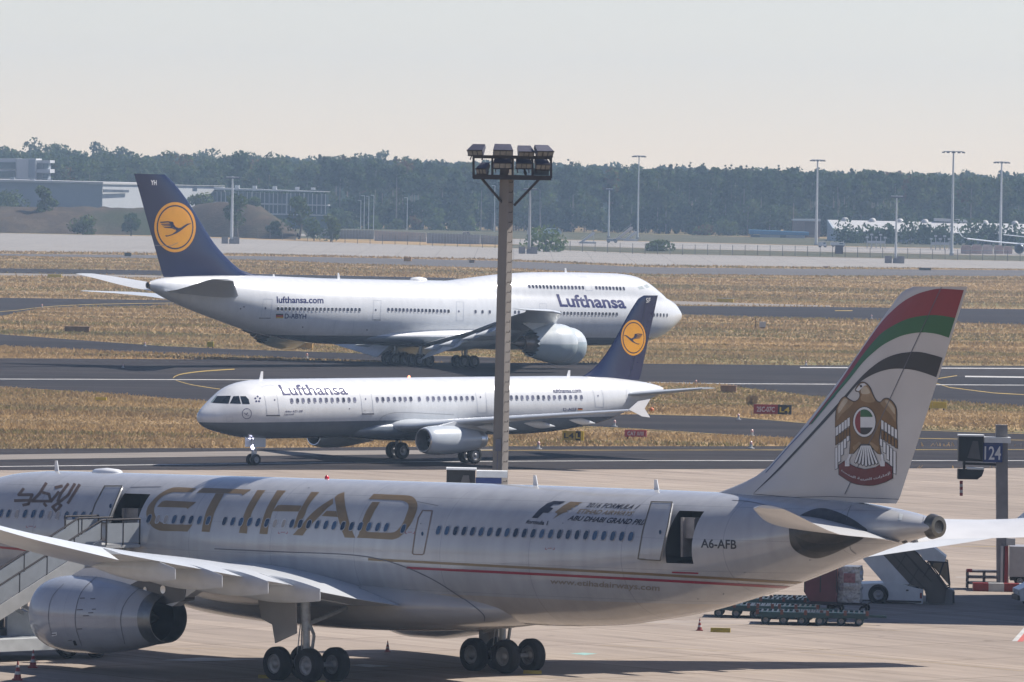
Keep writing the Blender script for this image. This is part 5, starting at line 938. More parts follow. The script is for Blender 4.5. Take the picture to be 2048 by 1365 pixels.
def sign_box(root, c, k, board=True, txt=None):
    """c: left edge centre of the black case, metres; sizes taken at k metres per pixel"""
    bx = MB(); bx.b2((c.x, -.5, c.z - 25 * k), (c.x + 49 * k, .4, c.z + 25 * k)); bx.build('display_case', M_BLKBOX, root)
    hd = MB(); hd.prism([(c.x + 18 * k, c.z - 18 * k), (c.x + 44 * k, c.z - 21 * k), (c.x + 38 * k, c.z + 16 * k), (c.x + 28 * k, c.z + 16 * k)], -.56, -.503, lambda u, v, t: Vector((u, t, v))); hd.build('display_hood', mat('hood_grey', (.085, .08, .08), .5, var=.15), root)
    rf = MB(); rf.b2((c.x - .02, -.55, c.z + 25 * k), (c.x + 51 * k, .45, c.z + 28 * k)); rf.b2((c.x + 51 * k, -.5, c.z + 13 * k), (c.x + 104 * k, .45, c.z + 24 * k)); rf.build('case_roof', M_WCASE, root)
    if board:
        bo = MB(); bo.b2((c.x + 49.5 * k, -.42, c.z - 26 * k), (c.x + 88 * k, .1, c.z + 12.8 * k)); bd = bo.build('number_board', M_SIGNB, root); flat_text('number', txt, (c.x + 52 * k, -.425, c.z - 21 * k), (33 * k, 27 * k), (1, 0, 0), (0, 0, 1), M_WTXT, bd, .012)
        flat_text('board_lettering', 'Lufthansa', (c.x + 58 * k, -.425, c.z + 9 * k), (24 * k, 3 * k), (1, 0, 0), (0, 0, 1), mat('dim_lettering', (.12, .14, .2), .5), bd)
# sign by the open apron on the right
D1 = 342.0; k1 = D1 / F_PX; B1 = atY(2005, 1182, D1); B1.z = 0
gs = thing('gate_sign', 'gate sign with blue 124 board and black display case on a grey concrete post', 'gate sign', B1, 0, 'gate signs with black display cases')
def G1(x, y): q = atY(x, y, D1) - B1; return Vector((q.x, 0, q.z))
pm = MB(); t = G1(1997 + 6, 850); pm.loft([[Vector((x * 11.5 * k1 + (t.x - 0) * f, y * .25, z)) for x, y in ((-1, -1), (1, -1), (1, 1), (-1, 1))] for z, f in ((0, 0), (t.z, 1))]); pm.build('post', mat('post_concrete', (.22, .21, .21), .85, var=.2, scale=1.5, bump=.2), gs)
sign_box(gs, G1(1916, 897), k1, True, '124')
ls = MB(); c = G1(1915, 947); ls.b2((c.x, -.45, c.z - 11 * k1), (c.x + 40 * k1, .3, c.z + 9 * k1)); ls.prism([(c.x + 40 * k1, c.z - 10 * k1), (c.x + 48 * k1, c.z - 4 * k1), (c.x + 52 * k1, c.z + 8 * k1), (c.x + 40 * k1, c.z + 8 * k1)], -.4, .25, lambda u, v, t: Vector((u, t, v))); lo = ls.build('laser_unit', M_BLKBOX, gs)
lt = MB(); lt.b2((c.x + 18 * k1, -.5, c.z + 9 * k1), (c.x + 52 * k1, .3, c.z + 12 * k1)); lt.build('laser_roof', M_WCASE, lo); br = MB(); br.bar(c + Vector((13 * k1, 0, 9 * k1)), c + Vector((13 * k1, 0, 26 * k1)), .12); br.bar(c + Vector((10 * k1, .1, 20 * k1)), G1(2000, 930), .12); br.build('hanger', M_STEEL, gs)
for i in range(5):
    q = G1(1922.5, 962 + i * 6); hm = MB(); hm.b2((q.x - 3 * k1, -.08, q.z - 6 * k1), (q.x + 3 * k1, .08, q.z)); hm.build('striped_pendant', M_RED if i % 2 == 0 else M_WHT, gs)
bx = MB(); c = G1(2012, 1083); bx.b2((c.x, -.5, c.z - 7 * k1), (c.x + 17 * k1, -.26, c.z + 7 * k1)); bx.build('junction_box', M_WHT, gs)
pp = MB(); c = G1(2012, 1092); pp.bar(c + Vector((0, -.35, 0)), Vector((c.x, -.35, 0)), .16); pp.build('cable_pipe', M_RED, gs); pp = MB(); pp.bar(c + Vector((-.22, -.35, 0)), Vector((c.x - .22, -.35, 0)), .12); pp.build('cable_pipe', M_WHT, gs)
# red and white kerb and low rack at its foot
kb = gnd(1985, 1183); kt = thing('barrier_block', 'low red and white concrete barrier at the foot of the gate 124 post', 'barrier', kb)
for i in range(5):
    m_ = MB(); m_.b2((-1.0 + i * .78, -.3, 0), (-1.0 + i * .78 + .777, .3, .42)); m_.build('barrier_segment', M_RED if i % 2 == 0 else M_WHT, kt)
ck = thing('equipment_rack', 'dark grey low equipment rack left of the gate 124 post', 'rack', gnd(1966, 1178)); m_ = MB()
for z in (.25, .55, .85): m_.b2((-.85, -.5, z), (.8, .5, z + .1))
for x in (-.85, 0, .75): m_.b2((x, -.5, .02), (x + .08, -.42, .95)); m_.b2((x, .42, .02), (x + .08, .5, .95))
m_.build('shelf_frame', mat('rack_grey', (.13, .12, .12), .6, var=.3, scale=3), ck); m_ = MB(); m_.b2((-.87, -.52, .86), (-.6, -.3, 1.02)); m_.build('stop_lamp', M_RED, ck)
# middle mast display, mostly behind the hull
D2 = 285.0; k2 = 57 / 47 * D1 / F_PX; B2 = atY(958, 1318, D2); B2.z = 0
g2 = thing('gate_sign', 'gate sign with black display case and white topped sign box beside the concrete light mast', 'gate sign', B2, 0, 'gate signs with black display cases'); c = atY(893, 968, D2) - B2; sign_box(g2, Vector((c.x, 0, c.z)), D2 / F_PX * 1.17, False)
m_ = MB(); sx = c.x + 80 * D2 / F_PX; kk = D2 / F_PX; m_.b2((c.x + 58 * kk, -.42, c.z - 30 * kk), (c.x + 110 * kk, .1, c.z + 14 * kk)); m_.build('number_board', M_SIGNB, g2); m_ = MB(); m_.b2((sx - .2, -.2, 0), (sx + .2, .2, c.z - 20 * kk)); m_.build('post', M_CONC, g2)

# ---------------------------------------------------------------- passenger stairs at the second door
def stairs_left():
    hd = 2.30524; out = Vector((-math.sin(hd), math.cos(hd), 0)); fw = Vector((math.cos(hd), math.sin(hd), 0))     # port, forward
    c0 = atY(246, 1062, 285.5); yl = 2.95; s_c = 17.2; nose = Vector((-25.577, 300.206, 0)); c = nose - fw * s_c + out * yl; c.z = 0
    root = thing('passenger_stairs', 'white mobile passenger stairs with black handrails leading up to the second door', 'passenger stairs', c, math.atan2(out.y, out.x))
    # local: +x away from the hull, +y = towards the tail (right in the picture) since z is up
    W_ = 1.55; top = 4.75; run = 8.6; ang = top - .9
    pl = MB(); pl.b2((.05, -W_ / 2 - .9, top - .12), (1.9, W_ / 2 + .35, top)); pl.b2((.05, -W_ / 2 - .9, top - .5), (1.9, -W_ / 2 - .85, top)); plat = pl.build('platform', M_WHT, root)
    f0, f1 = Vector((1.9, 0, top)), Vector((1.9 + run, 0, .55))
    for sy in (-1, 1):
        sp = MB(); y = sy * W_ / 2; sp.prism([(f0.x, f0.z - .5), (f0.x, f0.z + .22), (f1.x, f1.z + .22), (f1.x, f1.z - .35)], y - .05, y + .05, lambda u, v, t: Vector((u, t, v))); sp.build('stringer', M_WHT, root)
        gp = MB(); gp.prism([(f0.x, f0.z + .26), (f0.x, f0.z + .95), (f1.x, f1.z + .95), (f1.x, f1.z + .26)], y - .02, y + .02, lambda u, v, t: Vector((u, t, v))); gp.build('side_panel', mat('stair_panel', (.30, .32, .34), .3, var=.08), root)
        hr = MB(); hr.tube([(f0.x - 1.85, y, top + 1.05), (f0.x, y, top + 1.05), (f1.x, y, f1.z + 1.05), (f1.x + .3, y, f1.z + .9)], .045, 8)
        for i in range(7): t = i / 6; p = f0.lerp(f1, t); hr.bar((p.x, y, p.z + .2), (p.x, y, p.z + 1.05), .05)
        hr.build('handrail', M_STEEL, root)
    st = MB()
    for i in range(22): t = (i + .5) / 22; p = f0.lerp(f1, t); st.box((p.x, 0, p.z - .05), (.36, W_ - .1, .05))
    st.build('steps', mat('step_metal', (.16, .16, .17), .5, .3, .2, 3), root)
    for y in (W_ / 2 + .35, -W_ / 2 - .9):
        gd = MB(); gd.tube([(.1, y, top + 1.08), (1.9, y, top + 1.08)], .04, 8)
        for x in (.1, 1.0, 1.9): gd.bar((x, y, top), (x, y, top + 1.08), .05)
        gd.build('platform_rail', M_STEEL, root); pn = MB(); pn.b2((.15, y - .015, top + .1), (1.85, y + .015, top + .92)); pn.build('platform_panel', MATS['stair_panel'], root)
    lg = MB()
    for x in (.5, 1.7):
        for y in (-.6, .6): lg.bar((x + .8, y, .8), (x, y, top - .12), .14)
    lg.bar((3.2, -.5, 1.0), (6.2, -.5, 2.5), .16); lg.bar((3.2, .5, 1.0), (6.2, .5, 2.5), .16); lg.build('lift_frame', M_WHT, root)
    ch = MB(); ch.b2((1.0, -1.05, .45), (10.6, 1.05, .95)); ch.build('chassis', mat('truck_white', (.50, .52, .53), .35, var=.12, scale=2), root)
    tm = tyre_mesh('wheel', .46, .3, M_TYRE)
    for x in (2.2, 8.3):
        for y in (-.95, .95): o = link('wheel', tm, root); o.location = (x, y, .46)
stairs_left()
def stair_truck_cab():
    p = gnd(58, 1314); root = thing('ground_power_unit', 'white service vehicle with striped edge and dark cab opening beside the nacelle, lower left', 'service vehicle', p, R(8)); k = p.y / F_PX
    b = MB(); b.b2((-3.2, -.9, .35), (1.15, .9, .85)); b.build('chassis', MATS['truck_white'], root)
    b = MB(); b.prism([(-1.0, .85), (1.2, .85), (1.75, 1.0), (1.1, 1.95), (-1.0, 1.95)], -.95, .95, lambda u, v, t: Vector((u, t, v))); bd = b.build('body', MATS['truck_white'], root)
    b = MB(); b.b2((-3.0, -.96, .9), (-1.02, .9, 1.2)); b.b2((-3.0, .3, 1.2), (-1.05, .9, 2.6)); b.build('cab', mat('dark_cab', (.03, .035, .035), .4, var=.3), root)
    b = MB(); b.b2((-1.9, -.97, 1.2), (-1.62, -.6, 2.5)); b.build('door_post', mat('gold_brown_trim', (.30, .17, .06), .4, var=.2), root)
    for x in (.55, .9): b = MB(); b.bar((x, -.98, 1.97), (x + .28, -.98, 2.62), .12, .06); b.build('guard_post', MATS['gold_brown_trim'], root)
    b = MB(); b.prism([(.0, 2.0), (.5, 2.0), (.62, 2.55), (.35, 2.7)], -.5, -.4, lambda u, v, t: Vector((u, t, v))); b.build('mirror', M_METAL, root)
    for i in range(7): b = MB(); b.prism([(.85 + i * .2, .62), (.95 + i * .2, .62), (1.05 + i * .2, .82), (.95 + i * .2, .82)], -.985, -.955, lambda u, v, t: Vector((u, t, v))); b.build('warning_stripe', M_SIGNY if i % 2 == 0 else M_BLKBOX, root)
    b = MB(); b.b2((.85, -.955, .6), (2.3, .9, .84)); b.build('bumper', M_BLKBOX, root)
    tm = tyre_mesh('wheel', .42, .32, M_TYRE)
    for x in (1.55, -2.2):
        for y in (-.8, .8): o = link('wheel', tm, root); o.location = (x, y, .42)
stair_truck_cab()

# ---------------------------------------------------------------- cones, chocks
def make_cone():
    r = thing('traffic_cone', '', 'traffic cone', (0, 0, 0), 0, 'traffic cones round the parked airliner'); b = MB(); b.box((0, 0, .03), (.42, .42, .06)); b.build('base', M_RED, r)
    for z0, z1, r0, r1, m in ((.06, .24, .16, .125, M_RED), (.24, .36, .125, .10, M_WHT), (.36, .52, .10, .068, M_RED), (.52, .62, .068, .05, M_WHT), (.62, .78, .05, .022, M_RED)): b = MB(); b.lathe([(z0, r0), (z1, r1)], (0, 0, 0), 'Z', 14, True); b.build('cone_band', m, r, 40)
    return r
cone = make_cone()
for i, (px, py, sc_, lb) in enumerate(((35, 1361, 1.0, 'red and white traffic cone in the shade at the lower left corner'), (66, 1336, .95, 'dull red traffic cone beside the striped bumper of the white service vehicle'), (775, 1304, .62, 'red cone with white band standing on sunlit concrete under the hull'), (1399, 1262, .72, 'red cone with white band beside the yellow chock bar under the tail'))):
    o = cone if i == 0 else dup(cone, (0, 0, 0)); o.location = gnd(px, py); o.scale = (sc_, sc_, sc_); o['label'] = lb
def chock(px, py, L, lb, cat='wheel chock', h=.14):
    b = MB(); b.prism([(-.12, 0), (.12, 0), (.05, h), (-.05, h)], -L / 2, L / 2, lambda u, v, t: Vector((t, u, v))); o = b.build('wheel_chock', mat('chock_yellow', (.40, .30, .04), .7, var=.3, scale=5), None); o.location = gnd(px, py); o.rotation_euler = (0, 0, R(-6)); tag(o, lb, cat, 'yellow wheel chocks')
chock(1065, 1348, .75, 'yellow wheel chock behind the starboard rear wheel'); chock(530, 1357, .55, 'yellow wheel chock in shade before the port front wheel'); chock(632, 1368, .75, 'yellow wheel chock at the near port rear wheel'); chock(1441, 1265, .9, 'yellow and green chock bar lying on bare concrete by a cone', h=.2)

# ---------------------------------------------------------------- dollies, containers, stair truck and van on the right
def make_dolly(n=4):
    r = thing('cargo_dolly', '', 'cargo dolly', (0, 0, 0), 0, 'teal cargo dollies parked in rows'); b = MB(); b.b2((-1.6, -1.05, .42), (1.6, 1.05, .52))
    for y in (-1.05, 1.05): b.b2((-1.65, y - .06, .36), (1.65, y + .06, .6))
    b.build('deck_frame', M_TEAL, r); b = MB()
    for i in range(13): b.lathe([(-1.0, .05), (1.0, .05)], (-1.45 + i * .242, 0, .56), 'Y', 8, True)
    b.build('rollers', mat('roller_steel', (.045, .048, .05), .4, .7, .2, 4), r); b = MB(); b.bar((1.6, 0, .42), (2.5, 0, .40), .12); b.bar((2.45, -.15, .40), (2.45, .15, .40), .1); b.build('tow_bar', M_TEAL, r)
    for x in (-1.62, -.5, .6, 1.62): m_ = MB(); m_.box((x, -1.12, .6), (.14, .08, .22)); m_.build('stop_latch', mat('latch_orange', (.12, .04, .03), .5, var=.2), r)
    tm = tyre_mesh('wheel', .21, .16, mat('dolly_tyre', (.02, .05, .06), .7, var=.2))
    for x in (-1.25, -.42, .42, 1.25):
        for y in (-.85, .85): o = link('wheel', tm, r); o.location = (x, y, .21)
    return r
dl = make_dolly(); first = True
for px, py, rz, lb in ((1665, 1249, -4, 'teal roller dolly nearest, right one of the front pair with tow bar'), (1586, 1248, -4, 'teal roller dolly at the left of the front pair'), (1568, 1236, -5, 'teal roller dolly behind the front pair, right end of the second row'), (1492, 1234, -5, 'teal roller dolly in the second row half hidden by the hull'), (1612, 1219, -6, 'teal roller dolly in the back row left of the maroon container'), (1545, 1221, -6, 'teal roller dolly in the back row just clear of the hull')):
    o = dl if first else dup(dl, (0, 0, 0)); first = False; o.location = gnd(px, py); o.rotation_euler = (0, 0, R(rz)); o['label'] = lb
def flat_dolly(px, py, lb):
    r = thing('container_dolly', lb, 'container dolly', gnd(px, py), R(-8), 'flat dollies carrying freight'); b = MB(); b.b2((-.85, -.9, .42), (.85, .9, .52)); b.build('deck_frame', M_STEEL, r); tm = tyre_mesh('wheel', .2, .16, M_TYRE)
    for x in (-.65, .65):
        for y in (-.75, .75): o = link('wheel', tm, r); o.location = (x, y, .2)
    return r
flat_dolly(1650, 1226, 'dark flat dolly under the maroon container'); d2 = flat_dolly(1702, 1226, 'dark flat dolly under the silver wrapped freight')
p = gnd(1650, 1226); cn = thing('freight_container', 'maroon air freight container with sloped left side', 'container', p + Vector((0, 0, .525)), R(-8)); b = MB(); b.prism([(-.62, .0), (.6, .0), (.6, 1.62), (-.95, 1.62), (-.95, .5)], -.8, .8, lambda u, v, t: Vector((u, t, v))); b.build('shell', mat('container_maroon', (.105, .022, .03), .5, var=.2, scale=2), cn); b = MB()
for u in (-.95, -.2, .58): b.b2((u, -.83, .5), (u + .05, -.8, 1.6))
b.b2((-.95, -.83, 1.58), (.62, -.8, 1.64)); b.b2((-.62, -.83, 0), (.62, -.8, .06)); b.build('edge_rails', M_STEEL, cn); b = MB(); b.add([Vector((-.95, .82, .5)), Vector((-.62, .82, 0)), Vector((-.62, -.82, 0)), Vector((-.95, -.82, .5))], [(0, 1, 2, 3)]); b.build('sloped_panel', M_GREY, cn)
p = gnd(1699, 1226); wr = thing('wrapped_freight', 'tall silver film wrapped freight stack with red stickers', 'freight', p + Vector((0, 0, .525)), R(-8)); b = MB(); g = np.random.default_rng(3); rings = []
for z in np.linspace(0, 1.72, 14): rings.append([Vector(((.52 + .03 * g.random()) * x + .03 * g.normal(), (.62 + .03 * g.random()) * y, z)) for x, y in ((-1, -1), (-.5, -1.03), (0, -1), (.5, -1.04), (1, -1), (1.02, 0), (1, 1), (0, 1.02), (-1, 1), (-1.02, 0))])
b.loft(rings); b.build('film_wrap', mat('silver_film', (.36, .36, .37), .28, .55, .45, 9, bump=.6), wr); b = MB(); b.b2((-.25, -.70, .95), (.3, -.675, 1.4)); b.build('sticker', mat('sticker_red', (.30, .12, .13), .4, var=.4, scale=6), wr)
def covered_stairs():
    p = gnd(1822, 1206); k = p.y / F_PX; root = thing('stair_truck', 'white stair truck with covered dark stairway and glazed lower entrance, behind the tail cone', 'stair truck', p, R(-4))
    u = lambda x: (x - 1822) * k; v = lambda y: (1206 - y) * k; tw = MATS['truck_white']
    b = MB(); b.prism([(u(1716), v(1200)), (u(1716), v(1168)), (u(1790), v(1164)), (u(1846), v(1176)), (u(1846), v(1205))], -1.1, 1.1, lambda a, z, t: Vector((a, t, z))); b.build('body', tw, root)
    b = MB(); b.b2((u(1725), -1.13, v(1203)), (u(1843), -1.101, v(1199))); b.build('sill_trim', M_STEEL, root)
    b = MB(); b.lathe([(-.105, .001), (-.105, .5), (.1, .5)], (u(1757), -1.0, .44), 'Y', 20); b.build('wheel_arch', M_BLKBOX, root)
    tm = tyre_mesh('wheel', .43, .34, M_TYRE)
    for x in (u(1757), u(1832) + .0):
        for y in (-1.14, .95): o = link('wheel', tm, root); o.location = (x, y, .43) if x < 0 else (x - .1, y * .8, .43)
    # flight rising to the left
    lo, hi = Vector((u(1888), 0, v(1196))), Vector((u(1760), 0, v(1062)))
    def pan(pts, name, m, t0, t1): b = MB(); b.prism([(u(x), v(y)) for x, y in pts], t0, t1, lambda a, z, t: Vector((a, t, z))); return b.build(name, m, root)
    dk = mat('smoked_panel', (.045, .042, .045), .3, var=.2, scale=2)
    side = [(1716, 1060), (1769, 1040), (1820, 1093), (1893, 1172), (1889, 1203), (1856, 1203), (1848, 1176), (1818, 1166)]
    pan(side, 'flight_side', dk, -.92, -.88); pan(side, 'flight_side', dk, .88, .92); pan([(1690, 1080), (1720, 1062), (1819, 1166), (1768, 1166)], 'white_skirt', tw, -.98, -.93)
    b = MB()
    for i in range(18): t = (i + .5) / 18; q = lo.lerp(hi, t); b.box((q.x, 0, q.z), (.3, 1.7, .05))
    b.build('steps', MATS['step_metal'], root)
    for a in ((1852, 1178, 1744, 1066), (1862, 1160, 1775, 1068), (1843, 1142, 1790, 1086)): b = MB(); b.bar((u(a[0]), -.95, v(a[1])), (u(a[2]), -.95, v(a[3])), .05); b.build('rail', M_STEEL, root)
    for x, y in ((1795, 1143), (1822, 1168), (1852, 1150)): b = MB(); b.bar((u(x - 6), -.94, v(y + 2)), (u(x + 14), -.94, v(y - 34)), .05); b.build('rail_post', M_STEEL, root)
    pan([(1780, 1062), (1815, 1052), (1853, 1083), (1891, 1111), (1888, 1120), (1846, 1118), (1840, 1108)], 'canopy_roof', tw, -1.0, 1.0)
    e = [(u(1853), v(1121)), (u(1893), v(1121)), (u(1899), v(1170)), (u(1892), v(1174))]
    for y in (-.95, .95):
        b = MB()
        for i in range(4): b.bar((e[i][0], y, e[i][1]), (e[(i + 1) % 4][0], y, e[(i + 1) % 4][1]), .06)
        b.bar((u(1866), y, v(1121)), (u(1858), y, v(1136)), .05); b.bar((u(1886), y, v(1122)), (u(1876), y, v(1154)), .05); b.build('entrance_frame', M_STEEL, root)
    pan([(1854, 1123), (1891, 1123), (1897, 1171)], 'entrance_glass', mat('tinted_glazing', (.20, .16, .11), .15, var=.1), .93, .96)
    pan([(1850, 1206), (1906, 1206), (1908, 1178), (1895, 1174), (1852, 1192)], 'boarding_step', mat('step_grey', (.16, .16, .165), .5, var=.2), -.78, .78)
    b = MB(); b.b2((u(1840), -1.13, v(1194)), (u(1844), -1.10, v(1183))); b.build('tail_lamp', M_RED, root); b = MB(); b.b2((u(1812), -1.115, v(1180)), (u(1817), -1.10, v(1177))); b.build('fuel_flap', M_STEEL, root); b = MB(); b.b2((u(1905), -.8, v(1203)), (u(1909), -.3, v(1180))); b.build('tail_lamp', M_BLKBOX, root)
covered_stairs()
def van():
    p = gnd(2122, 1216); root = thing('van', 'white van with dark windows cut by the right edge of the view', 'van', p, R(186)); b = MB()
    b.prism([(-2.2, .35), (2.15, .35), (2.25, .9), (1.75, 1.15), (1.1, 1.92), (-2.1, 1.98), (-2.2, 1.2)], -.85, .85, lambda a, z, t: Vector((a, t, z))); b.build('body', mat('van_white', (.55, .58, .60), .3, var=.06, coat=.3), root, 30)
    b = MB(); b.prism([(1.15, 1.2), (1.68, 1.2), (1.08, 1.82), (-.2, 1.85), (-.2, 1.2)], -.87, .87, lambda a, z, t: Vector((a, t, z))); b.build('side_window', mat('van_glass', (.02, .035, .04), .08), root)
    b = MB(); b.add([Vector((1.78, y, 1.16)) for y in (-.75, .75)] + [Vector((1.14, y, 1.92)) for y in (.68, -.68)], [(0, 1, 2, 3)]); b.build('windscreen', MATS['van_glass'], root)
    b = MB(); b.b2((2.1, -.8, .38), (2.3, .8, .62)); b.build('bumper', M_STEEL, root)
    for y in (-.62, .62): b = MB(); b.b2((2.2, y - .16, .68), (2.27, y + .16, .86)); b.build('headlight', M_WHT, root)
    tm = tyre_mesh('wheel', .33, .22, M_TYRE)
    for x in (-1.4, 1.45):
        for y in (-.78, .78): o = link('wheel', tm, root); o.location = (x, y, .33)
van()
b = MB(); q = thing('cargo_trailer', 'pale grey box trailer behind the gate 124 post', 'trailer', gnd(2062, 1172), R(-3)); b.b2((-1.15, -1, .5), (2.4, 1, 2.05)); b.build('box', mat('trailer_grey', (.30, .29, .30), .4, var=.12), q); b = MB(); b.b2((-1.1, -.9, .3), (2.3, .9, .5)); b.build('chassis', M_STEEL, q); tm = tyre_mesh('wheel', .28, .2, M_TYRE)
for x in (-.6, 1.8):
    for y in (-.85, .85): o = link('wheel', tm, q); o.location = (x, y, .28)
# an unseen pier end, added out of frame to throw shade over the van
pr = thing('shade_pier', 'unseen grey pier added beyond the right edge of the view to cast shade', 'building', (28.2, 326, 0)); b = MB(); b.b2((0, -6, 0), (40, 13, 15)); b.build('wall', mat('pier_wall', (.35, .35, .36), .6, var=.1), pr); b = MB(); b.b2((-.3, -6.3, 15), (40.3, 13.3, 15.5)); b.build('roof', M_GREY, pr)
for i in range(9):
    for z in (2.2, 6.2, 10.2): b = MB(); b.b2((1 + i * 4.3, -6.06, z), (4.3 + i * 4.3, -5.9, z + 2.2)); b.build('window', mat('pier_glass', (.03, .05, .06), .1, var=.3, each=.5), pr)
for j in range(4):
    for z in (2.2, 6.2, 10.2): b = MB(); b.b2((-.06, -4.6 + j * 4.3, z), (.1, -1.4 + j * 4.3, z + 2.2)); b.build('window', MATS['pier_glass'], pr)

# ---------------------------------------------------------------- taxiway signs, marker boxes, edge lights
def taxi_sign(px, py, wpx, hpx, panels, label, rz=-6, frame=M_STEEL):
    """panels: (x0, x1 as fractions, board material, text, text material)"""
    p = gnd(px, py); k = p.length / F_PX; W_, H_ = wpx * k, hpx * k; root = thing('taxiway_sign', label, 'taxiway sign', p, R(rz), 'illuminated taxiway signs'); z0 = .18
    for x in (-.35, .35): b = MB(); b.b2((x * W_ - .05, -.05, 0), (x * W_ + .05, .05, z0)); b.build('leg', M_STEEL, root)
    for x0, x1, m, tx, tm in panels:
        b = MB(); b.b2((-W_ / 2 + x0 * W_, -.12, z0), (-W_ / 2 + x1 * W_, .12, z0 + H_)); o = b.build('panel', m, root)
        if tx:
            wd = (x1 - x0) * W_ * .74; flat_text('lettering', tx, (-W_ / 2 + (x0 + x1) / 2 * W_ - wd / 2, -.12, z0 + H_ * .22), (wd, H_ * .56), (1, 0, 0), (0, 0, 1), tm, o, .025, 0, .006)
    return root
M_BLKB = mat('sign_black', (.014, .013, .014), .5, var=.1); M_YT = mat('yellow_lettering', (.55, .42, .03), .5, var=.05); M_BT = mat('black_sign_text', (.02, .02, .02), .5); M_PT = mat('pale_sign_text', (.55, .50, .50), .5, var=.05)
taxi_sign(1545, 833, 76, 19, [(0, .64, M_SIGNR, '25C-07C', M_PT), (.64, 1, M_BLKB, 'L4', M_YT)], 'red and black taxiway sign reading 25C-07C and L4')
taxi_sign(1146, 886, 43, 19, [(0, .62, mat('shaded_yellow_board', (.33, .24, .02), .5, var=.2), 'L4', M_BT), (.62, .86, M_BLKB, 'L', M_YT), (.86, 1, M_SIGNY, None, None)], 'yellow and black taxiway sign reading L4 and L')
taxi_sign(1271, 879, 44, 14, [(0, 1, mat('sign_pale_red', (.40, .05, .05), .5, var=.1), 'CAT II/III', M_PT)], 'pale red taxiway sign reading CAT II/III')
taxi_sign(1873, 821, 40, 13, [(0, .30, M_SIGNY, None, None), (.32, 1, M_SIGNY, None, None)], 'plain yellow two panel taxiway sign right of the striped tail fin')
taxi_sign(202, 805, 22, 6, [(0, 1, M_SIGNY, None, None)], 'small faded yellow sign in grass left of the narrow-body nose')
taxi_sign(109, 557, 28, 6, [(0, 1, M_SIGNY, None, None)], 'distant yellow sign under the jumbo wing tip at far left')
taxi_sign(421, 697, 13, 10, [(0, 1, M_SIGNY, None, None)], 'small square yellow sign below the jumbo rear hull')
def marker(px, py, wpx, hpx, m, label, n=1, depth=.8, lip=None):
    p = gnd(px, py); k = p.length / F_PX; W_, H_ = wpx * k, hpx * k; root = thing('marker_box', label, 'marker box', p, R(-5), 'boxes standing in the dry grass')
    for i in range(n): b = MB(); b.b2((-W_ / 2 + i * W_ / n + .02, -depth / 2, 0), (-W_ / 2 + (i + 1) * W_ / n - .02, depth / 2, H_ * .93)); b.build('panel', m, root)
    b = MB(); b.b2((-W_ / 2 - .04, -depth / 2 - .04, H_ * .93), (W_ / 2 + .04, depth / 2 + .04, H_)); b.build('lid', lip or m, root)
M_BOXB = mat('weathered_brown', (.20, .12, .065), .8, var=.3, scale=2); M_BOXO = mat('weathered_ochre', (.42, .25, .06), .7, var=.25, scale=2)
marker(1457, 786, 32, 15, M_BOXB, 'brown box in grass right of the narrow-body tail', 1, 1.2); marker(155, 665, 50, 12, M_BOXB, 'long low brown box in grass at far left', 1, 1.2); marker(604, 699, 44, 14, M_BOXO, 'row of ochre boxes under the jumbo rear hull', 3, .8, mat('ochre_lid', (.5, .42, .28), .7, var=.2))
marker(1451, 605, 32, 8, M_SIGNY, 'long yellow sided box right of the jumbo nose', 3, .8, M_WHT); marker(256, 513, 13, 7, mat('dark_green_box', (.05, .055, .035), .7, var=.2), 'small dark green box by the far runway at left'); marker(815, 523, 15, 8, mat('orange_box', (.50, .24, .05), .7, var=.2), 'small orange box above the jumbo hull'); marker(944, 526, 11, 6, M_BOXB, 'small dark brown box left of the concrete mast'); marker(1652, 537, 10, 4, M_BOXB, 'tiny brown box on the far apron edge'); marker(1850, 541, 24, 5, mat('olive_box', (.10, .09, .05), .8, var=.2), 'low olive box on the far apron edge at right')
p = gnd(1525, 658); k = p.length / F_PX; r = thing('weather_station', 'white instrument cabinet beside a thin sensor pole in the grass', 'weather station', p); b = MB(); b.b2((-.02 - 6 * k, -.35, .25), (6.5 * k, .35, 14 * k)); b.build('cabinet', M_WHT, r); b = MB(); b.b2((-4 * k, -.2, 0), (4 * k, .2, .25)); b.build('stand', M_STEEL, r); b = MB(); b.bar((-14 * k, 0, 0), (-14 * k, 0, 23 * k), .07); b.bar((-19 * k, 0, 19 * k), (-10 * k, 0, 19 * k), .05); b.box((-20 * k, 0, 18 * k), (.12, .12, .3)); b.build('sensor_pole', M_STEEL, r)
def edge_light():
    r = thing('edge_light', '', 'edge light', (0, 0, 0), 0, 'small lights along the taxiway edges'); b = MB(); b.lathe([(0, .16), (.05, .16), (.06, .07), (.22, .06)], (0, 0, 0), 'Z', 10, True); b.build('base', M_WHT, r); b = MB(); b.lathe([(.22, .075), (.32, .07), (.37, .02)], (0, 0, 0), 'Z', 10, True); b.build('lamp', mat('lamp_pink', (.55, .30, .28), .3, var=.1), r); return r
el = edge_light(); first = True
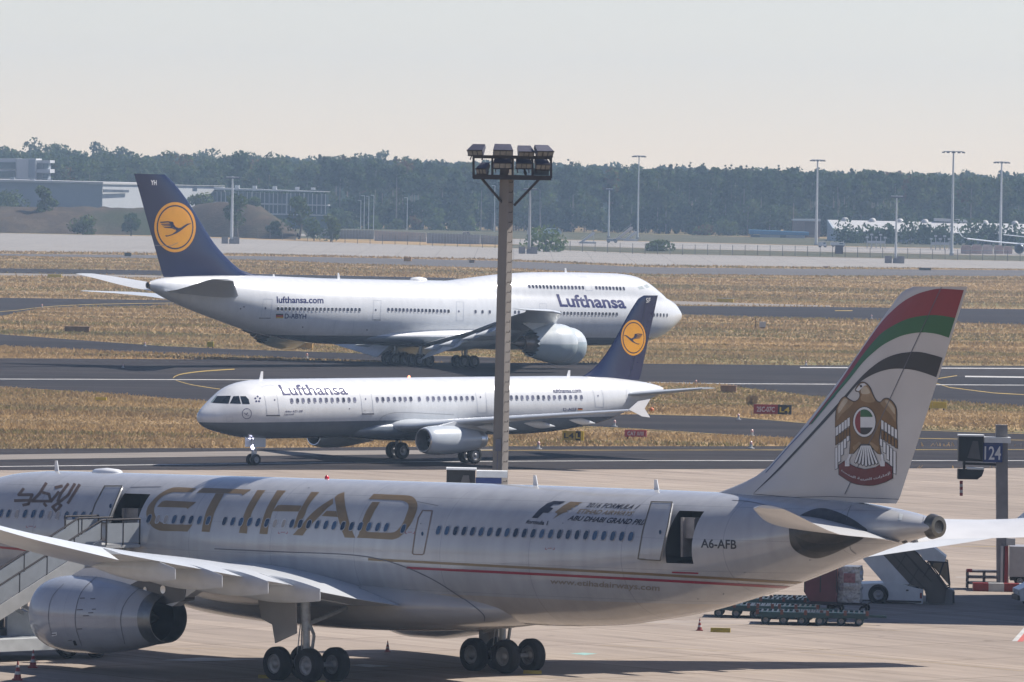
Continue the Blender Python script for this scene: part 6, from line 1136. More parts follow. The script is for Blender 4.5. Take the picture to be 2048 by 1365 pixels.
for px, py, s_, lb in ((1077, 899, 1.6, 'edge light by the grass just below the yellow and black L4 sign'), (1229, 854, 1.5, 'edge light above and left of the red CAT sign'), (1477, 840, 1.4, 'edge light left of the 25C-07C sign'), (1504, 873, 1.5, 'edge light on the upper edge of the grass wedge'), (1502, 898, 1.6, 'edge light on the lower edge of the grass wedge'), (614, 718, 1.6, 'edge light under the jumbo rear hull'), (84, 617, 1.6, 'edge light at far left on the cross taxiway'), (1743, 638, 1.6, 'edge light left of the striped fin top'), (1392, 770, 1.3, 'edge light right of the narrow-body tail'), (1612, 731, 1.3, 'edge light on the grass beyond the main taxiway'), (290, 693, 1.3, 'edge light on the link taxiway edge at left'), (246, 736, 1.0, 'edge light on the main taxiway at left')):
    o = el if first else dup(el, (0, 0, 0)); first = False; o.location = gnd(px, py); o.scale = (s_, s_, s_); o['label'] = lb
p = gnd(1303, 826); r = thing('marker_ball', 'orange ball marker on a short stake beyond the wingtip fence', 'marker ball', p); b = MB(); b.lathe([(.25 + .22 * math.sin(t), .22 * math.cos(t) + .001) for t in np.linspace(-1.57, 1.57, 9)], (0, 0, 0), 'Z', 14); b.build('ball', mat('marker_orange', (.55, .13, .02), .5, var=.1), r, 60); b = MB(); b.bar((0, 0, 0), (0, 0, .1), .06); b.build('stake', M_STEEL, r)
# ================================================================ beyond the runways: berm, buildings, masts, fence, trees, forest
G_ = np.random.default_rng(21)
def leaf_cloud(g, centres, radii, per, size, flat=.8):
    """leaf clumps: quads spread through lumpy balls. returns V (n*4,3)"""
    out = []
    for c, r in zip(centres, radii):
        u = g.normal(size=(per, 3)); u /= np.linalg.norm(u, axis=1)[:, None]; q = c + u * (r * (.55 + .5 * g.random((per, 1)) ** .6)) * np.array([1, 1, flat])
        a = g.normal(size=(per, 3)); a /= np.linalg.norm(a, axis=1)[:, None]; b = np.cross(a, u + .5 * g.normal(size=(per, 3))); b /= np.linalg.norm(b, axis=1)[:, None] + 1e-9; s = size * (.6 + .8 * g.random((per, 1)))
        out.append(np.stack([q - a * s - b * s * .6, q + a * s * .9 - b * s * .5, q + a * s + b * s * .7, q - a * s * .7 + b * s * .6], 1))
    return np.concatenate(out).reshape(-1, 3)
M_LEAF = [mat('leaf_dark', (.030, .058, .024), .85, var=.3, scale=.6, leafy=.4, spec=.1), mat('leaf_mid', (.052, .090, .030), .85, var=.3, scale=.6, leafy=.4, spec=.1), mat('leaf_olive', (.080, .100, .036), .85, var=.3, scale=.6, leafy=.4, spec=.1), mat('leaf_bright', (.100, .145, .040), .85, var=.3, scale=.6, leafy=.4, spec=.1), mat('leaf_autumn', (.12, .070, .028), .85, var=.3, scale=.6, leafy=.4, spec=.1)]
M_BARK = mat('bark', (.085, .065, .05), .9, var=.3, scale=2); M_PBARK = mat('pale_bark', (.20, .17, .14), .9, var=.3, scale=1.5)
def crown_points(g, h, w_, kind):
    """lumpy ball centres and radii of one crown standing on the origin"""
    if kind == 'cone': n = 20; z = np.linspace(.2, .985, n); return [np.array([g.normal(0, .03 * w_), g.normal(0, .03 * w_), h * t]) for t in z], [w_ * .62 * (1.0 - t) + .06 for t in z]
    if kind == 'pine': n = 6; z0 = .58
    elif kind == 'bush': n = 8; z0 = .22
    else: n = 9; z0 = .34
    cs, rs = [], []
    for _ in range(n):
        t = g.random(); z = h * (z0 + (.92 - z0) * t); m = w_ * .5 * (1 - .55 * abs(t - .35)) * .62; a = g.random() * 6.28; d = m * math.sqrt(g.random()); cs.append(np.array([d * math.cos(a), d * math.sin(a), z])); rs.append(w_ * (.20 + .10 * g.random()))
    return cs, rs
def tree(px, py, h, w_, kind, m, label, per=60, name='tree', group='trees and bushes before the forest', leaf=.45):
    p = gnd(px, py); g = np.random.default_rng(int(px * 7 + py)); r = thing(name, label, 'tree' if name == 'tree' else 'bush', p, 0, group)
    cs, rs = crown_points(g, h, w_, kind); V = leaf_cloud(g, cs, rs, per, leaf); V[:, 2] = np.maximum(V[:, 2], .05); n = len(V) // 4
    mi = (G_.random(n) < .3).astype(int); link('crown', np_mesh('crown', V, np.arange(n * 4).reshape(n, 4), [M_LEAF[m], M_LEAF[min(m + 1, 3)]], mi), r)
    b = MB(); b.tube([(0, 0, 0), (.03 * h * g.normal(), .02 * h, h * .35), (.03 * h * g.normal(), 0, h * .75)], [.035 * h, .025 * h, .01 * h], 7)
    for _ in range(4): a = g.random() * 6.28; z = h * (.3 + .3 * g.random()); b.tube([(0, 0, z), (w_ * .3 * math.cos(a), w_ * .3 * math.sin(a), z + h * .18)], [.014 * h, .005 * h], 5)
    b.build('trunk', M_BARK, r); return r

# ---------------------------------------------------------------- the forest, one far mass
def forest():
    g = np.random.default_rng(5); Vs, Ms = [], []; TV = MB()
    def add(X, Y, z, h, w_, kind, m, per):
        cs, rs = crown_points(g, h, w_, kind); V = leaf_cloud(g, cs, rs, per, .5 if Y < 2800 else .8); V += np.array([X, Y, z]); n = len(V) // 4; mm = np.full(n, m); k = g.random(n); mm[k < .25] = max(0, m - 1); mm[k > .85] = min(3, m + 1) if m < 4 else 4; Vs.append(V); Ms.append(mm)
        if Y < 2330 and g.random() < .75: TV.tube([(X, Y, z), (X + g.normal(0, .3), Y, z + h * .8)], [.24, .12], 5)
    for row in range(13):
        Y = 2190 + row * 26 + (row > 8) * (row - 8) * 60; half = Y * .105; n = int(2 * half / (6.2 if row < 6 else 7.5))
        for i in range(n):
            X = -half + 2 * half * (i + g.random()) / n; y = Y + g.normal(0, 9); t = X / half
            left = max(0.0, min(1.0, (.02 - t) / .75)); rise = left * (y - 2180) * .012
            if t > -.28: kind = 'pine' if g.random() < .7 else ('round' if g.random() < .8 else 'cone'); h = 21.0 - 1.2 * t + 1.0 * g.normal() + 1.6 * value_noise(np.array([X + 900.0]), np.array([y]), 30, 60, 9)[0]; w_ = 7.2 + 1.8 * g.random()
            else: kind = 'round'; h = 20 + 1.6 * g.normal(); w_ = 9.0 + 2.5 * g.random()
            if t < -.28 and row < 2: continue
            mm = int(np.clip(round(g.normal(.75 + .5 * (kind == 'round'), .8)), 0, 2)); mm = 4 if (g.random() < .035 and kind != 'cone') else mm
            add(X, y, rise, max(13, h), w_, kind, mm, 72 if row < 4 else 48)
    # undergrowth along the forest foot
    for i in range(390):
        X = -240 + 480 * (i + g.random()) / 390; y = 2184 + abs(g.normal(0, 14)); h = 5 + 8 * g.random(); add(X, y, 0, h, 4 + h * .5, 'bush', int(g.integers(0, 3)), 34)
    V = np.concatenate(Vs); M_ = np.concatenate(Ms); n = len(V) // 4
    root = tag(link('forest', np_mesh('forest', V, np.arange(n * 4).reshape(n, 4), M_LEAF, M_)), kind='stuff')
    tr = TV.build('forest_trunks', M_PBARK, root); tag(tr, kind='stuff')
forest()
def far_ridge():
    g = np.random.default_rng(8); Vs = []
    for Y, top, half, n in ((2780, .6, 260, 230), (3120, 1.2, 290, 250)):
        for i in range(n):
            X = -half + 2 * half * (i + g.random()) / n; h = 20.6 + 1.0 * g.normal() - 2.2 * X / half; z = top * (.55 + .7 * value_noise(np.array([X + 2000]), np.array([Y * 1.0]), 160, 100, 4)[0]); cs, rs = crown_points(g, h, 10, 'round'); V = leaf_cloud(g, cs, rs, 26, 1.0) + np.array([X, Y + g.normal(0, 30), z]); Vs.append(V)
    V = np.concatenate(Vs); n = len(V) // 4; tag(link('distant_woods', np_mesh('distant_woods', V, np.arange(n * 4).reshape(n, 4), M_LEAF[0])), kind='stuff')
    for Y, top, half in ((2780, 1.0, 480), (3120, 2.0, 520)):
        b = MB(); n = 60; v = []
        for i in range(n + 1):
            X = -half + 2 * half * i / n; z = top * (.55 + .7 * value_noise(np.array([X + 2000]), np.array([Y * 1.0]), 160, 100, 4)[0]) + 8; v += [(X, Y - 120, -1), (X, Y, z), (X, Y + 120, -1)]
        b.add(v, [(3 * i + k, 3 * i + 3 + k, 3 * i + 4 + k, 3 * i + 1 + k) for i in range(n) for k in (0, 1)]); tag(b.build('hills', M_LEAF[0]), kind='structure')
far_ridge()
for i, (px, top, lb) in enumerate(((1380, 324, 'dark spruce spike standing above the forest edge, tallest of the right hand group'), (1407, 326, 'spruce spike just right of the tallest one'), (1452, 330, 'slim spruce spike in the pair left of the far right masts'), (1464, 329, 'spruce spike right one of a close pair'), (1483, 331, 'short spruce spike beside the close pair'), (1493, 331, 'short spruce spike, second beside the close pair'), (1353, 328, 'slim spruce spike left of the tallest one'), (1558, 330, 'lone spruce spike left of the first pale mast at right'), (1140, 318, 'spruce spike right of the lamp rack'))):
    Y = 2205.0; t = atY(px, top, Y); r = thing('spruce_tree', lb, 'tree', (t.x, Y, 0), 0, 'spruces rising over the forest'); g = np.random.default_rng(i); h = t.z; cs, rs = crown_points(g, h, 7.5, 'cone'); V = leaf_cloud(g, cs, rs, 34, .26); n = len(V) // 4; link('crown', np_mesh('crown', V, np.arange(n * 4).reshape(n, 4), M_LEAF[0]), r); b = MB(); b.tube([(0, 0, 0), (0, 0, h)], [.3, .03], 6); b.build('trunk', M_BARK, r)

# ---------------------------------------------------------------- the earth berm on the left
def berm():
    b = MB(); n = 90; rows = []
    prof = [(-700, 413), (0, 414), (120, 415), (250, 417), (370, 419), (395, 409), (430, 405), (470, 406), (500, 410), (525, 420), (550, 436), (575, 452), (592, 466)]
    foot = lambda x: np.interp(x, [-700, 0, 350, 600], [455, 466, 472, 480])
    g = np.random.default_rng(2); vs = []; K = 7
    for i in range(n + 1):
        px = -700 + (592 + 700) * i / n; f = gnd(px, foot(px)); y0 = f.y; t = atY(px, np.interp(px, [p[0] for p in prof], [p[1] for p in prof]), y0 + 26); H = max(.05, t.z)
        for k in range(K):
            u = k / (K - 1); z = H * (1 - (1 - min(1, u * 1.3)) ** 1.7) if u < .77 else H; vs.append((f.x + (t.x - f.x) * u, y0 + 34 * u, z + (g.normal(0, .22) if 0 < k < K - 1 else 0)))
        vs.append((t.x, y0 + 90, -.5))
    K += 1; b.add(vs, [(i * K + k, (i + 1) * K + k, (i + 1) * K + k + 1, i * K + k + 1) for i in range(n) for k in range(K - 1)])
    m = ground_mat('berm_earth', [(.075, .056, .042), (.055, .045, .034), (.095, .072, .05), (.045, .052, .028)], .06, bump=.8, fine=.35); tag(b.build('earth_hill', m, None, 60), kind='structure')
berm()
for a in ((86, 466, 13, 5.6, 'round', 2, 'tall narrow bush at the foot of the earth berm, far left'), (166, 470, 5, 9, 'bush', 2, 'low round bush on the berm slope at far left'), (262, 472, 6, 5, 'bush', 1, 'dark bush at the berm foot just left of the jumbo fin'), (475, 479, 12, 8, 'round', 1, 'dense dark bush beside the far mast left of the concrete one'), (548, 478, 5, 5, 'bush', 1, 'small bush at the right foot of the earth mound'), (598, 479, 11, 9, 'bush', 1, 'wide dark bush right of the earth mound'), (628, 482, 5, 9, 'bush', 1, 'low dark bush before the pale wall'), (662, 484, 7, 6, 'bush', 2, 'olive bush at the left end of the pale wall'), (1092, 504, 5, 12, 'bush', 3, 'lone light green bush right of the concrete mast'), (1322, 503, 1.6, 9, 'bush', 2, 'low green bush on the far apron edge')):
    tree(*a, per=70, name='bush', group='bushes before the forest', leaf=.38)
def upper(px, py, Y, h, w_, kind, m, lb, **k):
    """a plant whose foot is hidden: standing at depth Y with its top at the photograph pixel"""
    t = atY(px, py, Y); f = pix((t.x, Y, t.z - h)); r = tree(f[0], f[1], h, w_, kind, m, lb, **k); r.location = (t.x, Y, t.z - h); return r
for a in ((30, 395, 2040, 5, 14, 'bush', 2, 'bush on top of the berm at the left edge'), (10, 390, 2045, 5, 8, 'bush', 1, 'dark bush on top of the berm in the left corner'), (104, 394, 2040, 6, 4, 'round', 2, 'slim young tree on the berm before the grey warehouse'), (400, 386, 2035, 4, 9, 'bush', 2, 'bush on the mound before the white warehouse end'), (505, 399, 2030, 3, 5, 'bush', 3, 'light bush on the mound crest'), (560, 440, 2060, 6, 7, 'bush', 1, 'bush at the mound flank before the glass office')): upper(*a, per=60, name='bush', group='bushes before the forest', leaf=.38)
for a in ((700, 424, 2165, 12, 9, 'round', 2, 'light tree by the thin white poles'), (676, 418, 2168, 13, 10, 'round', 1, 'broad tree right of the glass office'), (745, 412, 2165, 14, 7, 'round', 3, 'bright tree among the thin white poles'), (790, 430, 2165, 11, 7, 'round', 2, 'round tree right of the thin poles'), (833, 432, 2165, 10, 6, 'round', 4, 'orange tinged tree before the forest'), (876, 420, 2166, 13, 8, 'round', 3, 'bright green tree left of the concrete mast'), (912, 434, 2165, 10, 9, 'round', 2, 'olive round tree left of the concrete mast'), (943, 436, 2166, 10, 7, 'round', 3, 'bright round tree close to the concrete mast'), (1406, 452, 2160, 7, 8, 'round', 4, 'orange autumn tree at the forest foot on the right'), (1455, 448, 2165, 8, 10, 'round', 2, 'olive tree at the forest foot left of the blue shed'),
          (1692, 447, 2010, 8, 13, 'bush', 0, 'dark wide tree before the white hangar, leftmost'), (1740, 445, 2012, 8, 9, 'bush', 1, 'dark tree before the hangar beside the short mast'), (1778, 452, 2010, 7, 9, 'bush', 0, 'small dark tree right of the short mast'), (1822, 449, 2011, 8, 13, 'bush', 1, 'wide tree before the middle of the hangar'), (1858, 455, 2010, 7, 8, 'bush', 0, 'low dark tree left of the tallest right mast'), (1885, 450, 2012, 8, 9, 'bush', 1, 'green tree directly left of the tallest right mast'), (1945, 440, 2013, 9, 15, 'bush', 1, 'large tree between the two tall masts at right'), (1985, 444, 2014, 9, 10, 'bush', 0, 'dark tree at the last tall mast on the right'), (2030, 446, 2013, 9, 12, 'bush', 0, 'dark tree at the right edge before the hangar')): upper(*a, per=70, leaf=.42)

# ---------------------------------------------------------------- far buildings
M_BWHITE = mat('building_white', (.44, .45, .46), .6, var=.06, scale=.2); M_BGREY = mat('building_grey', (.22, .25, .285), .6, var=.06, scale=.2); M_BGLASS = mat('building_glass', (.06, .10, .12), .12, var=.4, scale=.35); M_ROOFW = mat('roof_white', (.46, .45, .44), .6, var=.08, scale=.2)
def corner(px, py, Y): q = atY(px, py, Y); return q
def block(root, px0, px1, top0, bot, Y, depth, m, name, top1=None, Y1=None):
    """a wall volume between two photograph columns; the far end may stand at another depth Y1"""
    Y1 = Y1 if Y1 is not None else Y; top1 = top1 if top1 is not None else top0; a, b_ = atY(px0, top0, Y), atY(px1, top1, Y1); z0 = 0.0 if bot is None else atY(px0, bot, Y).z; d = (Vector((b_.x, Y1, 0)) - Vector((a.x, Y, 0))).normalized(); nrm = Vector((-d.y, d.x, 0)); nrm = nrm if nrm.y > 0 else -nrm
    L = root.location; b = MB(); P = [Vector((a.x, Y, z0)), Vector((b_.x, Y1, z0)), Vector((b_.x, Y1, b_.z)), Vector((a.x, Y, a.z))]; b.loft([[p - L for p in P], [p + nrm * depth - L for p in P]]); return b.build(name, m, root)
w1 = thing('warehouse', 'long low warehouse with shaded grey end and white front above the earth berm', 'building', (-150, 2100, 0))
block(w1, -300, 205, 356, None, 2110, 30, M_BGREY, 'wall', 367.5, 2085); block(w1, 205.3, 450, 367.5, None, 2085, 40, M_BWHITE, 'wall', 375, 2150)  # the end wall's shade is put into its grey colour
block(w1, -300, 206, 352.5, 358, 2109, 30, M_ROOFW, 'roof_edge', 364.5, 2084); block(w1, 204.5, 450, 364.5, 369, 2084, 40, M_ROOFW, 'roof_edge', 373, 2149)
for x0, x1, y in ((119, 162, 377), (208, 258, 379)): block(w1, x0, x1, y, y + 6, 2096 if x0 < 200 else 2083.5, .3, mat('dark_lettering_band', (.07, .08, .10), .5, var=.6, scale=.5), 'lettering_band', y + 1.5, 2089 if x0 < 200 else 2097)
block(w1, 193, 201, 382, 393, 2085.8, .3, mat('anchor_mark', (.18, .20, .23), .5), 'wall_mark', 382, 2085.2)
for i, x in enumerate((20, 60, 95, 150, 240, 290, 330, 385)): block(w1, x, x + 9, 354 + x * .06, 360 + x * .06, 2112, 3, M_BGREY, 'roof_unit')
w2 = thing('office_block', 'white office block with dark window bands and projecting floors, far left', 'building', (-170, 2150, 0))
block(w2, -160, 33, 317, None, 2150, 25, M_BWHITE, 'wall'); block(w2, 33.3, 72, 317.5, None, 2149, 27, M_BWHITE, 'wall'); block(w2, 72.3, 100, 321, 326, 2150, 22, M_BWHITE, 'floor_slab'); block(w2, 72.3, 100, 339, 346, 2150, 22, M_BWHITE, 'floor_slab'); block(w2, 72.3, 96, 326, 360, 2153, 14, M_BGREY, 'recess_wall')
for y in (325, 343): block(w2, -160, 31, y, y + 10, 2149.6, .3, M_BGLASS, 'window_band')
block(w2, 57, 70, 319, 356, 2148.6, .3, M_BGREY, 'stair_panel'); block(w2, 86, 97, 328, 337, 2149.8, .5, M_BGLASS, 'window_band'); block(w2, 86, 97, 348, 357, 2149.8, .5, M_BGLASS, 'window_band')
w3 = thing('glass_office', 'three storey glass fronted office with pale slabs and a flat roof behind the mound', 'building', (-80, 2150, 0)); Yg = 2130
block(w3, 430, 655, 384, None, Yg, 20, M_BGLASS, 'curtain_wall', 391, Yg)
for y in (377, 404.5, 424.5): block(w3, 428, 657, y - 1, y + 3.5, Yg - 1.2, 21, M_BWHITE, 'floor_slab', y + 7 if y < 400 else y + 6, Yg - 1.2)
for i in range(26): x = 433 + i * 8.7; block(w3, x, x + (1.6 if i % 4 else 3), 382 + i * .25, 428, Yg - .5, .4, M_BWHITE if i % 3 else M_BGREY, 'facade_fin')
for x in (470, 505, 545, 590, 622): block(w3, x, x + 8, 371 + (x - 470) * .03, 380, Yg + 6, 4, M_BWHITE, 'roof_unit')
w4 = thing('hangar', 'long low hangar with white pitched roof and domed roof lights behind dark trees, right', 'building', (120, 2060, 0)); Yh = 2060
a, b_ = atY(1658, 440, Yh + 18), atY(2350, 455, Yh + 18); a2, b2 = atY(1672, 462, Yh), atY(2350, 474, Yh); L = w4.location; b = MB(); q = [a - L, b_ - L, b2 - L, a2 - L]; b.loft([[p for p in q], [p + Vector((0, 0, -.4)) for p in q]]); b.build('roof', M_ROOFW, w4)
block(w4, 1672, 2350, 463, None, Yh + .5, 30, M_BGREY, 'wall', 475); b = MB(); P = [Vector((a2.x, Yh, 0)), Vector((a.x, Yh + 18, 0)), Vector((a.x, Yh + 18, a.z)), Vector((a2.x, Yh, a2.z))]; b.loft([[p - L for p in P], [p - L + Vector((-.5, 0, 0)) for p in P]]); e_ = atY(1640, 480, Yh + 6); b.build('gable_wall', mat('gable_blue_grey', (.36, .41, .46), .6, var=.06), w4)
for x in (1690, 1745, 1800, 1850, 1970, 2030): c = atY(x, 441 + (x - 1690) * .02, Yh + 17) - L; b = MB(); b.lathe([(-.2, 1.1), (.4, 1.0), (.8, .6), (.9, .01)], c, 'Z', 12); b.build('roof_light', M_ROOFW, w4, 60)
b = MB(); c0, c1 = atY(1870, 437, Yh + 17) - L, atY(1935, 440, Yh + 17) - L; b.loft([[c0, c1, c1 - Vector((0, 0, .9)), c0 - Vector((0, 0, .9))], [v + Vector((0, 6, 0)) for v in (c0, c1, c1 - Vector((0, 0, .9)), c0 - Vector((0, 0, .9)))]]); b.build('roof_ridge', M_ROOFW, w4)
w5 = thing('shed', 'low shed with blue roof and white wall bays at the forest foot, right', 'building', (75, 2140, 0)); block(w5, 1500, 1618, 460, 469, 2130, 14, mat('roof_blue', (.06, .20, .36), .5, var=.1), 'roof', 465); block(w5, 1503, 1520, 470, None, 2131, 10, M_BGREY, 'wall', 471); block(w5, 1521, 1560, 469, None, 2130.5, 10, M_BWHITE, 'wall', 470)
block(w5, 1560.3, 1572, 470, None, 2131, 10, M_BGREY, 'door', 470); block(w5, 1572.3, 1610, 471, None, 2130.5, 10, M_BWHITE, 'wall', 472)
w6 = thing('brick_house', 'brown flat house behind the first pale mast at right', 'building', (88, 2150, 0)); block(w6, 1588, 1640, 441, None, 2150, 14, mat('brown_brick', (.20, .15, .13), .8, var=.15, scale=.5), 'wall'); block(w6, 1610, 1641, 444, 470, 2149.5, .3, mat('dark_brick', (.12, .09, .08), .8), 'door'); block(w6, 1586, 1642, 439, 442, 2149, 16, M_GREY, 'roof')
for i, (x0, x1, t0, t1, bt, m, lb) in enumerate(((641, 748, 459, 461, 475, 'wall_panel_grey', 'grey noise wall stretch right of the glass office'), (749, 853, 461, 466, 480, 'wall_panel_pale', 'pale pinkish noise wall stretch'), (854, 960, 466, 470, 485, 'wall_panel_bluegrey', 'blue grey ribbed wall stretch left of the concrete mast'), (961, 998, 470, 472, 486, 'wall_panel_stone', 'short stone coloured wall stretch touching the concrete mast'))):
    c = {'wall_panel_grey': (.30, .30, .29), 'wall_panel_pale': (.50, .44, .40), 'wall_panel_bluegrey': (.30, .31, .33), 'wall_panel_stone': (.42, .38, .34)}[m]; f = gnd((x0 + x1) / 2, bt + 3); r = thing('noise_wall', lb, 'wall', (f.x, f.y, 0), 0, 'low walls before the forest'); block(r, x0, x1, t0, None, f.y, .6, mat(m, c, .8, var=.2, scale=.4), 'panel', t1)
    n = int((x1 - x0) / 6)
    for k in range(n): x = x0 + 3 + k * 6; block(r, x, x + .9, t0 + (t1 - t0) * k / n - .5, None, f.y - .25, .3, M_GREY, 'post')

# ---------------------------------------------------------------- light masts on the far apron
def far_mast(px, top, base, wpx, lb, block_base=False, pale=True):
    p = gnd(px, base); t = atY(px + (base - top) * .0187, top, p.y); H = t.z; k = p.y / F_PX; r = thing('far_light_mast', lb, 'light mast', p, 0, 'light masts on the far apron'); m = mat('mast_pale', (.55, .56, .56), .5, .2, .1, 1) if pale else mat('mast_dull', (.34, .33, .32), .5, .2, .1, 1)
    b = MB(); b.tube([(0, 0, 0), (0, 0, H * .5), (0, 0, H)], [.42, .33, .20] if wpx > 25 else [.30, .24, .15], 8); b.build('pole', m, r, 60); b = MB(); W_ = wpx * k / 2; b.bar((-W_, 0, H - .2), (W_, 0, H - .2), .22); b.bar((0, -W_ * .6, H - .2), (0, W_ * .6, H - .2), .22); b.build('crossbar', m, r)
    for x, y in ((-1, 0), (-.55, 0), (.55, 0), (1, 0), (0, -.6), (0, .6)): b = MB(); b.box((x * W_, y * W_, H - .45), (.75, .5, .32)); b.build('floodlight', M_LAMPH, r)
    b = MB()
    if block_base:
        for x, y in ((-1.6, 0), (1.3, 0)): b.b2((x - .9, y - .8, 0), (x + .7, y + .8, 1.7))
        b.b2((-.6, -.6, 0), (.6, .6, 1.2)); b.build('base_block', mat('base_block', (.22, .20, .20), .8, var=.25, scale=1), r)
    else: b.b2((-.55, -.55, 0), (.55, .55, .5)); b.build('base_block', M_GREY, r)
for a in ((463, 353, 488, 26, 'pale light mast with block base right of the jumbo fin', True), (1058, 376, 508, 26, 'light mast with block base just right of the concrete mast', True, False), (1275, 311, 478, 24, 'tall pale light mast rising above the forest right of the lamp rack'), (1217, 377, 476, 14, 'thin short mast left of the tall pale one'), (1632, 319, 491, 26, 'tall pale light mast left of the white hangar'), (1791, 391, 527, 24, 'shorter mast with block base before the white hangar', True), (1903, 302, 511, 40, 'tallest light mast at right with the widest lamp bar'), (2000, 323, 502, 28, 'pale light mast nearest the right edge')): far_mast(*a)
for i, (px, t, b0, lb) in enumerate(((722, 401, 440, 'first thin white lamp pole right of the glass office'), (729, 392, 440, 'second thin white lamp pole, taller'), (738, 393, 440, 'third thin white lamp pole beside the bright tree'), (748, 391, 440, 'fourth thin white lamp pole'), (815, 396, 455, 'lone thin pole before the forest'), (990, 372, 478, 'thin white pole touching the concrete mast'))):
    Yp = 2150; q = atY(px, t, Yp); r = thing('lamp_pole', lb, 'lamp pole', (q.x, Yp, 0), 0, 'thin lamp poles before the forest'); b = MB(); b.tube([(0, 0, 0), (0, 0, q.z)], [.17, .10], 6); b.build('pole', MATS['mast_pale'], r, 60); b = MB(); b.box((-.5, 0, q.z), (1.1, .4, .2)); b.build('lamp', MATS['mast_pale'], r)
# perimeter fence
r = thing('fence', 'thin perimeter fence of posts and wire along the far apron', 'fence', (0, 2000, 0)); L = r.location; pts = []
line = [(-120, 462), (0, 466), (350, 473), (500, 478), (700, 489), (900, 495), (1000, 499), (1300, 511), (1600, 514), (1800, 519), (2048, 525), (2200, 529)]; xs = [p[0] for p in line]; ys = [p[1] for p in line]
post = None; wire = MB(); prev = None
for i in range(92):
    px = -110 + i * 25; q = gnd(px, np.interp(px, xs, ys) - 1.5) - L
    if post is None: b = MB(); b.box((0, 0, 1.3), (.14, .14, 2.6)); post = b.mesh('post', mat('fence_post', (.20, .19, .18), .8, var=.1))
    o = link('post', post, r); o.location = q
    if prev is not None:
        for z in (.4, 1.0, 1.6, 2.3): wire.bar(prev + Vector((0, 0, z)), q + Vector((0, 0, z)), .025)
    prev = q
wire.build('wire', MATS['fence_post'], r)

# ---------------------------------------------------------------- far vehicles, containers and the airliner cut by the right edge
def far_truck(px, py, wpx, hpx, lb, m, name='van'):
    p = gnd(px, py); k = p.y / F_PX; W_, H_ = wpx * k, hpx * k; r = thing(name, lb, 'vehicle', p, 0, 'vehicles on the far apron'); b = MB(); b.prism([(-W_ / 2, .4), (W_ / 2, .4), (W_ / 2, H_ * .55), (W_ * .36, H_), (-W_ / 2, H_)], -1, 1, lambda u, v, t: Vector((u, t, v))); b.build('body', m, r); b = MB(); b.b2((W_ * .08, -1.02, H_ * .58), (W_ * .34, 1.02, H_ * .9)); b.build('window', M_BGLASS, r)
    tm = tyre_mesh('wheel', .4, .3, M_TYRE)
    for x in (-W_ * .32, W_ * .32):
        for y in (-.85, .85): o = link('wheel', tm, r); o.location = (x, y, .4)
far_truck(1066, 471, 24, 9, 'white van beyond the lone light green bush', M_BWHITE); far_truck(1103, 470, 40, 13, 'long pale truck beyond the lone light green bush', mat('pale_truck', (.42, .50, .50), .5, var=.2, scale=.8), 'truck'); far_truck(933, 470, 14, 6, 'small pink white van at the forest foot', mat('pink_white', (.55, .42, .40), .5, var=.1)); far_truck(1224, 486, 22, 8, 'grey cart by the thin short mast', M_BGREY, 'cart'); far_truck(1645, 495, 16, 11, 'white box van right of the first tall pale mast', M_BWHITE); far_truck(1676, 494, 30, 9, 'long white van before the hangar trees', M_BWHITE)
def stairs_far(px, py, s, lb):
    p = gnd(px, py); r = thing('mobile_stairs', lb, 'stairs', p, 0, 'mobile stairs on the far apron'); b = MB(); b.prism([(-2.4 * s, .4), (-1.6 * s, .4), (1.8 * s, 2.9 * s), (1.8 * s, 3.4 * s), (1.2 * s, 3.4 * s)], -.7, .7, lambda u, v, t: Vector((u, t, v))); b.build('flight', M_BWHITE, r); b = MB(); b.b2((-2.4 * s, -.8, .2), (2.2 * s, .8, .7)); b.bar((1.5 * s, -.6, .7), (1.5 * s, -.6, 2.8 * s), .15); b.bar((1.5 * s, .6, .7), (1.5 * s, .6, 2.8 * s), .15); b.build('chassis', M_GREY, r)
    b = MB(); b.bar((-2.0 * s, -.7, 1.5), (1.6 * s, -.7, 4.1 * s), .08); b.bar((-2.0 * s, .7, 1.5), (1.6 * s, .7, 4.1 * s), .08); b.build('handrail', M_GREY, r)
stairs_far(1176, 489, 1.0, 'pale mobile stairs left of the thin short mast'); stairs_far(1250, 482, 1.2, 'larger white mobile stairs left of the tall pale mast'); stairs_far(1262, 484, .9, 'small white mobile stairs touching the tall pale mast')
def gantry(px, py, wpx, lb):
    p = gnd(px, py); k = p.y / F_PX; W_ = wpx * k; r = thing('floodlit_gantry', lb, 'gantry', p, 0, 'pale equipment before the hangar'); b = MB(); n = 5
    for i in range(n): x = -W_ / 2 + W_ * i / (n - 1); b.bar((x, 0, 0), (x, 0, 2.6 + .8 * (i % 2)), .22)
    b.bar((-W_ / 2, 0, 1.7), (W_ / 2, 0, 1.7), .5, .7); b.build('frame', M_BWHITE, r)
    for i in range(n): x = -W_ / 2 + W_ * i / (n - 1); b = MB(); b.box((x, 0, 3.0 + .8 * (i % 2)), (.8, .5, .5)); b.build('hood', M_BWHITE, r)
gantry(1752, 497, 36, 'pale equipment frame right of the dark trees, left one'); gantry(1880, 500, 36, 'pale equipment frame by the tallest right mast')
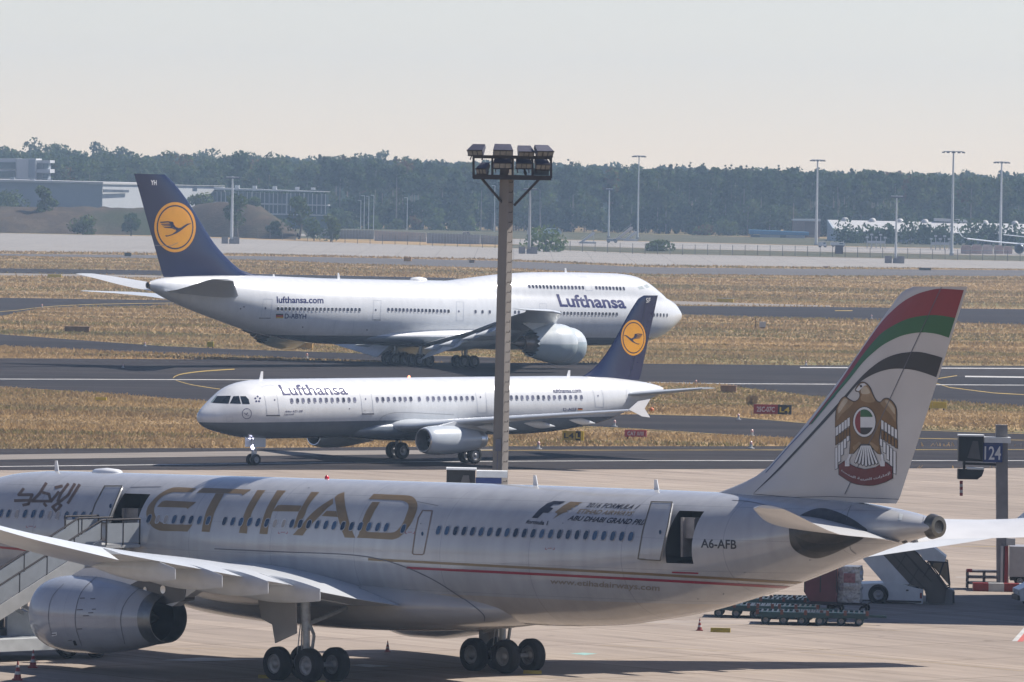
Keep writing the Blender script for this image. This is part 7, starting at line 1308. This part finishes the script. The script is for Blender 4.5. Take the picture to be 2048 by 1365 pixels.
for i, (x, w_, h, lb) in enumerate(((1932, 20, 17, 'pink cream wrapped container under the far wing, first'), (1953, 20, 18, 'pink cream wrapped container, second from left under the far wing'), (1975, 20, 18, 'pale container in the middle of the far row'), (1997, 18, 17, 'pink container right of the middle one'), (2016, 16, 15, 'pink container nearest the far engine'))):
    p = gnd(x, 508); k = p.y / F_PX; r = thing('far_container', lb, 'container', p, 0, 'containers under the far wing'); b = MB(); W_, H_ = w_ * k, h * k; b.prism([(-W_ / 2, 0), (W_ / 2, 0), (W_ / 2, H_ * .8), (W_ * .3, H_), (-W_ * .4, H_), (-W_ / 2, H_ * .7)], -1.2, 1.2, lambda u, v, t: Vector((u, t, v))); b.build('shell', mat('container_pink' if i != 2 else 'container_cream', (.46, .33, .29) if i != 2 else (.56, .47, .42), .6, var=.2, scale=.8), r)
    b = MB(); b.b2((-W_ / 2, -1.25, H_ * .35), (W_ / 2, -1.2, H_ * .42)); b.build('net_band', M_GREY, r)
r = thing('cabin_box', 'dark red brown hut standing on the far apron strip', 'hut', gnd(1678, 508)); b = MB(); b.b2((-1, -1, .0), (1, 1, 2.2)); b.build('wall', mat('hut_brown', (.12, .08, .09), .7, var=.2), r); b = MB(); b.b2((-1.15, -1.15, 2.2), (1.15, 1.15, 2.4)); b.build('roof', M_GREY, r)
def far_airliner():
    Y = 1800.0; p = atY(2120, 512, Y); p.z = 0; r = thing('airliner', 'distant airliner cut by the right edge, only its winglet, wing and engine in view', 'airliner', p); k = Y / F_PX
    def q(x, y, dy=0.0): v = atY(x, y, Y) - p; return Vector((v.x, dy, v.z))
    w_ = M_LHWING; b = MB(); c = [(2150, 497, 0, 6.5), (2048, 489, -6, 3.8), (1975, 482.5, -10, 2.5), (1928, 477, -13, 1.7)]; b.loft([[q(x, y, dy) + Vector((0, t * ch, u)) for t, u in ((-.5, 0), (-.2, .25), (.5, .04), (.0, -.16))] for x, y, dy, ch in c]); b.build('wing', w_, r)
    b = MB(); c = [(1928, 477, -13, 1.7), (1917, 472, -13.4, 1.4), (1911, 463, -13.8, 1.0), (1908, 452, -14.4, .55)]; b.loft([[q(x, y, dy) + Vector((u, t * ch, 0)) for t, u in ((-.5, 0), (0, .14), (.5, 0), (0, -.14))] for x, y, dy, ch in c]); b.build('winglet', w_, r)
    e = q(2034, 497, -7); b = MB(); b.k = 0; b.lathe([(0, 1.0), (.3, 1.25), (1.2, 1.4), (2.6, 1.3), (4.4, .75)], e + Vector((0, -2.6, 0)), 'Y', 24); b.k = 1; b.lathe([(0, 1.0), (-.02, .96), (.7, .92), (.72, .01)], e + Vector((0, -2.6, 0)), 'Y', 24); b.build('engine', [mat('dark_nacelle', (.12, .14, .17), .3, .3, .15, 2), M_DARK], r, 40)
    b = MB(); b.loft([[q(2150, 492, yy) + Vector((rr * math.cos(t), 0, rr * math.sin(t))) for t in [6.283 * i / 24 for i in range(24)]] for yy, rr in ((-22, .1), (-21, 1.0), (-18, 1.8), (-14, 2.1), (14, 2.1), (22, 1.2), (26, .4))]); b.build('fuselage', M_WHITE, r, 40)
    b = MB(); b.loft([[q(x, y, 22) + Vector((0, t * ch, u)) for t, u in ((-.5, 0), (-.1, .14), (.5, 0), (0, -.1))] for x, y, ch in ((2150, 485, 4), (2048, 474.5, 2.0), (2019, 471.5, 1.2))]); b.build('stabilizer', w_, r)
    tm = tyre_mesh('wheel', .6, .4, M_TYRE)
    for x in (-1.2, 1.2): o = link('wheel', tm, r); o.location = (x * 3, 0, .6)
    b = MB(); b.bar((-3.6, 0, .6), (-3.2, 0, 3), .25); b.bar((3.6, 0, .6), (3.2, 0, 3), .25); b.build('landing_gear', M_STRUT, r)
far_airliner()

# ---------------------------------------------------------------- the hazy air
hz = MB(); hz.b2((-3200, -120, -1.5), (3200, 3350, 75)); ho = hz.build('haze', [bpy.data.materials.new('haze_air')]); tag(ho, kind='stuff'); hm = ho.data.materials[0]; hm.use_nodes = True; n = hm.node_tree.nodes; n.remove(n['Principled BSDF']); pv = n.new('ShaderNodeVolumePrincipled'); pv.inputs['Color'].default_value = (.56, .76, 1.0, 1); pv.inputs['Density'].default_value = HAZE; pv.inputs['Anisotropy'].default_value = 0.0; hm.node_tree.links.new(pv.outputs[0], n['Material Output'].inputs['Volume'])
